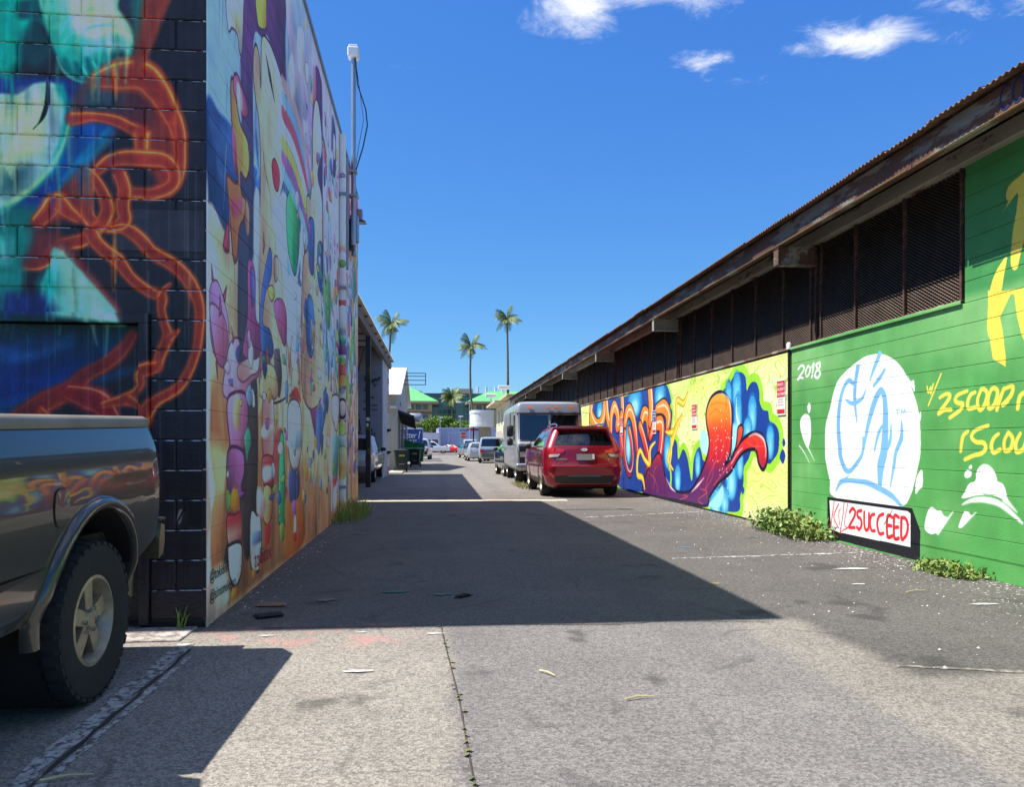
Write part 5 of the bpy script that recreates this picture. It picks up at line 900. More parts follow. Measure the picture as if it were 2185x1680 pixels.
# end wall, back and far wall
MB().box(5.2, 11, Y1-.2, Y1, 0, 4.1).build('end_wall', pm('end wall', (120,112,98), .85, var=.3), RB, True)
MB().box(11, 11.2, Y0, Y1, 0, 5.6).build('back_wall', MATS['end wall'], RB, True); MB().box(5.2, 11, Y0, Y0+.2, 0, 4.0).build('end_wall', MATS['end wall'], RB, True)
# notices on the panels
SWH = pm('sign white', (226,226,224), .4, var=.05); SRD = pm('sign red', (200,40,52), .4, var=.08); SBL = pm('sign blue', (40,70,150), .4, var=.08)
def notice(y, z0, h_, w, label, lines, blue=False):
    t = thing('notice_sign', label, 'sign', (5.05, y, z0), group='notices on the lime panels')
    MB().bbox(5.040, 5.050, y-w/2, y+w/2, z0, z0+h_, .002).build('plate', SWH, t, True)
    hd = MB().box(5.037, 5.0398, y-w/2+.01, y+w/2-.01, z0+h_*.52, z0+h_-.012).build('header', SBL if blue else SRD, t, True)
    for i, q in enumerate(lines): text('lettering', q, SWH, t, h_*.125, (5.0365, y+w/2-.03, z0+h_*(.83-.135*i)), ROT_W, ext=.0004, sx=.8)
    for i, q in enumerate(('UNAUTHORIZED', 'VEHICLES TOWED', 'OWNERS EXPENSE')): text('lettering', q, SRD, t, h_*.055, (5.0395, y+w/2-.03, z0+h_*(.43-.08*i)), ROT_W, ext=.0004, sx=.8)
    MB().box(5.037, 5.0398, y-w/2+.02, y+w/2-.02, z0+h_*.05, z0+h_*.17).build('tow_emblem', SRD, t, True)
notice(10.78, 1.68, .52, .28, 'red and white private property sign at the right end of the lime mural', ('PRIVATE','PROPERTY','NO PARKING'))
notice(14.6, 1.55, .5, .3, 'red and white sign beside the yellow drip on the lime mural', ('PRIVATE','PROPERTY','NO PARKING'))
notice(17.4, 1.5, .55, .3, 'blue and white sign between the orange letters of the lime mural', ('PARKING','BY PERMIT','ONLY'), True)
notice(20.6, 1.5, .5, .3, 'red and white sign above the red car on the orange letters', ('PRIVATE','PROPERTY','NO PARKING'))

# ================================================================ vehicles
def paint(name, c, coat=1., rough=.28, metal=.35, var=.05): return pm(name, c, rough, metal=metal, var=var, scale=2, coat=coat)
TYRE = pm('tyre rubber', (34,33,33), .85, var=.25, scale=9, bump=.2, bscale=120); WELL = pm('wheel well', (16,16,16), .95); ALLOY = pm('alloy', (176,162,138), .45, metal=.6, var=.3, scale=10)
GLASS = pm('tinted glass', (16,20,24), .04, var=.05, spec=.9, coat=.6); BLKP = pm('black plastic', (34,35,37), .55, var=.15); CHRM = pm('chrome', (220,222,226), .12, metal=1, var=.05)
LRED = pm('red lens', (190,24,32), .15, var=.1, coat=1); LWHT = pm('clear lens', (176,168,162), .3, var=.05, coat=1); LORG = pm('orange lens', (236,120,40), .2, var=.05, coat=1); PLATE = pm('number plate', (136,136,134), .4, var=.05); GREYC = pm('grey cladding', (92,96,102), .6, var=.15)
class Shell:
    """car body stacked from plan outlines: levels (z, half width, y rear, y front, corner radius, rear bow)"""
    def __init__(s, lv): s.lv = np.array([list(l)+[.18,.06][len(l)-4:] if len(l) < 6 else l for l in lv], float)
    def at(s, z): return [np.interp(z, s.lv[:,0], s.lv[:,k]) for k in range(1,6)]
    def pt(s, face, a, z, off=0):
        w, yr, yf, r, bow = s.at(z); r = min(r, w*.9, (yf-yr)*.45)
        if face in ('rear','front'):
            x = max(-w, min(w, a)); e = abs(x)-(w-r); c = r-math.sqrt(max(0, r*r-e*e)) if e > 0 else 0
            y = (yr+bow*(x/w)**2+c-off) if face == 'rear' else (yf-bow*(x/w)**2-c+off); return (a, y, z)
        e = (yr+r+bow)-a; e2 = a-(yf-r-bow); q = max(e, e2, 0); c = r-math.sqrt(max(0, r*r-min(q,r)**2)); x = w-c+off
        return ((x if face == 'right' else -x), a, z)
    def mesh(s):
        v = []; f = []; N = 0
        for (z, w, yr, yf, r, bow) in s.lv:
            r = min(r, w*.9, (yf-yr)*.45); P = []
            xs = np.linspace(-(w-r), w-r, 9)
            P += [(x, yr+bow*(x/w)**2) for x in xs]
            cy = yr+bow*((w-r)/w)**2+r
            P += [(w-r+r*math.sin(t), cy-r*math.cos(t)) for t in np.linspace(0, math.pi/2, 6)[1:]]
            y2 = yf-bow*((w-r)/w)**2-r
            P += [(w, y) for y in np.linspace(cy, y2, 12)[1:]]
            P += [(w-r+r*math.cos(t), y2+r*math.sin(t)) for t in np.linspace(0, math.pi/2, 6)[1:]]
            P += [(x, yf-bow*(x/w)**2) for x in xs[::-1][1:]]
            P += [(-(w-r)-r*math.sin(t), y2+r*math.cos(t)) for t in np.linspace(0, math.pi/2, 6)[1:]]
            P += [(-w, y) for y in np.linspace(y2, cy, 12)[1:]]
            P += [(-(w-r)-r*math.cos(t), cy-r*math.sin(t)) for t in np.linspace(0, math.pi/2, 6)[1:-1]]
            N = len(P); v += [(x,y,z) for x,y in P]
        for k in range(len(s.lv)-1):
            for i in range(N): f.append((k*N+i, k*N+(i+1)%N, (k+1)*N+(i+1)%N, (k+1)*N+i))
        f += [tuple(range(N))[::-1], tuple(range((len(s.lv)-1)*N, len(s.lv)*N))]
        return MB().add(v, f)
    def patch(s, face, q, name, m, parent, off=.006, nu=10, nv=4, th=.02, smooth=60):
        """q: four corners (a,z): bottom-left, bottom-right, top-right, top-left, laid on the body"""
        def P(u, w_, o):
            a = (q[0][0]*(1-u)+q[1][0]*u)*(1-w_)+(q[3][0]*(1-u)+q[2][0]*u)*w_; z = (q[0][1]*(1-u)+q[1][1]*u)*(1-w_)+(q[3][1]*(1-u)+q[2][1]*u)*w_
            return s.pt(face, a, z, o)
        b = MB(); b.grid(lambda u, w_: P(u, w_, off), nu, nv); b.grid(lambda u, w_: P(u, w_, off-th), nu, nv); n = (nu+1)*(nv+1)
        rim = [i for i in range(nu+1)]+[(nu+1)*j+nu for j in range(1,nv+1)]+[nv*(nu+1)+i for i in range(nu-1,-1,-1)]+[(nu+1)*j for j in range(nv-1,0,-1)]
        for i in range(len(rim)): a, c = rim[i], rim[(i+1)%len(rim)]; b.f.append((a, c, n+c, n+a))
        return b.build(name, m, parent, smooth=smooth)
def boolean(o, cutter):
    md = o.modifiers.new('cut', 'BOOLEAN'); md.operation = 'DIFFERENCE'; md.object = cutter; md.solver = 'EXACT'; md.material_mode = 'TRANSFER'
    dg = bpy.context.evaluated_depsgraph_get(); me = bpy.data.meshes.new_from_object(o.evaluated_get(dg)); o.modifiers.clear(); old = o.data; o.data = me; bpy.data.meshes.remove(old)
    bpy.data.objects.remove(cutter); return o
def car_body(t, sh, m, wheels, r):
    b = sh.mesh().build('body', m, t); w = sh.lv[:,1].max()
    c = MB()
    for y in wheels:
        for s_ in (-1,1):
            x0, x1 = sorted((s_*(w+.05), s_*(w-.32))); c.lathe([(0,x0),(r,x0),(r,x1),(0,x1)], (0,y,r*.86), 'x', 28)
    if wheels:
        k = c.build('cutter', WELL); boolean(b, k)
    b.data.shade_smooth(); b.data.set_sharp_from_angle(angle=R_(38)); return b
def wheel(t, x, y, r, w, out, rim=.62, spokes=5, m=None, tread=False, fat=.30):
    """out = +1/-1: the side that faces outward along x"""
    m = m or ALLOY; R1 = r*rim
    rb = MB(); rb.lathe([(R1*.97,-w*.40*out),(R1*.97,w*.30*out),(R1*1.02,w*.42*out),(R1*.93,w*.44*out),(R1*.86,w*.30*out),(R1*.80,w*.10*out)], (x,y,r), 'x', 28)
    for k in range(spokes):
        a = 2*math.pi*k/spokes+.3; ca, sa = math.cos(a), math.sin(a); tn = (-sa, ca)
        for (ra, rb_, wa, wb) in ((R1*.16, R1*.92, fat*R1*.75, fat*R1*1.0),):
            P = [(ra,-wa/2),(rb_,-wb/2),(rb_,wb/2),(ra,wa/2)]
            vs_ = [(x+out*w*(.33 if rr_ < R1*.5 else .30), y+rr_*ca+q*tn[0], r+rr_*sa+q*tn[1]) for rr_, q in P]+[(x+out*w*.16, y+rr_*ca+q*tn[0], r+rr_*sa+q*tn[1]) for rr_, q in P]
            rb.add(vs_, [(0,1,2,3),(4,7,6,5),(0,4,5,1),(1,5,6,2),(2,6,7,3),(3,7,4,0)])
    rb.lathe([(0,w*.37*out),(R1*.16,w*.37*out),(R1*.24,w*.31*out),(R1*.26,w*.1*out)], (x,y,r), 'x', 16)
    o = rb.build('wheel', m, t, smooth=40)
    tb = MB(); h = w/2
    tb.lathe([(R1*.98,-h*.8),(r*.80,-h*1.0),(r*.92,-h*.98),(r*.985,-h*.80),(r,-h*.5),(r,h*.5),(r*.985,h*.80),(r*.92,h*.98),(r*.80,h*1.0),(R1*1.0,h*.86),(R1*.98,h*.7),(R1*.98,-h*.8)], (x,y,r), 'x', 40)
    if tread:
        n = 34
        for k in range(n):
            a0 = 2*math.pi*k/n
            for (h0, h1, da) in ((-h*.98,-h*.42,0),(-h*.36,h*.36,.5),(h*.42,h*.98,0)):
                a1 = a0+da*2*math.pi/n; a2 = a1+2*math.pi/n*.68; v = []
                for rr_ in (r*.975, r*1.018):
                    for aa, hh in ((a1,h0),(a2,h0),(a2,h1),(a1,h1)):
                        rq = rr_-(r*.045 if abs(hh) > h*.9 else 0); v.append((x+hh, y+rq*math.cos(aa), r+rq*math.sin(aa)))
                tb.add(v, [(4,5,6,7),(0,1,5,4),(1,2,6,5),(2,3,7,6),(3,0,4,7)])
    tb.build('tyre', TYRE, o, smooth=35)
    MB().lathe([(0,-w*.1*out),(R1*.9,-w*.1*out)], (x,y,r), 'x', 20).build('brake_disc', DKM, o)
    return o
def four_wheels(t, xh, ys, r, w, **k):
    for y in ys:
        for s_ in (-1,1): wheel(t, s_*(xh-w/2), y, r, w, s_, **k)
def mirror(t, x, y, z, m, s_=1, w=.17, h_=.13):
    b = MB(); x0, x1 = sorted((x, x+s_*w)); b.bbox(x0, x1, y, y+.09, z, z+h_, .025); b.build('mirror', m, t, smooth=50); MB().box(min(x,x-s_*.08), max(x,x-s_*.08), y+.03, y+.06, z+.02, z+.05).build('mirror_arm', BLKP, t)

# ---------------------------------------------------------------- red SUV (rear towards the camera)
def suv():
    RED = paint('red car paint', (146,16,36), rough=.3, metal=.45); t = thing('parked_suv', 'dark red SUV parked beside the lime mural with its tailgate towards us', 'car', (3.40, 17.42, 0), R_(-.5))
    sh = Shell([(.24,.80,.22,4.48,.25,.05),(.32,.88,.09,4.6,.3,.06),(.52,.925,.02,4.67,.3,.07),(.74,.94,.0,4.68,.28,.07),(.80,.938,.045,4.68,.26,.07),(.98,.935,.075,4.66,.24,.08),(1.10,.92,.10,4.55,.22,.09),(1.18,.905,.13,4.35,.22,.09),(1.20,.885,.14,3.45,.2,.09),(1.30,.85,.19,3.22,.2,.09),(1.48,.775,.30,2.85,.2,.1),(1.60,.71,.36,2.5,.2,.1),(1.655,.67,.30,2.3,.18,.08),(1.685,.60,.38,2.15,.16,.08),(1.70,.45,.6,1.9,.2,.05)])
    b = car_body(t, sh, RED, (.98, 3.68), .40)
    sh.patch('rear', [(-.72,1.24),(.72,1.24),(.62,1.58),(-.62,1.58)], 'rear_window', GLASS, t, nu=14, nv=5)
    sp = MB(); sp.grid(lambda u, v: (-.62+1.24*u, .22+.16*v+.05*(2*u-1)**2, 1.665+.02*v), 12, 2); sp.grid(lambda u, v: (-.62+1.24*u, .22+.16*v+.05*(2*u-1)**2, 1.625+.02*v), 12, 2); sp.grid(lambda u, v: (-.62+1.24*u, .22+.05*(2*u-1)**2, 1.625+.04*v), 12, 1); sp.build('roof_spoiler', RED, t, smooth=50)
    for s_ in (-1,1):
        f = 'right' if s_ > 0 else 'left'; a = lambda x0, x1: (x0, x1) if s_ > 0 else (-x1, -x0)
        q = [(.50*s_,1.06),(.91*s_,1.01),(.90*s_,1.19),(.46*s_,1.13)]; sh.patch('rear', q if s_ > 0 else [q[1],q[0],q[3],q[2]], 'tail_light', LRED, t, off=.014)
        q = [(.62*s_,.965),(.905*s_,.945),(.912*s_,1.01),(.56*s_,1.035)]; sh.patch('rear', q if s_ > 0 else [q[1],q[0],q[3],q[2]], 'reversing_lens', LWHT, t, off=.017)
        sh.patch(f, [(.12,.98),(.42,1.05),(.44,1.15),(.14,1.17)], 'tail_light', LRED, t, off=.010)
        q = [(.80*s_,.50),(.88*s_,.50),(.885*s_,.74),(.82*s_,.74)]; sh.patch('rear', q if s_ > 0 else [q[1],q[0],q[3],q[2]], 'reflector', LRED, t, off=.016)
        for y0, y1, y2, y3 in ((.62,1.28,1.22,.78),(1.36,2.20,2.10,1.30),(2.28,3.10,2.62,2.18)): sh.patch(f, [(y0,1.22),(y1,1.22),(y2,1.55 if y3 < 2 else 1.50),(y3,1.55)], 'side_window', GLASS, t, nu=6)
        for y in (1.32, 2.24, 3.32): sh.patch(f, [(y,.42),(y+.012,.42),(y+.012,1.18),(y,1.18)], 'door_gap', BLKP, t, off=.0025, nu=1, nv=6)
        for y in (1.42, 2.34): sh.patch(f, [(y,1.05),(y+.2,1.05),(y+.2,1.085),(y,1.085)], 'door_handle', CHRM, t, off=.03, nu=4, nv=1)
        sh.patch(f, [(1.45,.28),(3.2,.28),(3.2,.42),(1.45,.42)], 'side_cladding', BLKP, t, off=.012, nu=6, nv=2)
        for yc in (.98, 3.68):
            ar = MB(); 
            for k in range(19):
                an = math.pi*k/18; 
                for rr_, dx in ((.40,.0),(.455,.012),(.455,-.06)): y = yc+rr_*math.cos(an); z = .345+rr_*math.sin(an); ar.v.append((s_*(abs(sh.pt('right', y, max(.3,z))[0])+dx), y, z))
            ar.f = [(3*k+a_, 3*k+a_+1, 3*k+a_+4, 3*k+a_+3) for k in range(18) for a_ in (0,1)]; ar.build('arch_trim', BLKP, t, smooth=60)
        MB().tube([(s_*.56,.62,1.69),(s_*.575,.75,1.745),(s_*.58,1.3,1.755),(s_*.57,2.1,1.735),(s_*.56,2.25,1.68)], .022, 8).build('roof_rail', CHRM, t, smooth=60)
        mirror(t, s_*.93, 2.95, 1.14, BLKP, s_)
    lo = sh.patch('rear', [(-.90,.30),(.90,.30),(.93,.52),(-.93,.52)], 'lower_bumper', BLKP, t, off=.012, nu=16, nv=3)
    sh.patch('rear', [(-.42,.50),(.42,.50),(.34,.545),(-.34,.545)], 'skid_plate', GREYC, t, off=.02, nu=8, nv=1)
    sh.patch('rear', [(-.18,.885),(.18,.885),(.18,1.03),(-.18,1.03)], 'plate', PLATE, t, off=.02, nu=4, nv=1)
    sh.patch('rear', [(.185,.905),(.235,.905),(.235,1.025),(.185,1.025)], 'sticker', SWH, t, off=.02, nu=1, nv=1)
    for (z0,z1) in ((1.192,1.20),(.792,.80)): sh.patch('rear', [(-.75,z0),(.75,z0),(.75,z1),(-.75,z1)], 'hatch_gap', BLKP, t, off=.002, nu=14, nv=1)
    for s_ in (-1,1):
        q = [(s_*.66,.80),(s_*.675,.80),(s_*.56,1.06),(s_*.545,1.06)]; sh.patch('rear', q if s_ > 0 else [q[1],q[0],q[3],q[2]], 'hatch_gap', BLKP, t, off=.002, nu=1, nv=5)
    em = MB(); em.lathe([(0,-.012),(1,-.012),(1,0),(0,0)], (0,0,0), 'y', 20); em.v = [(x*.075, y+sh.pt('rear',0,1.13)[1]-.004, 1.13+z*.034) for x, y, z in em.v]; em.build('badge', CHRM, t); text('badge_lettering', 'KIA', DKM, t, .055, (-.058, sh.pt('rear',0,1.13)[1]-.019, 1.112), ROT_S, world=False, ext=.001, sx=1.15)
    text('badge_lettering', 'SORENTO', CHRM, t, .05, (-.66, sh.pt('rear',-.5,.90)[1]-.014, .895), ROT_S, world=False, ext=.003, sx=1.1); text('badge_lettering', 'LX', CHRM, t, .05, (.56, sh.pt('rear',.55,.90)[1]-.014, .895), ROT_S, world=False, ext=.003)
    MB().tube([(-.02,.20,1.275),(.35,.22,1.29),(.40,.24,1.285)], [.02,.012,.008], 6).build('rear_wiper', BLKP, t)
    four_wheels(t, .925, (.98, 3.68), .355, .235, rim=.64, spokes=10, fat=.17)
    MB().box(-.6, .6, .4, 4.3, .2, .3).build('underbody', WELL, t)
    return t
suv()
# ---------------------------------------------------------------- grey step van (its nose towards the camera)
def step_van():
    GR = paint('van grey', (150,154,160), coat=.4, rough=.4, metal=.2, var=.08); t = thing('step_van', 'grey step van facing us behind the red car, wide split windscreen and orange roof lights', 'van', (3.52, 23.75, 0), R_(-1))
    sh = Shell([(.42,.98,.10,5.9,.1,.02),(.50,1.05,.02,5.95,.12,.03),(.62,1.08,.0,6,.14,.03),(1.28,1.08,.02,6,.14,.04),(1.36,1.08,.10,6,.14,.04),(2.24,1.07,.24,6,.14,.04),(2.44,1.06,.26,6,.14,.05),(2.56,1.02,.30,5.95,.16,.05),(2.62,.94,.40,5.85,.2,.05),(2.645,.8,.6,5.6,.2,.05)])
    car_body(t, sh, GR, (.98, 4.7), .44)
    for s_ in (-1,1):
        q = [(.035*s_,1.40),(1.0*s_,1.42),(.99*s_,2.20),(.035*s_,2.20)]; w_ = sh.patch('rear', q if s_ > 0 else [q[1],q[0],q[3],q[2]], 'windscreen', GLASS, t, nu=10, nv=5)
        q = [(.02*s_,1.36),(1.05*s_,1.36),(1.04*s_,1.40),(.02*s_,1.40)]; sh.patch('rear', q if s_ > 0 else [q[1],q[0],q[3],q[2]], 'window_seal', BLKP, t, nu=8, nv=1)
        MB().tube([(.1*s_+.1,.09,1.38),(.1*s_+.45,.10,1.43)], .01, 5).build('wiper', BLKP, t)
        f = 'right' if s_ > 0 else 'left'
        sh.patch(f, [(.35,1.40),(1.0,1.40),(1.0,2.2),(.45,2.2)], 'side_window', GLASS, t, nu=4); sh.patch(f, [(1.10,.5),(1.13,.5),(1.13,2.4),(1.10,2.4)], 'door_gap', BLKP, t, off=.003, nu=1)
        MB().tube([(s_*1.06,.15,2.28),(s_*1.26,.02,2.25),(s_*1.27,.02,1.3),(s_*1.07,.1,1.22)], .012, 6).build('mirror_bracket', BLKP, t)
        MB().bbox(*sorted((s_*1.17,s_*1.37)), -.03, .05, 1.50, 1.86, .03).build('mirror', BLKP, t, smooth=50); MB().bbox(*sorted((s_*1.18,s_*1.36)), -.02, .05, 1.22, 1.44, .03).build('mirror', BLKP, t, smooth=50)
        q = [(.66*s_,.86),(.96*s_,.86),(.96*s_,1.02),(.66*s_,1.02)]; sh.patch('rear', q if s_ > 0 else [q[1],q[0],q[3],q[2]], 'headlight', LWHT, t, off=.02)
        q = [(.20*s_,.66),(1.02*s_,.66),(1.02*s_,1.20),(.50*s_,1.20)]; sh.patch('rear', q if s_ > 0 else [q[1],q[0],q[3],q[2]], 'dark_decal', pm('van decal', (40,42,46), .4, var=.1) if s_ < 0 else MATS['van decal'], t, off=.004)
    sh.patch('rear', [(-1.04,2.21),(1.04,2.21),(1.03,2.27),(-1.03,2.27)], 'visor_strip', DKM, t, off=.03, nu=10, nv=1)
    for x in (-.62,-.03,.24,.72): sh.patch('rear', [(x-.08,2.41),(x+.08,2.41),(x+.07,2.47),(x-.07,2.47)], 'marker_light', LORG, t, off=.04, nu=4, nv=2)
    MB().bbox(-1.08, 1.08, -.17, .06, .48, .66, .04).build('bumper', STL, t); sh.patch('rear', [(-.42,.68),(.42,.68),(.42,1.16),(-.42,1.16)], 'grille', BLKP, t, off=.012)
    for z in (.76,.86,.96,1.06): sh.patch('rear', [(-.4,z),(.4,z),(.4,z+.03),(-.4,z+.03)], 'grille_bar', DKM, t, off=.03, nu=4, nv=1)
    sh.patch('rear', [(-.66,1.20),(-.5,1.20),(-.5,1.26),(-.66,1.26)], 'badge', CHRM, t, off=.008, nu=2, nv=1)
    for x0, x1 in ((-.85,-.25),(.2,.85)): MB().box(x0, x1, .5, .52, 2.08, 2.13).build('cab_lamp', SWH, t)
    MB().bbox(-.55, -.2, 1.1, 1.5, .7, 1.75, .05).build('driver_seat', GREYC, t)
    four_wheels(t, 1.03, (.98, 4.7), .39, .24, rim=.52, spokes=6, m=STL, fat=.4); MB().box(-.9, .9, .4, 5.8, .34, .44).build('chassis', WELL, t)
    return t
step_van()
# ---------------------------------------------------------------- smaller cars further up
def small_car(name, label, col, loc, rz, lv, wheels, wr, rear=True, lights=(.72,.95), win=None, sides=(), xw=None, group=None, clad=None, front=False, mats=None):
    t = thing(name, label, 'car', loc, rz, group); P = paint(label[:24], col); sh = Shell(lv); car_body(t, sh, P, wheels, wr*1.12); W_ = sh.lv[:,1].max()
    if win:
        for fc, q in win:
            if fc in ('left','right'): q2 = q
            else: q2 = q
            sh.patch(fc, q2, {'rear':'rear_window','front':'windscreen'}.get(fc,'side_window'), GLASS, t, nu=8)
    for s_ in (-1,1):
        z0, z1 = lights
        for fc, mm, nm_ in (('rear',LRED,'tail_light'),('front',LWHT,'headlight')):
            q = [(s_*(W_-.28),z0),(s_*(W_-.03),z0),(s_*(W_-.04),z1),(s_*(W_-.26),z1)]; sh.patch(fc, q if s_ > 0 else [q[1],q[0],q[3],q[2]], nm_, mm, t, off=.012, nu=5, nv=2)
        mirror(t, s_*W_*.98, wheels[1]-.75, lights[1]+.06, BLKP if not mats else P, s_)
    for fc in ('rear','front'):
        if clad: sh.patch(fc, [(-W_+.06,clad[0]),(W_-.06,clad[0]),(W_-.06,clad[1]),(-W_+.06,clad[1])], 'bumper', clad[2], t, off=.012, nu=12)
        sh.patch(fc, [(-.16,lights[0]-.06),(.16,lights[0]-.06),(.16,lights[0]+.07),(-.16,lights[0]+.07)], 'plate', PLATE, t, off=.018, nu=3, nv=1)
    for f in ('left','right'):
        for y in sides: sh.patch(f, [(y,.35),(y+.015,.35),(y+.015,lights[1]),(y,lights[1])], 'door_gap', BLKP, t, off=.003, nu=1)
        if clad: sh.patch(f, [(wheels[0]+wr*1.15,clad[0]),(wheels[1]-wr*1.15,clad[0]),(wheels[1]-wr*1.15,clad[0]+.16),(wheels[0]+wr*1.15,clad[0]+.16)], 'side_cladding', clad[2], t, off=.010, nu=5, nv=1)
    four_wheels(t, W_-.02, wheels, wr, .2, rim=.64, spokes=7, fat=.28); return t, sh
SEDAN = [(.22,.74,.2,4.2,.3,.05),(.32,.83,.06,4.36,.3,.08),(.55,.87,.0,4.42,.3,.1),(.85,.88,.02,4.40,.3,.1),(.97,.86,.06,4.25,.25,.1),(1.0,.84,.35,3.35,.2,.08),(1.2,.74,.75,2.95,.2,.08),(1.38,.63,1.15,2.5,.2,.08),(1.45,.5,1.4,2.25,.2,.06),(1.47,.3,1.6,2.0,.15,.03)]
SDW = [('rear',[(-.66,1.02),(.66,1.02),(.52,1.36),(-.52,1.36)]),('front',[(-.7,1.02),(.7,1.02),(.55,1.36),(-.55,1.36)]),('left',[(.85,1.02),(1.95,1.02),(1.85,1.36),(1.3,1.34)]),('left',[(2.03,1.02),(3.1,1.02),(2.4,1.36),(1.95,1.36)]),('right',[(.85,1.02),(1.95,1.02),(1.85,1.36),(1.3,1.34)]),('right',[(2.03,1.02),(3.1,1.02),(2.4,1.36),(1.95,1.36)])]
HATCH = [(.22,.74,.2,4.0,.3,.05),(.32,.83,.06,4.16,.3,.08),(.55,.87,.0,4.22,.3,.1),(.88,.88,.02,4.20,.3,.1),(.99,.86,.06,4.05,.25,.1),(1.02,.84,.12,3.25,.2,.08),(1.25,.74,.28,2.85,.2,.08),(1.42,.63,.5,2.4,.2,.08),(1.48,.5,.7,2.15,.2,.06),(1.50,.3,.9,1.9,.15,.03)]
HTW = [('rear',[(-.66,1.04),(.66,1.04),(.54,1.38),(-.54,1.38)]),('front',[(-.7,1.04),(.7,1.04),(.55,1.38),(-.55,1.38)])]+[(f,q) for f in ('left','right') for q in ([(.55,1.04),(1.75,1.04),(1.68,1.40),(.95,1.38)],[(1.83,1.04),(3.0,1.04),(2.3,1.40),(1.76,1.40)])]
small_car('parked_hatchback', 'navy black hatchback parked right behind the grey step van', (22,28,40), (3.42, 28.9, 0), R_(2), HATCH, (.82, 3.36), .33, win=HTW, sides=(1.79,3.05))
BOX = [(.28,.76,.2,4.1,.25,.04),(.38,.86,.05,4.25,.25,.05),(.58,.90,.0,4.30,.22,.06),(.98,.90,.0,4.28,.2,.06),(1.10,.89,.03,4.15,.2,.06),(1.13,.88,.05,3.3,.15,.05),(1.55,.80,.14,2.95,.15,.05),(1.72,.74,.20,2.7,.15,.05),(1.77,.66,.32,2.5,.15,.04),(1.79,.5,.5,2.3,.15,.03)]
BXW = [('rear',[(-.74,1.14),(.74,1.14),(.66,1.66),(-.66,1.66)]),('front',[(-.78,1.15),(.78,1.15),(.7,1.66),(-.7,1.66)])]+[(f,q) for f in ('left','right') for q in ([(.35,1.16),(1.3,1.16),(1.28,1.64),(.42,1.64)],[(1.4,1.16),(2.2,1.16),(2.18,1.64),(1.38,1.64)],[(2.28,1.16),(3.1,1.16),(2.8,1.6),(2.26,1.62)])]
tE, shE = small_car('parked_boxy_suv', 'boxy silver blue SUV with grey bumpers parked by the corrugated fence', (168,180,196), (3.62, 51.2, 0), R_(-2), BOX, (.80, 3.38), .33, win=BXW, clad=(.40,.70,GREYC), sides=(1.35,2.24))
shE.patch('rear', [(-.86,.72),(.86,.72),(.87,.92),(-.87,.92)], 'tailgate_panel', paint('slate lower body', (84,104,126)), tE, off=.006, nu=12)
small_car('parked_sedan', 'silver sedan just ahead of the boxy silver SUV', (176,184,192), (3.1, 57.5, 0), R_(2), SEDAN, (.82, 3.45), .32, win=SDW, sides=(2.0,))
small_car('parked_sedan', 'dark maroon sedan parked beyond the silver cars near the stop sign', (52,18,26), (3.3, 70.5, 0), R_(8), SEDAN, (.82, 3.45), .32, win=SDW, sides=(2.0,))
small_car('sports_coupe', 'bright red coupe passing on the cross street', (214,22,40), (3.7, 117, 0), R_(62), [(a[0]*.9,)+a[1:] for a in SEDAN], (.82, 3.45), .32, win=[(f,[(x,z*.9) for x,z in q]) for f,q in SDW], lights=(.62,.8))
small_car('parked_suv', 'white SUV half hidden behind the green dumpster', (214,218,224), (-1.62, 64.2, 0), R_(-3), BOX, (.80, 3.38), .34, win=BXW, clad=(.34,.72,BLKP))
PICK = [(.36,.76,.2,5.0,.2,.04),(.45,.86,.05,5.15,.2,.05),(.6,.90,.0,5.2,.2,.06),(.95,.90,.0,5.18,.18,.06),(1.06,.88,.02,5.05,.15,.05),(1.08,.86,1.95,3.85,.15,.05),(1.4,.78,2.12,3.45,.15,.05),(1.66,.70,2.3,3.1,.15,.05),(1.73,.58,2.45,2.95,.15,.03),(1.75,.4,2.55,2.85,.12,.03)]
PKW = [('rear',[(-.62,1.15),(.62,1.15),(.56,1.6),(-.56,1.6)]),('front',[(-.72,1.12),(.72,1.12),(.6,1.62),(-.6,1.62)])]+[(f,[(2.3,1.12),(3.5,1.12),(3.05,1.6),(2.45,1.6)]) for f in ('left','right')]
small_car('crossing_pickup', 'white pickup truck crossing the far street in profile', (226,228,230), (-3.55, 106.2, 0), R_(-90), PICK, (1.0, 4.25), .40, win=PKW, lights=(.82,1.0), clad=(.42,.62,CHRM))
small_car('carport_pickup', 'white pickup parked tail out under the left carport', (206,212,214), (-2.95, 24.6, 0), 0, [(a[0]*.92,)+a[1:] for a in PICK], (1.0, 4.0), .36, win=[(f,[(x,z*.92) for x,z in q]) for f,q in PKW], lights=(.68,.96), clad=(.40,.56,CHRM))

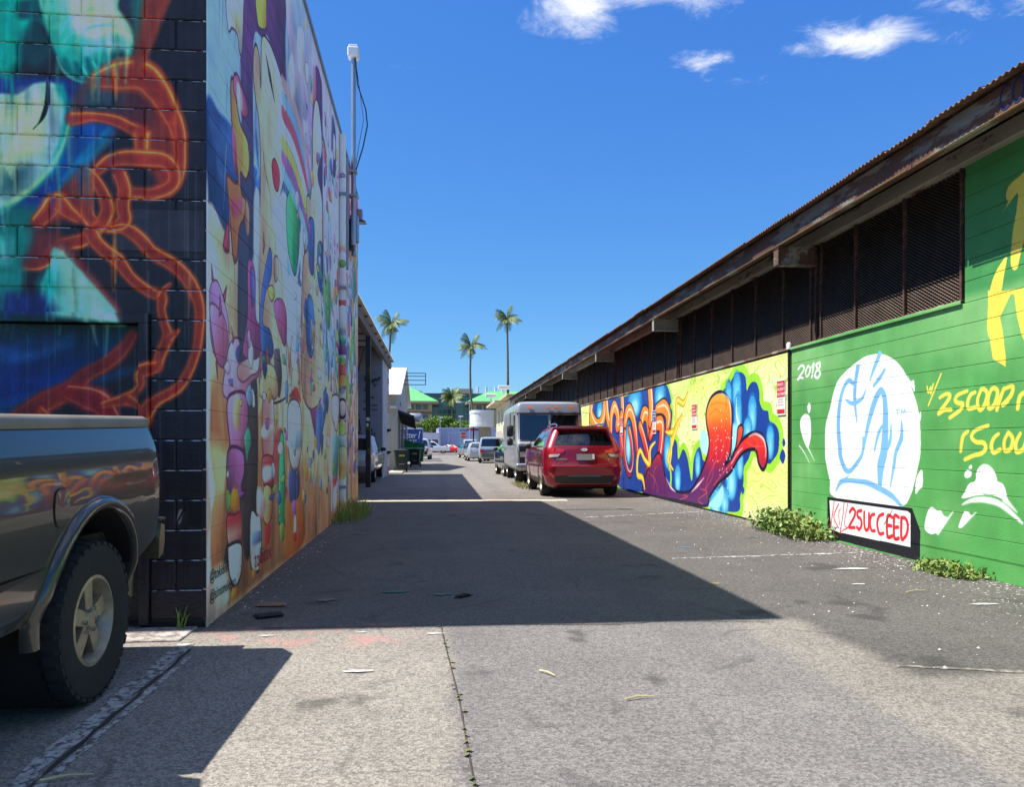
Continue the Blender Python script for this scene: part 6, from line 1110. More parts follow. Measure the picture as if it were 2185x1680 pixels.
# ---------------------------------------------------------------- pickup truck in the left foreground (tail by the wall)
def truck():
    BR = paint('dark bronze paint', (66,64,56), coat=1, rough=.3, metal=.3, var=.1)
    t = thing('pickup_truck', 'dark grey bronze pickup truck backed up to the black wall at left', 'truck', (-2.64, 3.86, 0))
    bn = BR.node_tree; pb = bn.nodes['Principled BSDF']; dn = bn.nodes.new('ShaderNodeTexNoise'); dn.inputs['Scale'].default_value = 5; dn.inputs['Detail'].default_value = 9; dr = bn.nodes.new('ShaderNodeMapRange'); dr.inputs['From Min'].default_value = .4; dr.inputs['From Max'].default_value = .75; dr.inputs['To Min'].default_value = .015; dr.inputs['To Max'].default_value = .07; bn.links.new(dn.outputs[0], dr.inputs[0]); bn.links.new(dr.outputs[0], pb.inputs['Coat Roughness'])
    rk = lambda p: (p[0], p[1], p[2]+(p[1]-3.86)*.03)
    cx_ = -2.64; YT = 4.76; YC = 2.98
    prof = [(.50,.925),(.60,.965),(.72,.985),(.86,.998),(1.0,1.0),(1.12,.99),(1.20,.975),(1.27,.955),(1.33,.935)]
    def hw(z): return float(np.interp(z, [p[0] for p in prof], [p[1] for p in prof]))
    def zlow(y): return .50 if y < 4.25 else .50+(y-4.25)*.42
    def side(y, z, s_, off=0):
        e = max(0, y-(YT-.10)); c = .10-math.sqrt(max(0, .01-min(e,.1)**2)) if e > 0 else 0
        return rk((cx_+s_*(hw(z)-c+off), y, z))
    for s_ in (1,-1):
        b = MB(); nu, nv = 26, 16
        def P(u, v, off): y = YC+(YT-YC)*u; z0 = zlow(y); z = z0+(1.33-z0)*v; return side(y, z, s_, off)
        b.grid(lambda u, v: P(u, v, 0), nu, nv); b.grid(lambda u, v: P(u, v, -.07), nu, nv); n = (nu+1)*(nv+1)
        rim = [i for i in range(nu+1)]+[(nu+1)*j+nu for j in range(1,nv+1)]+[nv*(nu+1)+i for i in range(nu-1,-1,-1)]+[(nu+1)*j for j in range(nv-1,0,-1)]
        for i in range(len(rim)): a, c = rim[i], rim[(i+1)%len(rim)]; b.f.append((a, c, n+c, n+a))
        o = b.build('bed_side', BR, t, True)
        k = MB().lathe([(0,-.3),(.475,-.3),(.475,.3),(0,.3)], (cx_+s_*.95, 3.89, .455), 'x', 48).build('cutter', WELL); boolean(o, k)
        o.data.shade_smooth(); o.data.set_sharp_from_angle(angle=R_(40))
        # flared lip round the arch
        fl = MB(); A = np.linspace(R_(-8), R_(188), 41); sec = [(.470,-.06),(.470,.012),(.480,.030),(.500,.034),(.522,.024),(.535,.0),(.535,-.03)]
        for a in A:
            for r_, off in sec: y = 3.89+r_*math.cos(a); z = .455+r_*math.sin(a); fl.v.append(rk((cx_+s_*(hw(max(z,.5))+off), y, z)))
        m_ = len(sec); fl.f = [(i*m_+j, i*m_+j+1, (i+1)*m_+j+1, (i+1)*m_+j) for i in range(40) for j in range(m_-1)]; fl.build('arch_flare', BR, t, True, smooth=60)
        wl = MB(); wl.lathe([(.475,.0),(.47,-.55)], (cx_+s_*.93, 3.89, .46), 'x', 36) if s_ > 0 else wl.lathe([(.475,.0),(.47,.55)], (cx_+s_*.93, 3.89, .46), 'x', 36); wl.build('wheel_liner', WELL, t, True)
        # rail cap
        rc = MB(); L_ = []
        for y in np.linspace(YC+.01, YT+.012, 14):
            e = max(0, y-(YT-.09)); c = .09-math.sqrt(max(0,.0081-min(e,.09)**2)) if e > 0 else 0
            for dx, dz in ((.012,-.012),(.018,.012),(.012,.034),(-.02,.05),(-.10,.048),(-.115,.02),(-.115,-.012)): L_.append(rk((cx_+s_*(hw(1.33)+dx-c*(1 if dx > -.05 else 0)), y, 1.335+dz)))
        rc.v = L_; rc.f = [(i*7+j, i*7+(j+1)%7, (i+1)*7+(j+1)%7, (i+1)*7+j) for i in range(13) for j in range(7)]+[tuple(range(7)), tuple(range(91,98))[::-1]]
        rc.build('rail_cap', pm('rail cap plastic', (128,122,112), .5, var=.2) if s_ > 0 else MATS['rail cap plastic'], t, True, smooth=50)
        MB().grid(lambda u, v: side(YT-.005-.075*(1-u)**2*0-.06*(1-u), .86+.32*v, s_, .006), 4, 6).build('tail_light', LRED, t, True, smooth=60)
        if s_ > 0:
            for sc_, off, nm_, mm in ((1.0,.002,'fuel_door_gap',BLKP),(.93,.005,'fuel_door',BR)):
                f_ = MB(); n = 28; pts = [(3.50+.072*sc_*math.copysign(abs(math.cos(q))**.75, math.cos(q)), .975+.088*sc_*math.copysign(abs(math.sin(q))**.75, math.sin(q))) for q in np.linspace(0, 2*math.pi, n, endpoint=False)]
                f_.add([side(y, z, 1, off) for y, z in pts]+[side(3.50,.975,1,off)], [(i,(i+1)%n,n) for i in range(n)]); f_.build(nm_, mm, t, True)
        MB().grid(lambda u, v: side(YC+.005+.42*u, .70+.035*(1-u)*v+.03*u, s_, .014*(1-u)+.002), 8, 2).build('side_moulding', BLKP, t, True)
    # bed floor, bulkhead, tailgate, bumper
    LIN = pm('bed liner', (30,30,32), .8, var=.2)
    MB().box(cx_-.86, cx_+.86, YC, YT-.03, .72, .78).build('bed_floor', LIN, t, True); MB().box(cx_-.90, cx_+.90, YC+.0, YC+.05, .6, 1.30).build('bulkhead', BR, t, True)
    tg = MB(); tg.bbox(cx_-.84, cx_+.84, YT-.07, YT+.015, .78, 1.385, .015); tg.build('tailgate', BR, t, True); MB().bbox(cx_-.12, cx_+.12, YT+.012, YT+.03, 1.14, 1.24, .006).build('tailgate_handle', BLKP, t, True)
    bm = MB(); 
    for i, y in enumerate(np.linspace(0,1,9)): pass
    n = 9
    for (dy, dz) in ((-.08,.57),(.06,.59),(.11,.66),(.11,.76),(.0,.775),(-.06,.68)):
        for i in range(n):
            x = -1+2*i/(n-1); bm.v.append((cx_+x*1.0, YT+dy*(1-.5*abs(x)**4)-(.0 if abs(x) < .99 else .06), dz))
    bm.f = [(j*n+i, j*n+i+1, ((j+1)%6)*n+i+1, ((j+1)%6)*n+i) for j in range(6) for i in range(n-1)]+[tuple(j*n for j in range(6)), tuple(j*n+n-1 for j in range(6))[::-1]]
    bm.build('rear_bumper', pm('worn chrome', (196,176,140), .3, metal=.85, var=.2, scale=6), t, True, smooth=40); 
    MB().bbox(cx_-.95, cx_+.98, YT-.04, YT+.09, .776, .80, .01).build('bumper_pad', BLKP, t, True)
    # cab and front end
    sh = Shell([(.46,.90,.0,3.2,.02,.0),(.60,.965,-.04,3.23,.02,.0),(.95,.99,-.05,3.23,.02,.0),(1.10,.98,-.02,3.23,.02,.0),(1.20,.965,.08,3.23,.02,.0),(1.24,.94,1.15,3.22,.02,.0),(1.55,.84,1.6,3.20,.02,.0),(1.78,.74,1.85,3.14,.1,.03),(1.86,.62,2.0,3.05,.12,.03),(1.88,.4,2.15,2.9,.1,.03)])
    ob = sh.mesh(); ob.v = [(x+cx_, y-.252, z) for x, y, z in ob.v]; ob = ob.build('cab', BR, t, True)
    k = MB()
    for s_ in (-1,1): k.lathe([(0,-.3),(.46,-.3),(.46,.3),(0,.3)], (cx_+s_*.92, .42, .42), 'x', 32)
    boolean(ob, k.build('cutter', WELL)); ob.data.shade_smooth(); ob.data.set_sharp_from_angle(angle=R_(38))
    for f, q in (('rear',[(-.8,1.28),(.8,1.28),(.68,1.74),(-.68,1.74)]),('front',[(-.72,1.3),(.72,1.3),(.62,1.74),(-.62,1.74)]),('left',[(1.55,1.27),(2.98,1.27),(2.92,1.74),(1.95,1.74)]),('right',[(1.55,1.27),(2.98,1.27),(2.92,1.74),(1.95,1.74)])):
        o = sh.patch(f, q, 'cab_window', GLASS, t); o.location = (0, -3.86-.252, 0)
    for s_ in (-1,1): 
        o = sh.patch('rear', [(s_*.8-.12,.82),(s_*.8+.12,.82),(s_*.8+.1,1.02),(s_*.8-.1,1.02)], 'headlight', LWHT, t, off=.02); o.location = (0,-3.86-.252,0)
    four = [(3.86,.9),(.42,.9)]
    for y, _ in four:
        for s_ in (-1,1):
            o = wheel(t, s_*.875, y-3.86, .39, .25, s_, rim=.56, spokes=5, tread=True, fat=.42)
            for q in range(6):
                a = 2*math.pi*q/6; MB().lathe([(0,.0),(.011,.0),(.011,s_*.010),(0,s_*.010)], (s_*.875+s_*.088, y-3.86+.058*math.cos(a), .39+.058*math.sin(a)), 'x', 8).build('lug_nut', CHRM, o)
    MB().box(cx_-.4, cx_+.4, -.1, 4.6, .42, .56).build('chassis', WELL, t, True); MB().tube([(cx_-.8,3.86,.39),(cx_+.8,3.86,.39)], .05, 10).build('axle', WELL, t, True)
    return t
truck()

# ================================================================ left side beyond the mural building
CORR_W = pm('white roof iron', (226,226,222), .5, var=.12, scale=2)
def corr(name, m, parent, y0, y1, z0, z1, x, amp=.012, p=.09, axis='y', facing=1, world=True):
    """ribbed iron wall; axis = the direction it runs along"""
    n = int((y1-y0)/p*4); v = []; f = []
    for i in range(n+1):
        a = y0+(y1-y0)*i/n; d_ = amp*math.cos(2*math.pi*i/4)
        for z in (z0, z1): v.append((x+d_, a, z) if axis == 'y' else (a, x+d_, z))
    f = [(2*i,2*i+2,2*i+3,2*i+1) for i in range(n)]
    return MB().add(v, f).build(name, m, parent, world, recalc=False)
CP = thing('carport', 'open carport with tall dark post and grey doodled walls past the mural building', 'building', (-2.2, 25, 0))
GWALL = pm('doodled grey wall', (150,154,162), .75, var=.12, scale=1.2, col2=(112,116,126), thr=.62)
MB().bbox(-2.12, -1.98, 22.6, 22.78, 0, 4.6, .015).build('post', pm('dark post paint', (48,50,56), .6, var=.35, scale=2.5, col2=(96,88,44), thr=.6, stretch=(1,1,.6)), CP, True)
for z, w in ((1.95,.10),(1.78,.07)): MB().box(-2.12+.02, -2.12+.02+w, 22.594, 22.6, z, z+.1).build('sticker', SWH, CP, True)
MB().box(-9, -2.05, 28.4, 28.6, 0, 5.2).build('end_wall', GWALL, CP, True)
sw = MB().box(-2.25, -2.06, 28.6, 32.3, 0, 4.6).build('side_wall', pm('pale side wall', (196,196,198), .7, var=.2, scale=2, col2=(120,140,150), thr=.6), CP, True)
# doodles: small brick marks and branching lines painted on the end wall
DGR = pm('doodle grey', (112,116,126), .8, var=.1); DDK = pm('doodle dark', (88,92,102), .8, var=.1)
for k, (x, z, w) in enumerate([(-2.5,2.95,.28),(-2.62,2.8,.24),(-2.36,2.66,.26),(-2.6,2.52,.3),(-2.33,2.5,.2),(-3.0,2.3,.24),(-2.5,1.75,.2),(-2.9,1.6,.22),(-2.6,3.7,.3),(-2.3,3.6,.24)]): MB().box(x-w/2, x+w/2, 28.394, 28.399, z, z+.09).build('brick_mark', DGR if k % 3 else DDK, CP, True)
for pts in ([(-2.35,0.05),(-2.38,.6),(-2.42,1.1),(-2.40,1.5),(-2.44,1.8)],[(-2.42,1.1),(-2.50,1.3),(-2.52,1.6)],[(-2.41,1.3),(-2.34,1.5),(-2.33,1.7)],[(-2.2,.1),(-2.24,.5)],[(-2.7,3.2),(-2.6,3.5),(-2.4,3.6),(-2.3,3.4)],[(-2.9,2.2),(-2.85,1.8),(-2.95,1.5),(-2.84,1.2),(-2.9,.9)]): MB().tube([(x,28.396,z) for x,z in pts], [.03]*len(pts), 5).build('painted_branch', DDK, CP, True)
# striped band with red letters at the outer end
for k, (z0, z1, m) in enumerate([(4.25,4.5,SRD),(4.0,4.25,SWH),(3.78,4.0,DKM),(3.5,3.78,SWH),(.12,.35,SRD),(.35,.7,SWH)]): MB().box(-2.064, -2.05, 31.5, 32.25, z0, z1).build('painted_stripe', m, CP, True)
MB().box(-2.064, -2.048, 31.55, 32.2, 2.55, 3.45).build('painted_sign', SRD, CP, True); text('lettering', 'ALOHA', SWH, CP, .3, (-2.046, 31.75, 3.3), ((0,0,1),(0,1,0),(-1,0,0)), ext=.001)
for z in (1.75, .85): MB().prism([(0,0),(.16,.07),(.16,.14),(0,.14)], 31.0, 31.25, lambda a, b, t: (-2.06+a, t, z+b)).build('wall_lamp', DKM, CP, True)
# roof: beams, purlins, corrugated sheet lit on top
RZ = 4.72
MB().bbox(-2.12, -1.96, 17.3, 32.4, RZ-.28, RZ-.04, .01).build('eave_beam', pm('weathered beam', (118,110,102), .8, var=.3, scale=2, stretch=(1,.4,1)), CP, True)
for y in np.arange(17.6, 32.3, 1.6): MB().box(-9, -1.9, y, y+.07, RZ-.03, RZ+.02).build('rafter', MATS['weathered beam'], CP, True)
rs = proto(sheet_mesh(.9, .09, .014, 0, 7.4, .9), 'roof_sheet', CORR_W); 
y = 17.3
while y < 32.0:
    o = put(rs, 'roof_sheet', (-1.84, y+.9, RZ+.03), CP); o.rotation_euler = (0,0,math.pi); y += .9
MB().box(-9.2, -9, 17.3, 28.6, 0, 5.5).build('back_wall', DARKI, CP, True)
MB().tube([(-2.3,28.2,3.9),(-2.6,25,3.6),(-2.2,22.9,4.1)], .015, 5).build('slack_cable', MATS['black cable'], CP, True)
for k in range(5): MB().lathe([(0,-.12),(.05,-.1),(.03,0),(0,0)], (-2.15-.12*k,28.2,3.75-.05*(k%3)), 'z', 8).build('string_light', DKM, CP, True)
# ---------------------------------------------------------------- ribbed shed with white gable roof
SD = thing('ribbed_shed', 'beige ribbed iron shed with bright white gable roof beyond the carport', 'shed', (-2.0, 43, 0))
BEI = pm('beige iron', (190,184,162), .6, var=.15, scale=1.5, stretch=(1,1,.3)); GRS = pm('gable grey', (168,170,172), .7, var=.12)
corr('front_wall', BEI, SD, -9, -2.0, 0, 3.75, 37.0, axis='x'); 
MB().prism([(37,0),(37,3.7),(43.3,5.5),(49.6,3.7),(49.6,2.7),(38.6,2.7),(38.6,0)], 0, .12, lambda a, b, t: (-2.0-t, a, b)).build('gable_wall', GRS, SD, True)
for y0, y1 in ((40.4,40.9),(44.2,44.6),(48.9,49.6)): MB().box(-2.12, -1.99, y0, y1, 0, 2.7).build('door_post', GRS, SD, True)
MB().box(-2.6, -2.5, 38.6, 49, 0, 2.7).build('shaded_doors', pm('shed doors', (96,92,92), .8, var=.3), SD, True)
for (ya, za, yb, zb) in ((36.6,3.62,43.3,5.56),(50.0,3.62,43.3,5.56)): MB().add([(-9,ya,za),(-1.75,ya,za),(-1.75,yb,zb),(-9,yb,zb),(-9,ya,za+.05),(-1.75,ya,za+.05),(-1.75,yb,zb+.05),(-9,yb,zb+.05)], [(0,1,2,3),(4,7,6,5),(0,4,5,1),(1,5,6,2),(2,6,7,3),(3,7,4,0)]).build('roof_slope', CORR_W, SD, True)
for y in np.arange(-8.8, -1.8, .35): MB().add([(y,36.6,3.675),(y+.05,36.6,3.675),(y+.05,43.28,5.612),(y,43.28,5.612),(y+.025,36.6,3.70),(y+.025,43.28,5.637)], [(0,4,5,3),(4,1,2,5)]).build('roof_rib', CORR_W, SD, True)
MB().prism([(38.2,2.9),(38.3,3.0),(41.5,2.5),(41.4,2.4)], 0, .8, lambda a, b, t: (-1.99+t, a, b-.35*t)).build('awning', DKM, SD, True); MB().prism([(41.8,2.9),(41.9,3.0),(44.5,2.5),(44.4,2.4)], 0, .7, lambda a, b, t: (-1.99+t, a, b-.35*t)).build('awning', SWH, SD, True)
MB().box(-1.995, -1.97, 40.2, 40.8, 3.3, 3.5).build('gable_vent', DGR, SD, True); MB().bbox(-1.99, -1.75, 39.6, 39.9, 4.0, 4.15, .02).build('flood_lamp', WMT, SD, True); MB().bbox(-2.3, -2.0, 36.75, 36.95, 3.0, 3.12, .02).build('flood_lamp', WMT, SD, True)
hd = MB(); hd.lathe([(0,0),(.30,0),(.36,.12),(.36,.75),(.25,.9),(0,.92)], (0,0,0), 'x', 20); hd.v = [(x-1.95, y+50.6, z+3.0) for x, y, z in hd.v]; hd.build('exhaust_hood', STL, SD, True, smooth=50)
# ---------------------------------------------------------------- empty sign frame
SF = thing('sign_frame', 'empty dark metal sign frame sticking out over the white shed roof', 'frame', (-1.9, 43.6, 4.6)); SFM = pm('navy frame paint', (30,44,72), .5)
for z in (4.68,4.93,5.16,5.33): MB().box(-2.0, -.70, 43.57, 43.63, z-.018, z+.018).build('rail', SFM, SF, True)
for x in (-1.95,-.715): MB().box(x-.02, x+.02, 43.565, 43.635, 4.66, 5.35).build('upright', SFM, SF, True)
# ---------------------------------------------------------------- wheelie bins, dumpster
CARTM = pm('dark green plastic', (26,38,36), .55, var=.15); 
def cart(loc, rz, label):
    t = thing('wheelie_bin', label, 'bin', loc, rz, 'wheelie bins by the shed')
    def ring(z, w, d, y0): return [(-w,y0,z),(w,y0,z),(w,y0+d,z),(-w,y0+d,z)]
    v = ring(.12,.24,.52,.06)+ring(.92,.30,.66,0)+ring(.96,.33,.70,-.02)+ring(1.0,.33,.70,-.02); f = [(0,3,2,1),(12,13,14,15)]+[(4*k+i,4*k+(i+1)%4,4*k+4+(i+1)%4,4*k+4+i) for k in range(3) for i in range(4)]
    MB().add(v, f).build('tub', CARTM, t); l = MB(); l.grid(lambda u, w: (-.34+.68*u, -.04+.78*w, 1.005+.07*math.sin(math.pi*u)*math.sin(math.pi*min(1,w*1.1))), 8, 8); l.grid(lambda u, w: (-.34+.68*u, -.04+.78*w, .99), 8, 8); l.build('lid', CARTM, t, smooth=60)
    MB().tube([(-.25,.78,.98),(.25,.78,.98)], .02, 8).build('handle', CARTM, t); MB().box(-.13,.13,-.0,.012,.72,.80).build('label_patch', pm('lime sticker', (150,176,70), .5) if 'lime sticker' not in MATS else MATS['lime sticker'], t); MB().box(-.12,.12,-.0+.03,.045,.36,.385).build('lift_bar', STL, t)
    for s_ in (-1,1): MB().lathe([(0,-.03),(.13,-.03),(.13,.03),(0,.03)], (s_*.27,.60,.13), 'x', 16).build('wheel', TYRE, t)
cart((-1.64, 34.75, 0), R_(8), 'dark wheelie bin standing at the near corner of the ribbed shed'); cart((-1.32, 42.8, 0), R_(-4), 'dark wheelie bin standing in front of the green dumpster')
DM = thing('dumpster', 'green steel dumpster with sloping lid beside the ribbed shed', 'dumpster', (-1.7, 48.9, 0)); DGN = pm('dumpster green', (20,120,70), .5, var=.25, scale=2, col2=(60,110,60), thr=.68)
MB().add([(-2.5,48.2,.18),(-.98,48.2,.18),(-.98,50.0,.18),(-2.5,50.0,.18),(-2.5,48.0,1.62),(-.84,48.0,1.22),(-.84,50.1,1.22),(-2.5,50.1,1.62)], [(0,3,2,1),(4,5,6,7),(0,1,5,4),(1,2,6,5),(2,3,7,6),(3,0,4,7)]).build('tub', DGN, DM, True)
MB().add([(-2.55,47.95,1.64),(-.80,47.95,1.24),(-.80,50.15,1.24),(-2.55,50.15,1.64),(-2.55,47.95,1.70),(-.80,47.95,1.30),(-.80,50.15,1.30),(-2.55,50.15,1.70)], [(0,3,2,1),(4,5,6,7),(0,1,5,4),(1,2,6,5),(2,3,7,6),(3,0,4,7)]).build('lid', DGN, DM, True)
for x in (-2.1,-1.5): MB().box(x, x+.08, 48.06, 48.14, .25, 1.3).build('rib', DGN, DM, True)
MB().box(-2.4, -.9, 47.98, 48.05, 1.0, 1.08).build('lift_rail', pm('pale green rail', (120,190,150), .5), DM, True)
for x in (-2.3,-1.15): MB().lathe([(0,-.04),(.09,-.04),(.09,.04),(0,.04)], (x,48.5,.09), 'x', 12).build('caster', TYRE, DM, True)
# ---------------------------------------------------------------- blue advertising truck body
BT = thing('blue_box_truck', 'royal blue box truck with white dealer lettering behind the dumpster', 'truck', (-2.9, 58, 0)); BLU = pm('box truck blue', (24,62,138), .4, var=.1, coat=.4)
MB().bbox(-4.6, -1.18, 58, 60.2, .55, 2.56, .03).build('box_body', BLU, BT, True); MB().box(-4.6, -1.18, 57.97, 58, 2.44, 2.53).build('roof_trim', SWH, BT, True)
text('lettering', 'Cutter', SWH, BT, .62, (-3.02, 57.985, 1.78), ROT_S, ext=.004, shear=.15, sx=.8); text('lettering', 'CHEVROLET', SWH, BT, .30, (-3.06, 57.985, 1.42), ROT_S, ext=.004, shear=.1, sx=.86)
MB().prism([(0,.0),(.045,.0),(.16,.56),(.09,.56)], 57.978, 57.99, lambda a, b, t: (-1.50+a, t, 1.72+b)).build('logo_slash', SWH, BT, True)
for x in (-4.2,-1.6):
    for y in (58.5, 59.8): MB().lathe([(0,-.12),(.36,-.12),(.36,.12),(0,.12)], (x,y,.36), 'x', 18).build('wheel', TYRE, BT, True)

# ================================================================ right side beyond the warehouse
BB = thing('beige_annex', 'cream board building with slatted vents beyond the warehouse', 'building', (4.8, 56, 0)); CRE = pm('cream boards', (216,204,170), .7, var=.12, stretch=(1,1,.3)); FEN = pm('weathered fence', (176,168,152), .8, var=.2, stretch=(1,1,.3))
corr('upper_wall', CRE, BB, 48.0, 62.0, 2.3, 4.25, 4.75, amp=.01, p=.25); corr('lower_fence', FEN, BB, 48.0, 62.0, 0, 2.3, 4.70, amp=.012, p=.2)
MB().box(4.8, 9, 61.9, 62, 0, 4.25).build('end_wall', CRE, BB, True); MB().box(4.8, 9, 48, 48.1, 0, 4.25).build('end_wall', CRE, BB, True)
MB().bbox(3.95, 9, 53.5, 62.5, 4.25, 4.42, .02).build('roof_slab', pm('cream eave', (206,190,150), .7, var=.2), BB, True); MB().bbox(4.3, 9, 47.9, 53.4, 4.35, 4.5, .02).build('roof_slab', MATS['cream eave'], BB, True)
for y in (56.2, 59.0):
    for k in range(9): MB().box(4.715, 4.745, y, y+.42, 2.75+k*.13, 2.75+k*.13+.075).build('vent_slot', DKM, BB, True)
MB().bbox(4.35, 4.7, 51.2, 51.8, 2.0, 2.6, .03).build('meter_box', CRE, BB, True)
WC = thing('rounded_canopy', 'big white rounded canopy over a doorway at the far end of the alley', 'canopy', (3.7, 64, 2.8))
cpy = MB(); prof = [(2.72,5.6),(2.72,63.6),(2.8,63.3),(3.0,63.1),(3.3,63.0),(4.62,63.0),(4.62,66.5),(2.72,66.5)]; PL = [(2.72,66.5),(2.72,63.9),(2.80,63.5),(2.98,63.25),(3.25,63.1),(3.6,63.05),(4.62,63.05),(4.62,66.5)]
for z0, z1, o_ in ((2.78,3.0,0),(3.0,3.92,.03),(3.92,4.15,0)): MB().prism([(x+(o_ if x < 3.5 else 0), y+(o_ if y < 64 else 0)) for x, y in PL], z0, z1, lambda a, b, t: (a, b, t)).build('band', WMT, WC, True, smooth=30)
MB().box(3.5, 4.62, 66.3, 66.5, 0, 2.78).build('door_wall', FEN, WC, True); MB().box(3.0, 3.12, 66, 66.1, 0, 2.78).build('post', DKM, WC, True)
for i, (x, y, z) in enumerate(((3.95,57,4.42),(4.75,55,4.9))):
    t = thing('roof_lamp', ['white T shaped lamp standing on the cream annex eave, the lower one', 'white T shaped lamp above the cream annex, the taller one nearer the warehouse'][i], 'lamp', (x, y, z), group='white roof lamps')
    MB().box(x-.06, x+.06, y-.06, y+.06, z, z+.45).build('stem', WMT, t, True); MB().bbox(x-.42, x+.42, y-.2, y+.2, z+.40, z+.66, .03).build('head', WMT, t, True)

# ================================================================ cross street, far buildings
SW2 = MB().box(-60, 60, 96.0, 98.2, 0, .14).build('pavement', CONC, kind='structure')
LW = thing('white_store', 'low white store with two dark doorways across the street', 'building', (-1.2, 122, 0)); WWL = pm('white stucco', (214,216,226), .8, var=.08)
MB().box(-2.6, .2, 122, 130, 0, 3.05).build('wall', WWL, LW, True); MB().box(-2.75, .35, 121.8, 130, 3.05, 3.2).build('parapet', WWL, LW, True)
for x in (-2.1,-.95): MB().box(x, x+.9, 121.95, 122.02, 0, 2.1).build('doorway', pm('maroon door', (110,84,84), .7) if x < -2 else MATS['maroon door'], LW, True)
GW = thing('lavender_store', 'pale lavender windowless store wall with blue skirting across the street', 'building', (3.2, 125, 0)); LAV = pm('lavender stucco', (172,180,206), .8, var=.08)
MB().box(.12, 13, 125, 140, .62, 4.0).build('wall', LAV, GW, True); MB().box(.12, 13, 124.97, 139, 0, .62).build('skirting', pm('blue skirting', (50,80,140), .7, var=.1), GW, True); MB().box(-.3, .11, 123.5, 139, 0, 3.95).build('side_wall', WWL, GW, True); MB().box(0, 13, 124.9, 125.1, 4.0, 4.1).build('coping', WWL, GW, True)
MB().box(1.6, 6, 124.95, 124.985, 3.2, 3.28).build('trim_line', WWL, GW, True); MB().box(1.6, 1.72, 124.95, 124.985, 1.7, 2.9).build('trim_line', WWL, GW, True)
MB().box(4.75, 6.2, 124.93, 124.98, 3.62, 3.95).build('banner', SRD, GW, True); MB().box(6.2, 7.4, 124.93, 124.98, 3.62, 3.95).build('banner', SBL, GW, True)
MB().prism([(4.9,1.0),(5.6,2.9),(6.4,1.2),(6.4,.9)], 118, 118.2, lambda a, b, t: (a, t, b)).build('side_awning', CRE, GW, True)
VB = thing('parked_van', 'small white delivery van beyond the maroon car', 'van', (4.2, 100.5, 0)); vs_ = Shell([(.3,.8,.1,4.2,.15,.03),(.5,.92,0,4.3,.15,.04),(1.0,.93,0,4.25,.15,.04),(1.1,.92,.02,3.9,.15,.04),(1.9,.86,.06,3.5,.15,.04),(1.98,.7,.2,3.3,.15,.03)])
car_body(VB, vs_, paint('van white', (226,228,230)), (.8,3.4), .36); vs_.patch('rear', [(-.7,1.2),(.7,1.2),(.65,1.75),(-.65,1.75)], 'rear_window', GLASS, VB); four_wheels(VB, .9, (.8,3.4), .32, .2)
# stop sign with street blades
ST = thing('stop_sign', 'red octagonal STOP sign on a post under green street name blades', 'sign', (3.05, 92, 0)); n8 = [(math.cos(R_(22.5+45*k)), math.sin(R_(22.5+45*k))) for k in range(8)]
MB().tube([(3.05,92,0),(3.05,92,3.2)], .035, 8).build('post', STL, ST, True)
MB().prism([(.41*a,.41*b) for a, b in n8], 91.94, 91.955, lambda a, b, t: (3.05+a, t, 2.40+b)).build('border', SWH, ST, True); MB().prism([(.385*a,.385*b) for a, b in n8], 91.93, 91.94, lambda a, b, t: (3.05+a, t, 2.40+b)).build('face', SRD, ST, True)
text('lettering', 'STOP', SWH, ST, .32, (3.05, 91.925, 2.285), ROT_S, ext=.003, align='CENTER', sx=.92); text('lettering', '4-WAY', SWH, ST, .10, (3.05, 91.925, 2.10), ROT_S, ext=.003, align='CENTER')
SGG = pm('street sign green', (20,110,90), .5); MB().box(2.6, 3.5, 91.95, 91.98, 2.90, 3.06).build('street_blade', SGG, ST, True); MB().box(3.02, 3.08, 91.6, 92.4, 3.08, 3.22).build('street_blade', SGG, ST, True); text('lettering', 'LANA LN', SWH, ST, .13, (3.05, 91.945, 2.935), ROT_S, ext=.002, align='CENTER')
# street lamps
def lamp(x, y, h_, label, arm=-1.3):
    t = thing('street_lamp', label, 'lamp', (x, y, 0), group='street lamps on the far street'); MB().tube([(x,y,0),(x,y,h_)], [.09,.06], 8).build('pole', STL, t, True)
    MB().tube([(x,y,h_-.1),(x+arm*.5,y,h_+.05),(x+arm,y,h_+.05)], .035, 6).build('arm', STL, t, True); MB().bbox(x+arm-.55, x+arm+.15, y-.2, y+.2, h_-.02, h_+.14, .03).build('head', WMT, t, True)
lamp(4.3, 105, 7.1, 'grey street lamp with long head rising behind the stop sign'); lamp(.32, 121, 5.6, 'slim street lamp in front of the round green tree', .3); lamp(3.4, 118, 5.6, 'short street lamp just left of the white canopy', .3)

# ---------------------------------------------------------------- green roofed institute
IB = thing('green_roof_institute', 'large institute with pale green hipped roofs and a glass front beyond the trees', 'building', (3, 195, 0)); STN = pm('sandstone render', (176,166,132), .8, var=.1); STB = pm('brown band', (132,104,92), .8, var=.1); ROOFG = pm('pale green metal roof', (96,176,104), .5, var=.1, scale=1, stretch=(1,.2,1)); GLB = pm('blue glass', (30,60,70), .06, var=.2, scale=.3, spec=.9); FRM = pm('window frame grey', (150,160,160), .5); DKR = pm('slate parapet', (92,98,108), .7, var=.1)
def hip(x0, x1, y0, y1, z, ax0, ax1, ay, za, nm_='roof'):
    m_ = MB(); m_.add([(x0,y0,z),(x1,y0,z),(x1,y1,z),(x0,y1,z),(ax0,ay,za),(ax1,ay,za)], [(0,1,5,4),(1,2,5),(2,3,4,5),(3,0,4),(0,3,2,1)]); o = m_.build(nm_, ROOFG, IB, True)
    MB().box(x0-.1, x1+.1, y0-.1, y1, z-.45, z-.02).build('fascia', STN, IB, True); return o
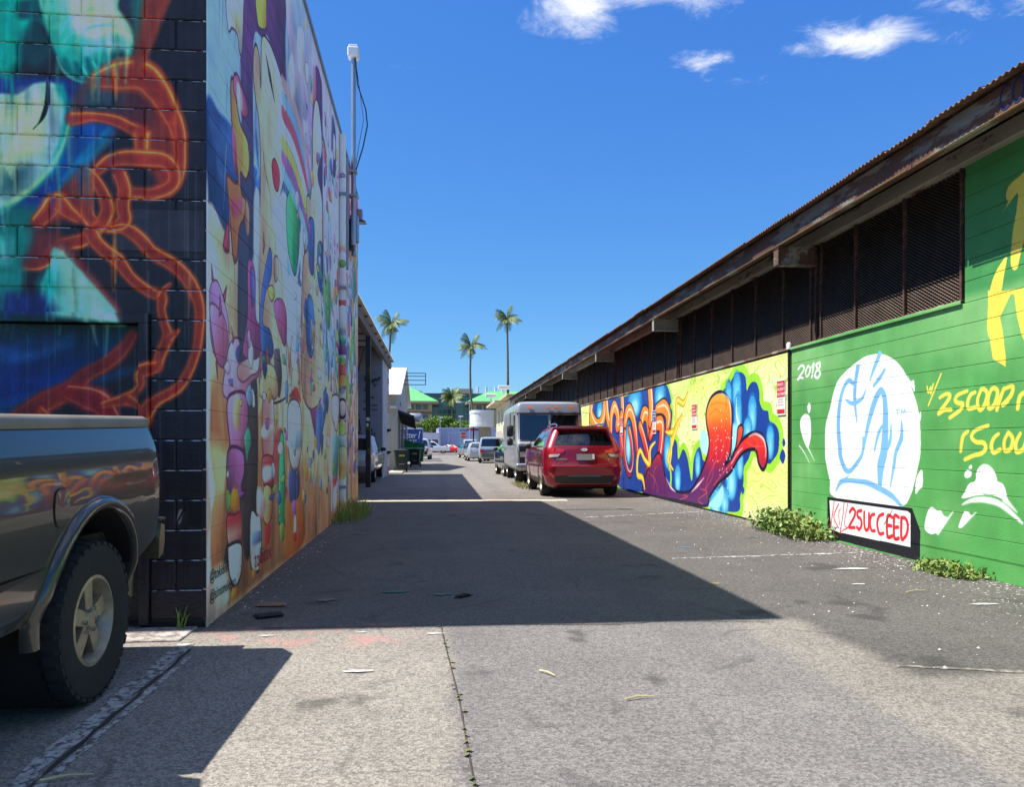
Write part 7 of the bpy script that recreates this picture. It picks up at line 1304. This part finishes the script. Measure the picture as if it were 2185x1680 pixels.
MB().box(-22, -1.6, 195, 215, 0, 11.7).build('wing_wall', STN, IB, True); MB().box(-22.0, -1.59, 194.95, 195.02, 9.1, 9.8).build('wall_band', STB, IB, True)
hip(-26, .0, 190, 219, 12.2, -16, -10.5, 204, 18.2)
for z0, z1 in ((10.3,11.5),(7.8,8.95),(4.6,6.0)):
    for x0 in (-13.0,-11.2,-9.4,-7.5,-5.7,-3.95):
        w_ = MB().box(x0-.06, x0+1.42, 194.9, 194.96, z0-.06, z1+.06).build('window', FRM, IB, True); MB().box(x0, x0+1.36, 194.87, 194.899, z0, z1).build('pane', GLB, w_, True); MB().box(x0, x0+1.36, 194.85, 194.869, z0+(z1-z0)*.4, z0+(z1-z0)*.4+.06).build('glazing_bar', FRM, w_, True)
MB().box(-1.6, 10.5, 200.2, 215, 0, 13.7).build('core_block', pm('core', (30,40,46), .8), IB, True); cw = MB().box(-1.6, 10.2, 200.12, 200.19, 0, 13.72).build('curtain_wall', pm('curtain frame', (120,150,146), .5, metal=.3), IB, True)
pane = {}
NX, NZ = 9, 8; dxp = 11.6/NX
for i in range(NX):
    for k in range(NZ):
        z0 = 2.2+k*1.44; key = (i*7+k*3) % 3
        if key not in pane: pane[key] = proto(MB().box(0, dxp-.12, 0, .03, 0, 1.32), 'glass_pane', pm('curtain glass %d' % key, [(36,74,74),(22,46,52),(48,92,90)][key], .05, var=.3, scale=.5, spec=.9))
        put(pane[key], 'glass_pane', (-1.52+i*dxp, 200.08, z0), cw)
MB().box(-5.2, 20, 204, 216, 13.7, 15.1).build('slate_parapet', DKR, IB, True); MB().box(-5.4, -4.3, 203.5, 206, 14.2, 15.6).build('stair_head', STN, IB, True); MB().box(4.8, 9.6, 210, 216, 14.3, 16.8).build('penthouse', pm('tan render', (206,176,138), .8, var=.08), IB, True); MB().box(3.6, 4.8, 210.5, 216, 14.3, 16.3).build('penthouse_step', STN, IB, True)
MB().box(9.0, 26, 195, 214, 0, 11.6).build('wing_wall', STN, IB, True); hip(7.2, 30, 190, 217, 12.2, 13.4, 22, 203, 15.6)
for x0 in (9.8,11.6,13.4,15.2): w_ = MB().box(x0-.06, x0+1.42, 194.9, 194.96, 10.2, 11.4).build('window', FRM, IB, True); MB().box(x0, x0+1.36, 194.87, 194.899, 10.26, 11.34).build('pane', GLB, w_, True)
for x in (11.2,13.6,16.2,18.1): MB().lathe([(0,14.5),(.32,14.5),(.32,17.5),(.36,17.5),(.36,17.7),(0,17.7)], (x,215,0), 'z', 12).build('flue', WMT, IB, True, smooth=40)
MB().tube([(14.9,215,15),(14.9,215,17.6)], .04, 5).build('aerial', STL, IB, True)

# ================================================================ trees, palms, weeds, litter
def leafmat(name, c, c2):
    m = pm(name, c, .55, var=.35, scale=.8, col2=c2, thr=.5); m.node_tree.nodes['Principled BSDF'].inputs['Subsurface Weight'].default_value = 0; return m
def leaves(n, cen, rad, size, squash=.7, up=.5):
    """leaf quads gathered in clumps through an ellipsoid"""
    v = []; f = []; cl = []
    for _ in range(max(8, n//40)):
        d_ = rng.normal(size=3); d_ /= np.linalg.norm(d_); cl.append(np.array(cen)+d_*np.array(rad)*(.45+.55*rng.random()**.5))
    cl = np.array(cl)
    for i in range(n):
        c = cl[rng.integers(len(cl))]+rng.normal(size=3)*np.array(rad)*.14; nrm = rng.normal(size=3)+np.array([0,0,up]); nrm /= np.linalg.norm(nrm)
        a = np.cross(nrm, rng.normal(size=3)); a /= np.linalg.norm(a); b = np.cross(nrm, a); s_ = size*(.6+.8*rng.random())
        k = len(v); v += [c-a*s_, c-b*s_*.5, c+a*s_, c+b*s_*.5]; f.append((k,k+1,k+2,k+3))
    return v, f
TR = thing('round_tree', 'broad bright green tree behind the white store', 'tree', (.5, 138, 0)); BARK = pm('bark', (92,76,60), .9, var=.3, bump=.4)
tb = MB(); tb.tube([(.5,138,0),(.6,138,1.5),(.4,138,3.0)], [.4,.32,.25], 10)
for a in range(6): q = a*1.05; tb.tube([(.4,138,2.4),(.4+2*math.cos(q),138+1.6*math.sin(q),3.6),(.4+4*math.cos(q),138+3*math.sin(q),4.6)], [.2,.12,.05], 6)
tb.build('trunk', BARK, TR, True, smooth=60)
LFB = leafmat('bright leaves', (112,140,30), (78,112,26)); cr_ = MB()
for (cx2, cz, rx, rz, n) in ((-2.7,4.6,2.4,.75,1500),(-.6,5.2,2.6,1.0,2200),(.4,5.9,1.8,.75,1500),(2.6,5.0,2.4,.8,1700),(4.6,4.9,1.8,.75,1200),(.5,4.4,4.6,.6,1700),(-3.8,4.5,1.4,.5,700)): cr_.add(*leaves(n, (cx2,138,cz), (rx,2.6,rz), .19))
cr_.build('crown', LFB, TR, True, recalc=False)
T2 = thing('far_tree', 'smaller green tree behind the street lamps at the lavender store', 'tree', (6.4, 145, 0)); MB().tube([(6.4,145,0),(6.5,145,4.2)], [.3,.15], 8).build('trunk', BARK, T2, True); c2 = MB(); c2.add(*leaves(1800, (6.2,145,5.0), (2.4,2,1.0), .2)); c2.build('crown', LFB, T2, True, recalc=False)
# coconut palms
FRG = leafmat('palm frond', (112,124,60), (84,104,46)); PTR = pm('palm trunk', (104,90,76), .9, var=.3, scale=2, bump=.3)
def frond_mesh(L_=3.0, droop=1.0, n=44):
    b = MB(); P = []
    for i in range(n+1):
        t = i/n; P.append(Vector((L_*(t*.96-.12*t*t), 0, L_*(.42*t-droop*.62*t*t))))
    b.tube([tuple(p) for p in P[::3]], [.05*(1-.8*i/(len(P[::3])-1)) for i in range(len(P[::3]))], 5)
    for i in range(3, n):
        t = i/n; ll = L_*.36*math.sin(math.pi*min(1,(t*.85+.12)))+.1; tan = (P[i+1]-P[i-1]).normalized()
        for s_ in (-1,1):
            d_ = (Vector((0,s_,0))*.75+tan*.55+Vector((0,0,-.45-.25*rng.random()))).normalized(); e = P[i]+d_*ll*.6; e2 = P[i]+d_*ll+Vector((0,0,-ll*.22)); w = tan*.026
            b.add([P[i]-w, P[i]+w, e+w*.9, e-w*.9, e2], [(0,1,2,3),(3,2,4)])
    return b
FR = [proto(frond_mesh(3.0,d_), 'frond', FRG) for d_ in (.55,1.0,1.5)]
def palm(x, y, path, label, sc=1., n=20, seed=0):
    t = thing('coconut_palm', label, 'palm', (x, y, 0), group='tall palms behind the alley'); h_ = path[-1]
    MB().tube([(p[0], y, p[1]) for p in path], [.26-.12*i/(len(path)-1) for i in range(len(path))], 10).build('trunk', PTR, t, True, smooth=60); tx, tz = path[-1]; r0 = np.random.default_rng(seed)
    for k in range(n):
        el = [55,25,0,-25][k%4]+r0.normal()*8; o = put(FR[k%3], 'frond', (tx, y, tz), t); o.rotation_euler = (0, -R_(el), k*2.399+r0.random()*.4); s_ = sc*(.85+.3*r0.random()); o.scale = (s_,s_,s_)
    b = MB()
    for k in range(7): a = k*.9; b.lathe([(0,-.16),(.12,-.08),(.13,.05),(0,.14)], (tx+.22*math.cos(a), y+.22*math.sin(a), tz-.25), 'z', 8)
    b.build('coconut_cluster', pm('coconut husk', (120,96,60), .8) if 'coconut husk' not in MATS else MATS['coconut husk'], t, True)
palm(-7.7, 120, [(-8.2,0),(-8.0,8),(-7.65,15),(-7.3,20.1)], 'palm rising behind the carport roof, leftmost of the tall palms', .98, 16, 1)
palm(5.9, 130, [(6.3,0),(6.0,6),(5.5,10),(5.45,14),(5.55,18.0)], 'palm with a curved trunk, the middle of the three tall palms', .95, 16, 2)
palm(11.9, 130, [(12.0,0),(11.95,10),(11.9,17),(11.79,22.8)], 'tallest straight palm, just left of the warehouse eave', .95, 16, 3)
palm(2.9, 160, [(3.2,0),(3.0,6),(2.8,11)], 'short bushy palm in front of the glass front', .98, 26, 4)
# weeds
def weed(name, label, cat, base, spread, h_, n, cols, group='weeds in the pavement edges', blade=False, leaf=.035):
    t = thing(name, label, cat, (base[0], base[1], 0), group=group); v = []; f = []; sv = MB()
    for i in range(n):
        x = base[0]+spread[0]*(rng.random()-.5)*(.5+rng.random()); y = base[1]+spread[1]*(rng.random()-.5)*(.6+.8*rng.random()); hh = h_*(.25+.9*rng.random())*(1-.6*abs((y-base[1])/max(spread[1],.01)))
        lean = rng.normal(size=2)*hh*.45
        if blade:
            k = len(v); q = rng.random()*6.28; dx_, dy_ = .006*math.cos(q), .006*math.sin(q)
            v += [(x-dx_,y-dy_,0),(x+dx_,y+dy_,0),(x+lean[0]*.4+dx_,y+lean[1]*.4+dy_,hh*.7),(x+lean[0]*.4-dx_,y+lean[1]*.4-dy_,hh*.7),(x+lean[0],y+lean[1],hh)]; f += [(k,k+1,k+2,k+3),(k+3,k+2,k+4)]
        else:
            if i % 6 == 0: sv.tube([(x,y,0),(x+lean[0]*.5,y+lean[1]*.5,hh*.6),(x+lean[0],y+lean[1],hh)], [.004,.003,.001], 4)
            for j in range(3):
                s_ = leaf*(.5+rng.random()); c = np.array([x+lean[0]*(j+1)/3, y+lean[1]*(j+1)/3, hh*(j+1)/3]); nn = rng.normal(size=3)+np.array([-.4,0,.8]); nn /= np.linalg.norm(nn); a = np.cross(nn, rng.normal(size=3)); a /= np.linalg.norm(a); b = np.cross(nn, a); k = len(v)
                v += [tuple(c-a*s_), tuple(c-b*s_*.55), tuple(c+a*s_), tuple(c+b*s_*.55)]; f.append((k,k+1,k+2,k+3))
    v = [(p[0],p[1],max(p[2],.004)) for p in v]
    MB().add(v, f).build('blades' if blade else 'leaves', cols, t, True, recalc=False, kind='stuff')
    if sv.v: sv.build('stems', cols, t, True, kind='stuff')
    if not blade:                                              # dry stalks and grass mixed in
        dv = []; df = []
        for i in range(n//7):
            x = base[0]+spread[0]*(rng.random()-.5); y = base[1]+spread[1]*(rng.random()-.5)*1.3; hh = h_*(.4+1.0*rng.random()); q = rng.random()*6.28; lx_, ly_ = rng.normal(size=2)*hh*.5; dx_, dy_ = .004*math.cos(q), .004*math.sin(q); k = len(dv)
            dv += [(x-dx_,y-dy_,.004),(x+dx_,y+dy_,.004),(x+lx_*.4+dx_,y+ly_*.4+dy_,hh*.7),(x+lx_*.4-dx_,y+ly_*.4-dy_,hh*.7),(x+lx_,y+ly_,hh)]; df += [(k,k+1,k+2,k+3),(k+3,k+2,k+4)]
        MB().add(dv, df).build('dry_stalks', DRY, t, True, recalc=False, kind='stuff')
DRY = leafmat('dry weed', (168,150,92), (120,128,62))
WG = leafmat('weed green', (84,118,44), (120,138,66)); GG = leafmat('grass green', (112,136,52), (150,150,72))
weed('weed_clump', 'long leafy weed patch where the lime panels meet the green wall', 'weed', (4.84, 10.1, 0), (.42, 1.35), .32, 760, WG); weed('weed_clump', 'low round weed patch under the white cloud on the green wall', 'weed', (4.86, 6.85, 0), (.3, .62), .12, 330, WG, leaf=.026)
weed('grass_tuft', 'bright grass tuft at the foot of the mural wall downspout', 'grass', (-1.52, 13.3, 0), (.5, 2.0), .34, 520, GG, blade=True); weed('grass_tuft', 'dry grass strip beside the step van wheel', 'grass', (2.45, 22.5, 0), (.3, 3.0), .14, 300, leafmat('dry grass', (160,150,84), (130,136,70)), blade=True)
weed('weed_sprig', 'thin green sprig at the foot of the black wall corner', 'weed', (-1.72, 5.27, 0), (.05, .05), .22, 8, GG, blade=True)
sp_ = MB()
for i in range(34):
    y = 2.3+2.9*rng.random(); x = np.interp(y, [2.3,3.1,3.7,5.2], [.15,.12,.10,.02])+.012*rng.normal(); s_ = .006+.012*rng.random(); sp_.add([(x-s_,y,.008),(x,y-s_,.012),(x+s_,y,.014),(x,y+s_,.009)], [(0,1,2,3)])
tag(sp_.build('seam_moss', leafmat('moss', (120,112,50), (96,104,50)), recalc=False, kind='stuff'), 'small moss and straw growing along the pavement seam', 'moss')
# litter: crumbs of paint and gravel, paper scraps
st = MB()
for i in range(800):
    k = i % 3; x, y = (5.0-abs(rng.normal())*.35, 4+12*rng.random()) if k == 0 else (-1.52+abs(rng.normal())*.12, 5.6+11*rng.random()) if k == 1 else (2.6+2.3*rng.random(), 3.9+11*rng.random()); s_ = .003+.010*rng.random()**2
    q = rng.random()*3; a, b = s_*math.cos(q), s_*math.sin(q); st.add([(x-a,y-b,.004),(x+b,y-a,.004),(x+a,y+b,.004),(x-b,y+a,.004),(x,y,.004+s_*.8)], [(0,1,4),(1,2,4),(2,3,4),(3,0,4)])
tag(st.build('paint_crumbs', pm('crumbs', (200,192,180), .8, var=.4, scale=30), recalc=False, kind='stuff'), 'pale crumbs of paint and gravel scattered along the wall feet', 'litter')
SPL = [((-1.1,5.05),(.09,.03),(200,194,186)),((-.5,5.08),(.05,.02),(196,196,196)),((-.02,5.0),(.1,.025),(206,200,192)),((2.95,3.2),(.11,.035),(226,224,218)),((3.4,2.65),(.05,.02),(220,216,210)),((-.35,6.45),(.22,.05),(60,120,96)),((.05,6.3),(.16,.06),(60,116,92)),((2.95,8.9),(.14,.02),(70,150,214)),((3.7,6.4),(.1,.04),(210,208,204)),((4.2,5.5),(.16,.05),(214,210,206)),((2.45,6.55),(.07,.03),(180,160,90)),((-.9,6.15),(.14,.08),(116,112,106)),((4.1,7.2),(.25,.06),(222,218,212)),((1.3,16.7),(.7,.06),(204,106,86)),((-.45,4.2),(.12,.03),(222,218,210))]
for i, (c, r_, col) in enumerate(SPL):
    n = 18; P = [(c[0]+r_[0]*.8*math.cos(q)*(.35+.8*rng.random()), c[1]+r_[1]*.8*math.sin(q)*(.35+.8*rng.random()), .005+.0003*i) for q in np.linspace(0, 2*math.pi, n, endpoint=False)]
    MB().add(P, [tuple(range(n))]).build('paint_splash', pm('splash %d' % i, col, .7, var=.3, scale=20), kind='structure')
# broken kerb piece and scraps by the mural wall
for i, (x, y, s_, lb) in enumerate(((-1.28,6.0,.10,'flat brown scrap of cardboard at the foot of the mural wall'),(-1.22,5.62,.09,'dark scrap lying near the mural wall corner'),(.2,6.2,.06,'small dark scrap in the building shadow'))):
    o = MB(); o.bbox(-s_, s_, -s_*.55, s_*.5, .004, .022, .006); o.v = [(a+.012*rng.normal()*1, b+.012*rng.normal(), c) for a, b, c in o.v]; q = o.build('litter_scrap', pm('scrap %d' % i, [(150,110,84),(36,34,34),(30,30,30)][i], .9, var=.3, scale=20)); q.location = (x,y,0); q.rotation_euler = (0,0,.4*i); tag(q, lb, 'litter', 'scraps on the alley floor')
for i, (a, b) in enumerate((((-1.45,2.93),(-1.28,2.97)),((.9,3.6),(1.05,3.63)),((3.9,6.0),(4.1,6.05)),((4.6,5.2),(4.8,5.3)),((.55,4.1),(.62,4.0)))):
    q = MB().tube([(a[0],a[1],.012),((a[0]+b[0])/2,(a[1]+b[1])/2+.01,.016),(b[0],b[1],.012)], [.006,.005,.003], 5).build('dry_stalk', pm('straw', (206,190,140), .8) if 'straw' not in MATS else MATS['straw']); tag(q, ['straw stalk lying on the parking line beside the truck','straw stalk on the open asphalt in the middle foreground','straw stalk near the low weed patch','straw stalk at the right by the green wall','short straw stalk beside the pavement seam'][i], 'stalk', 'straw stalks')
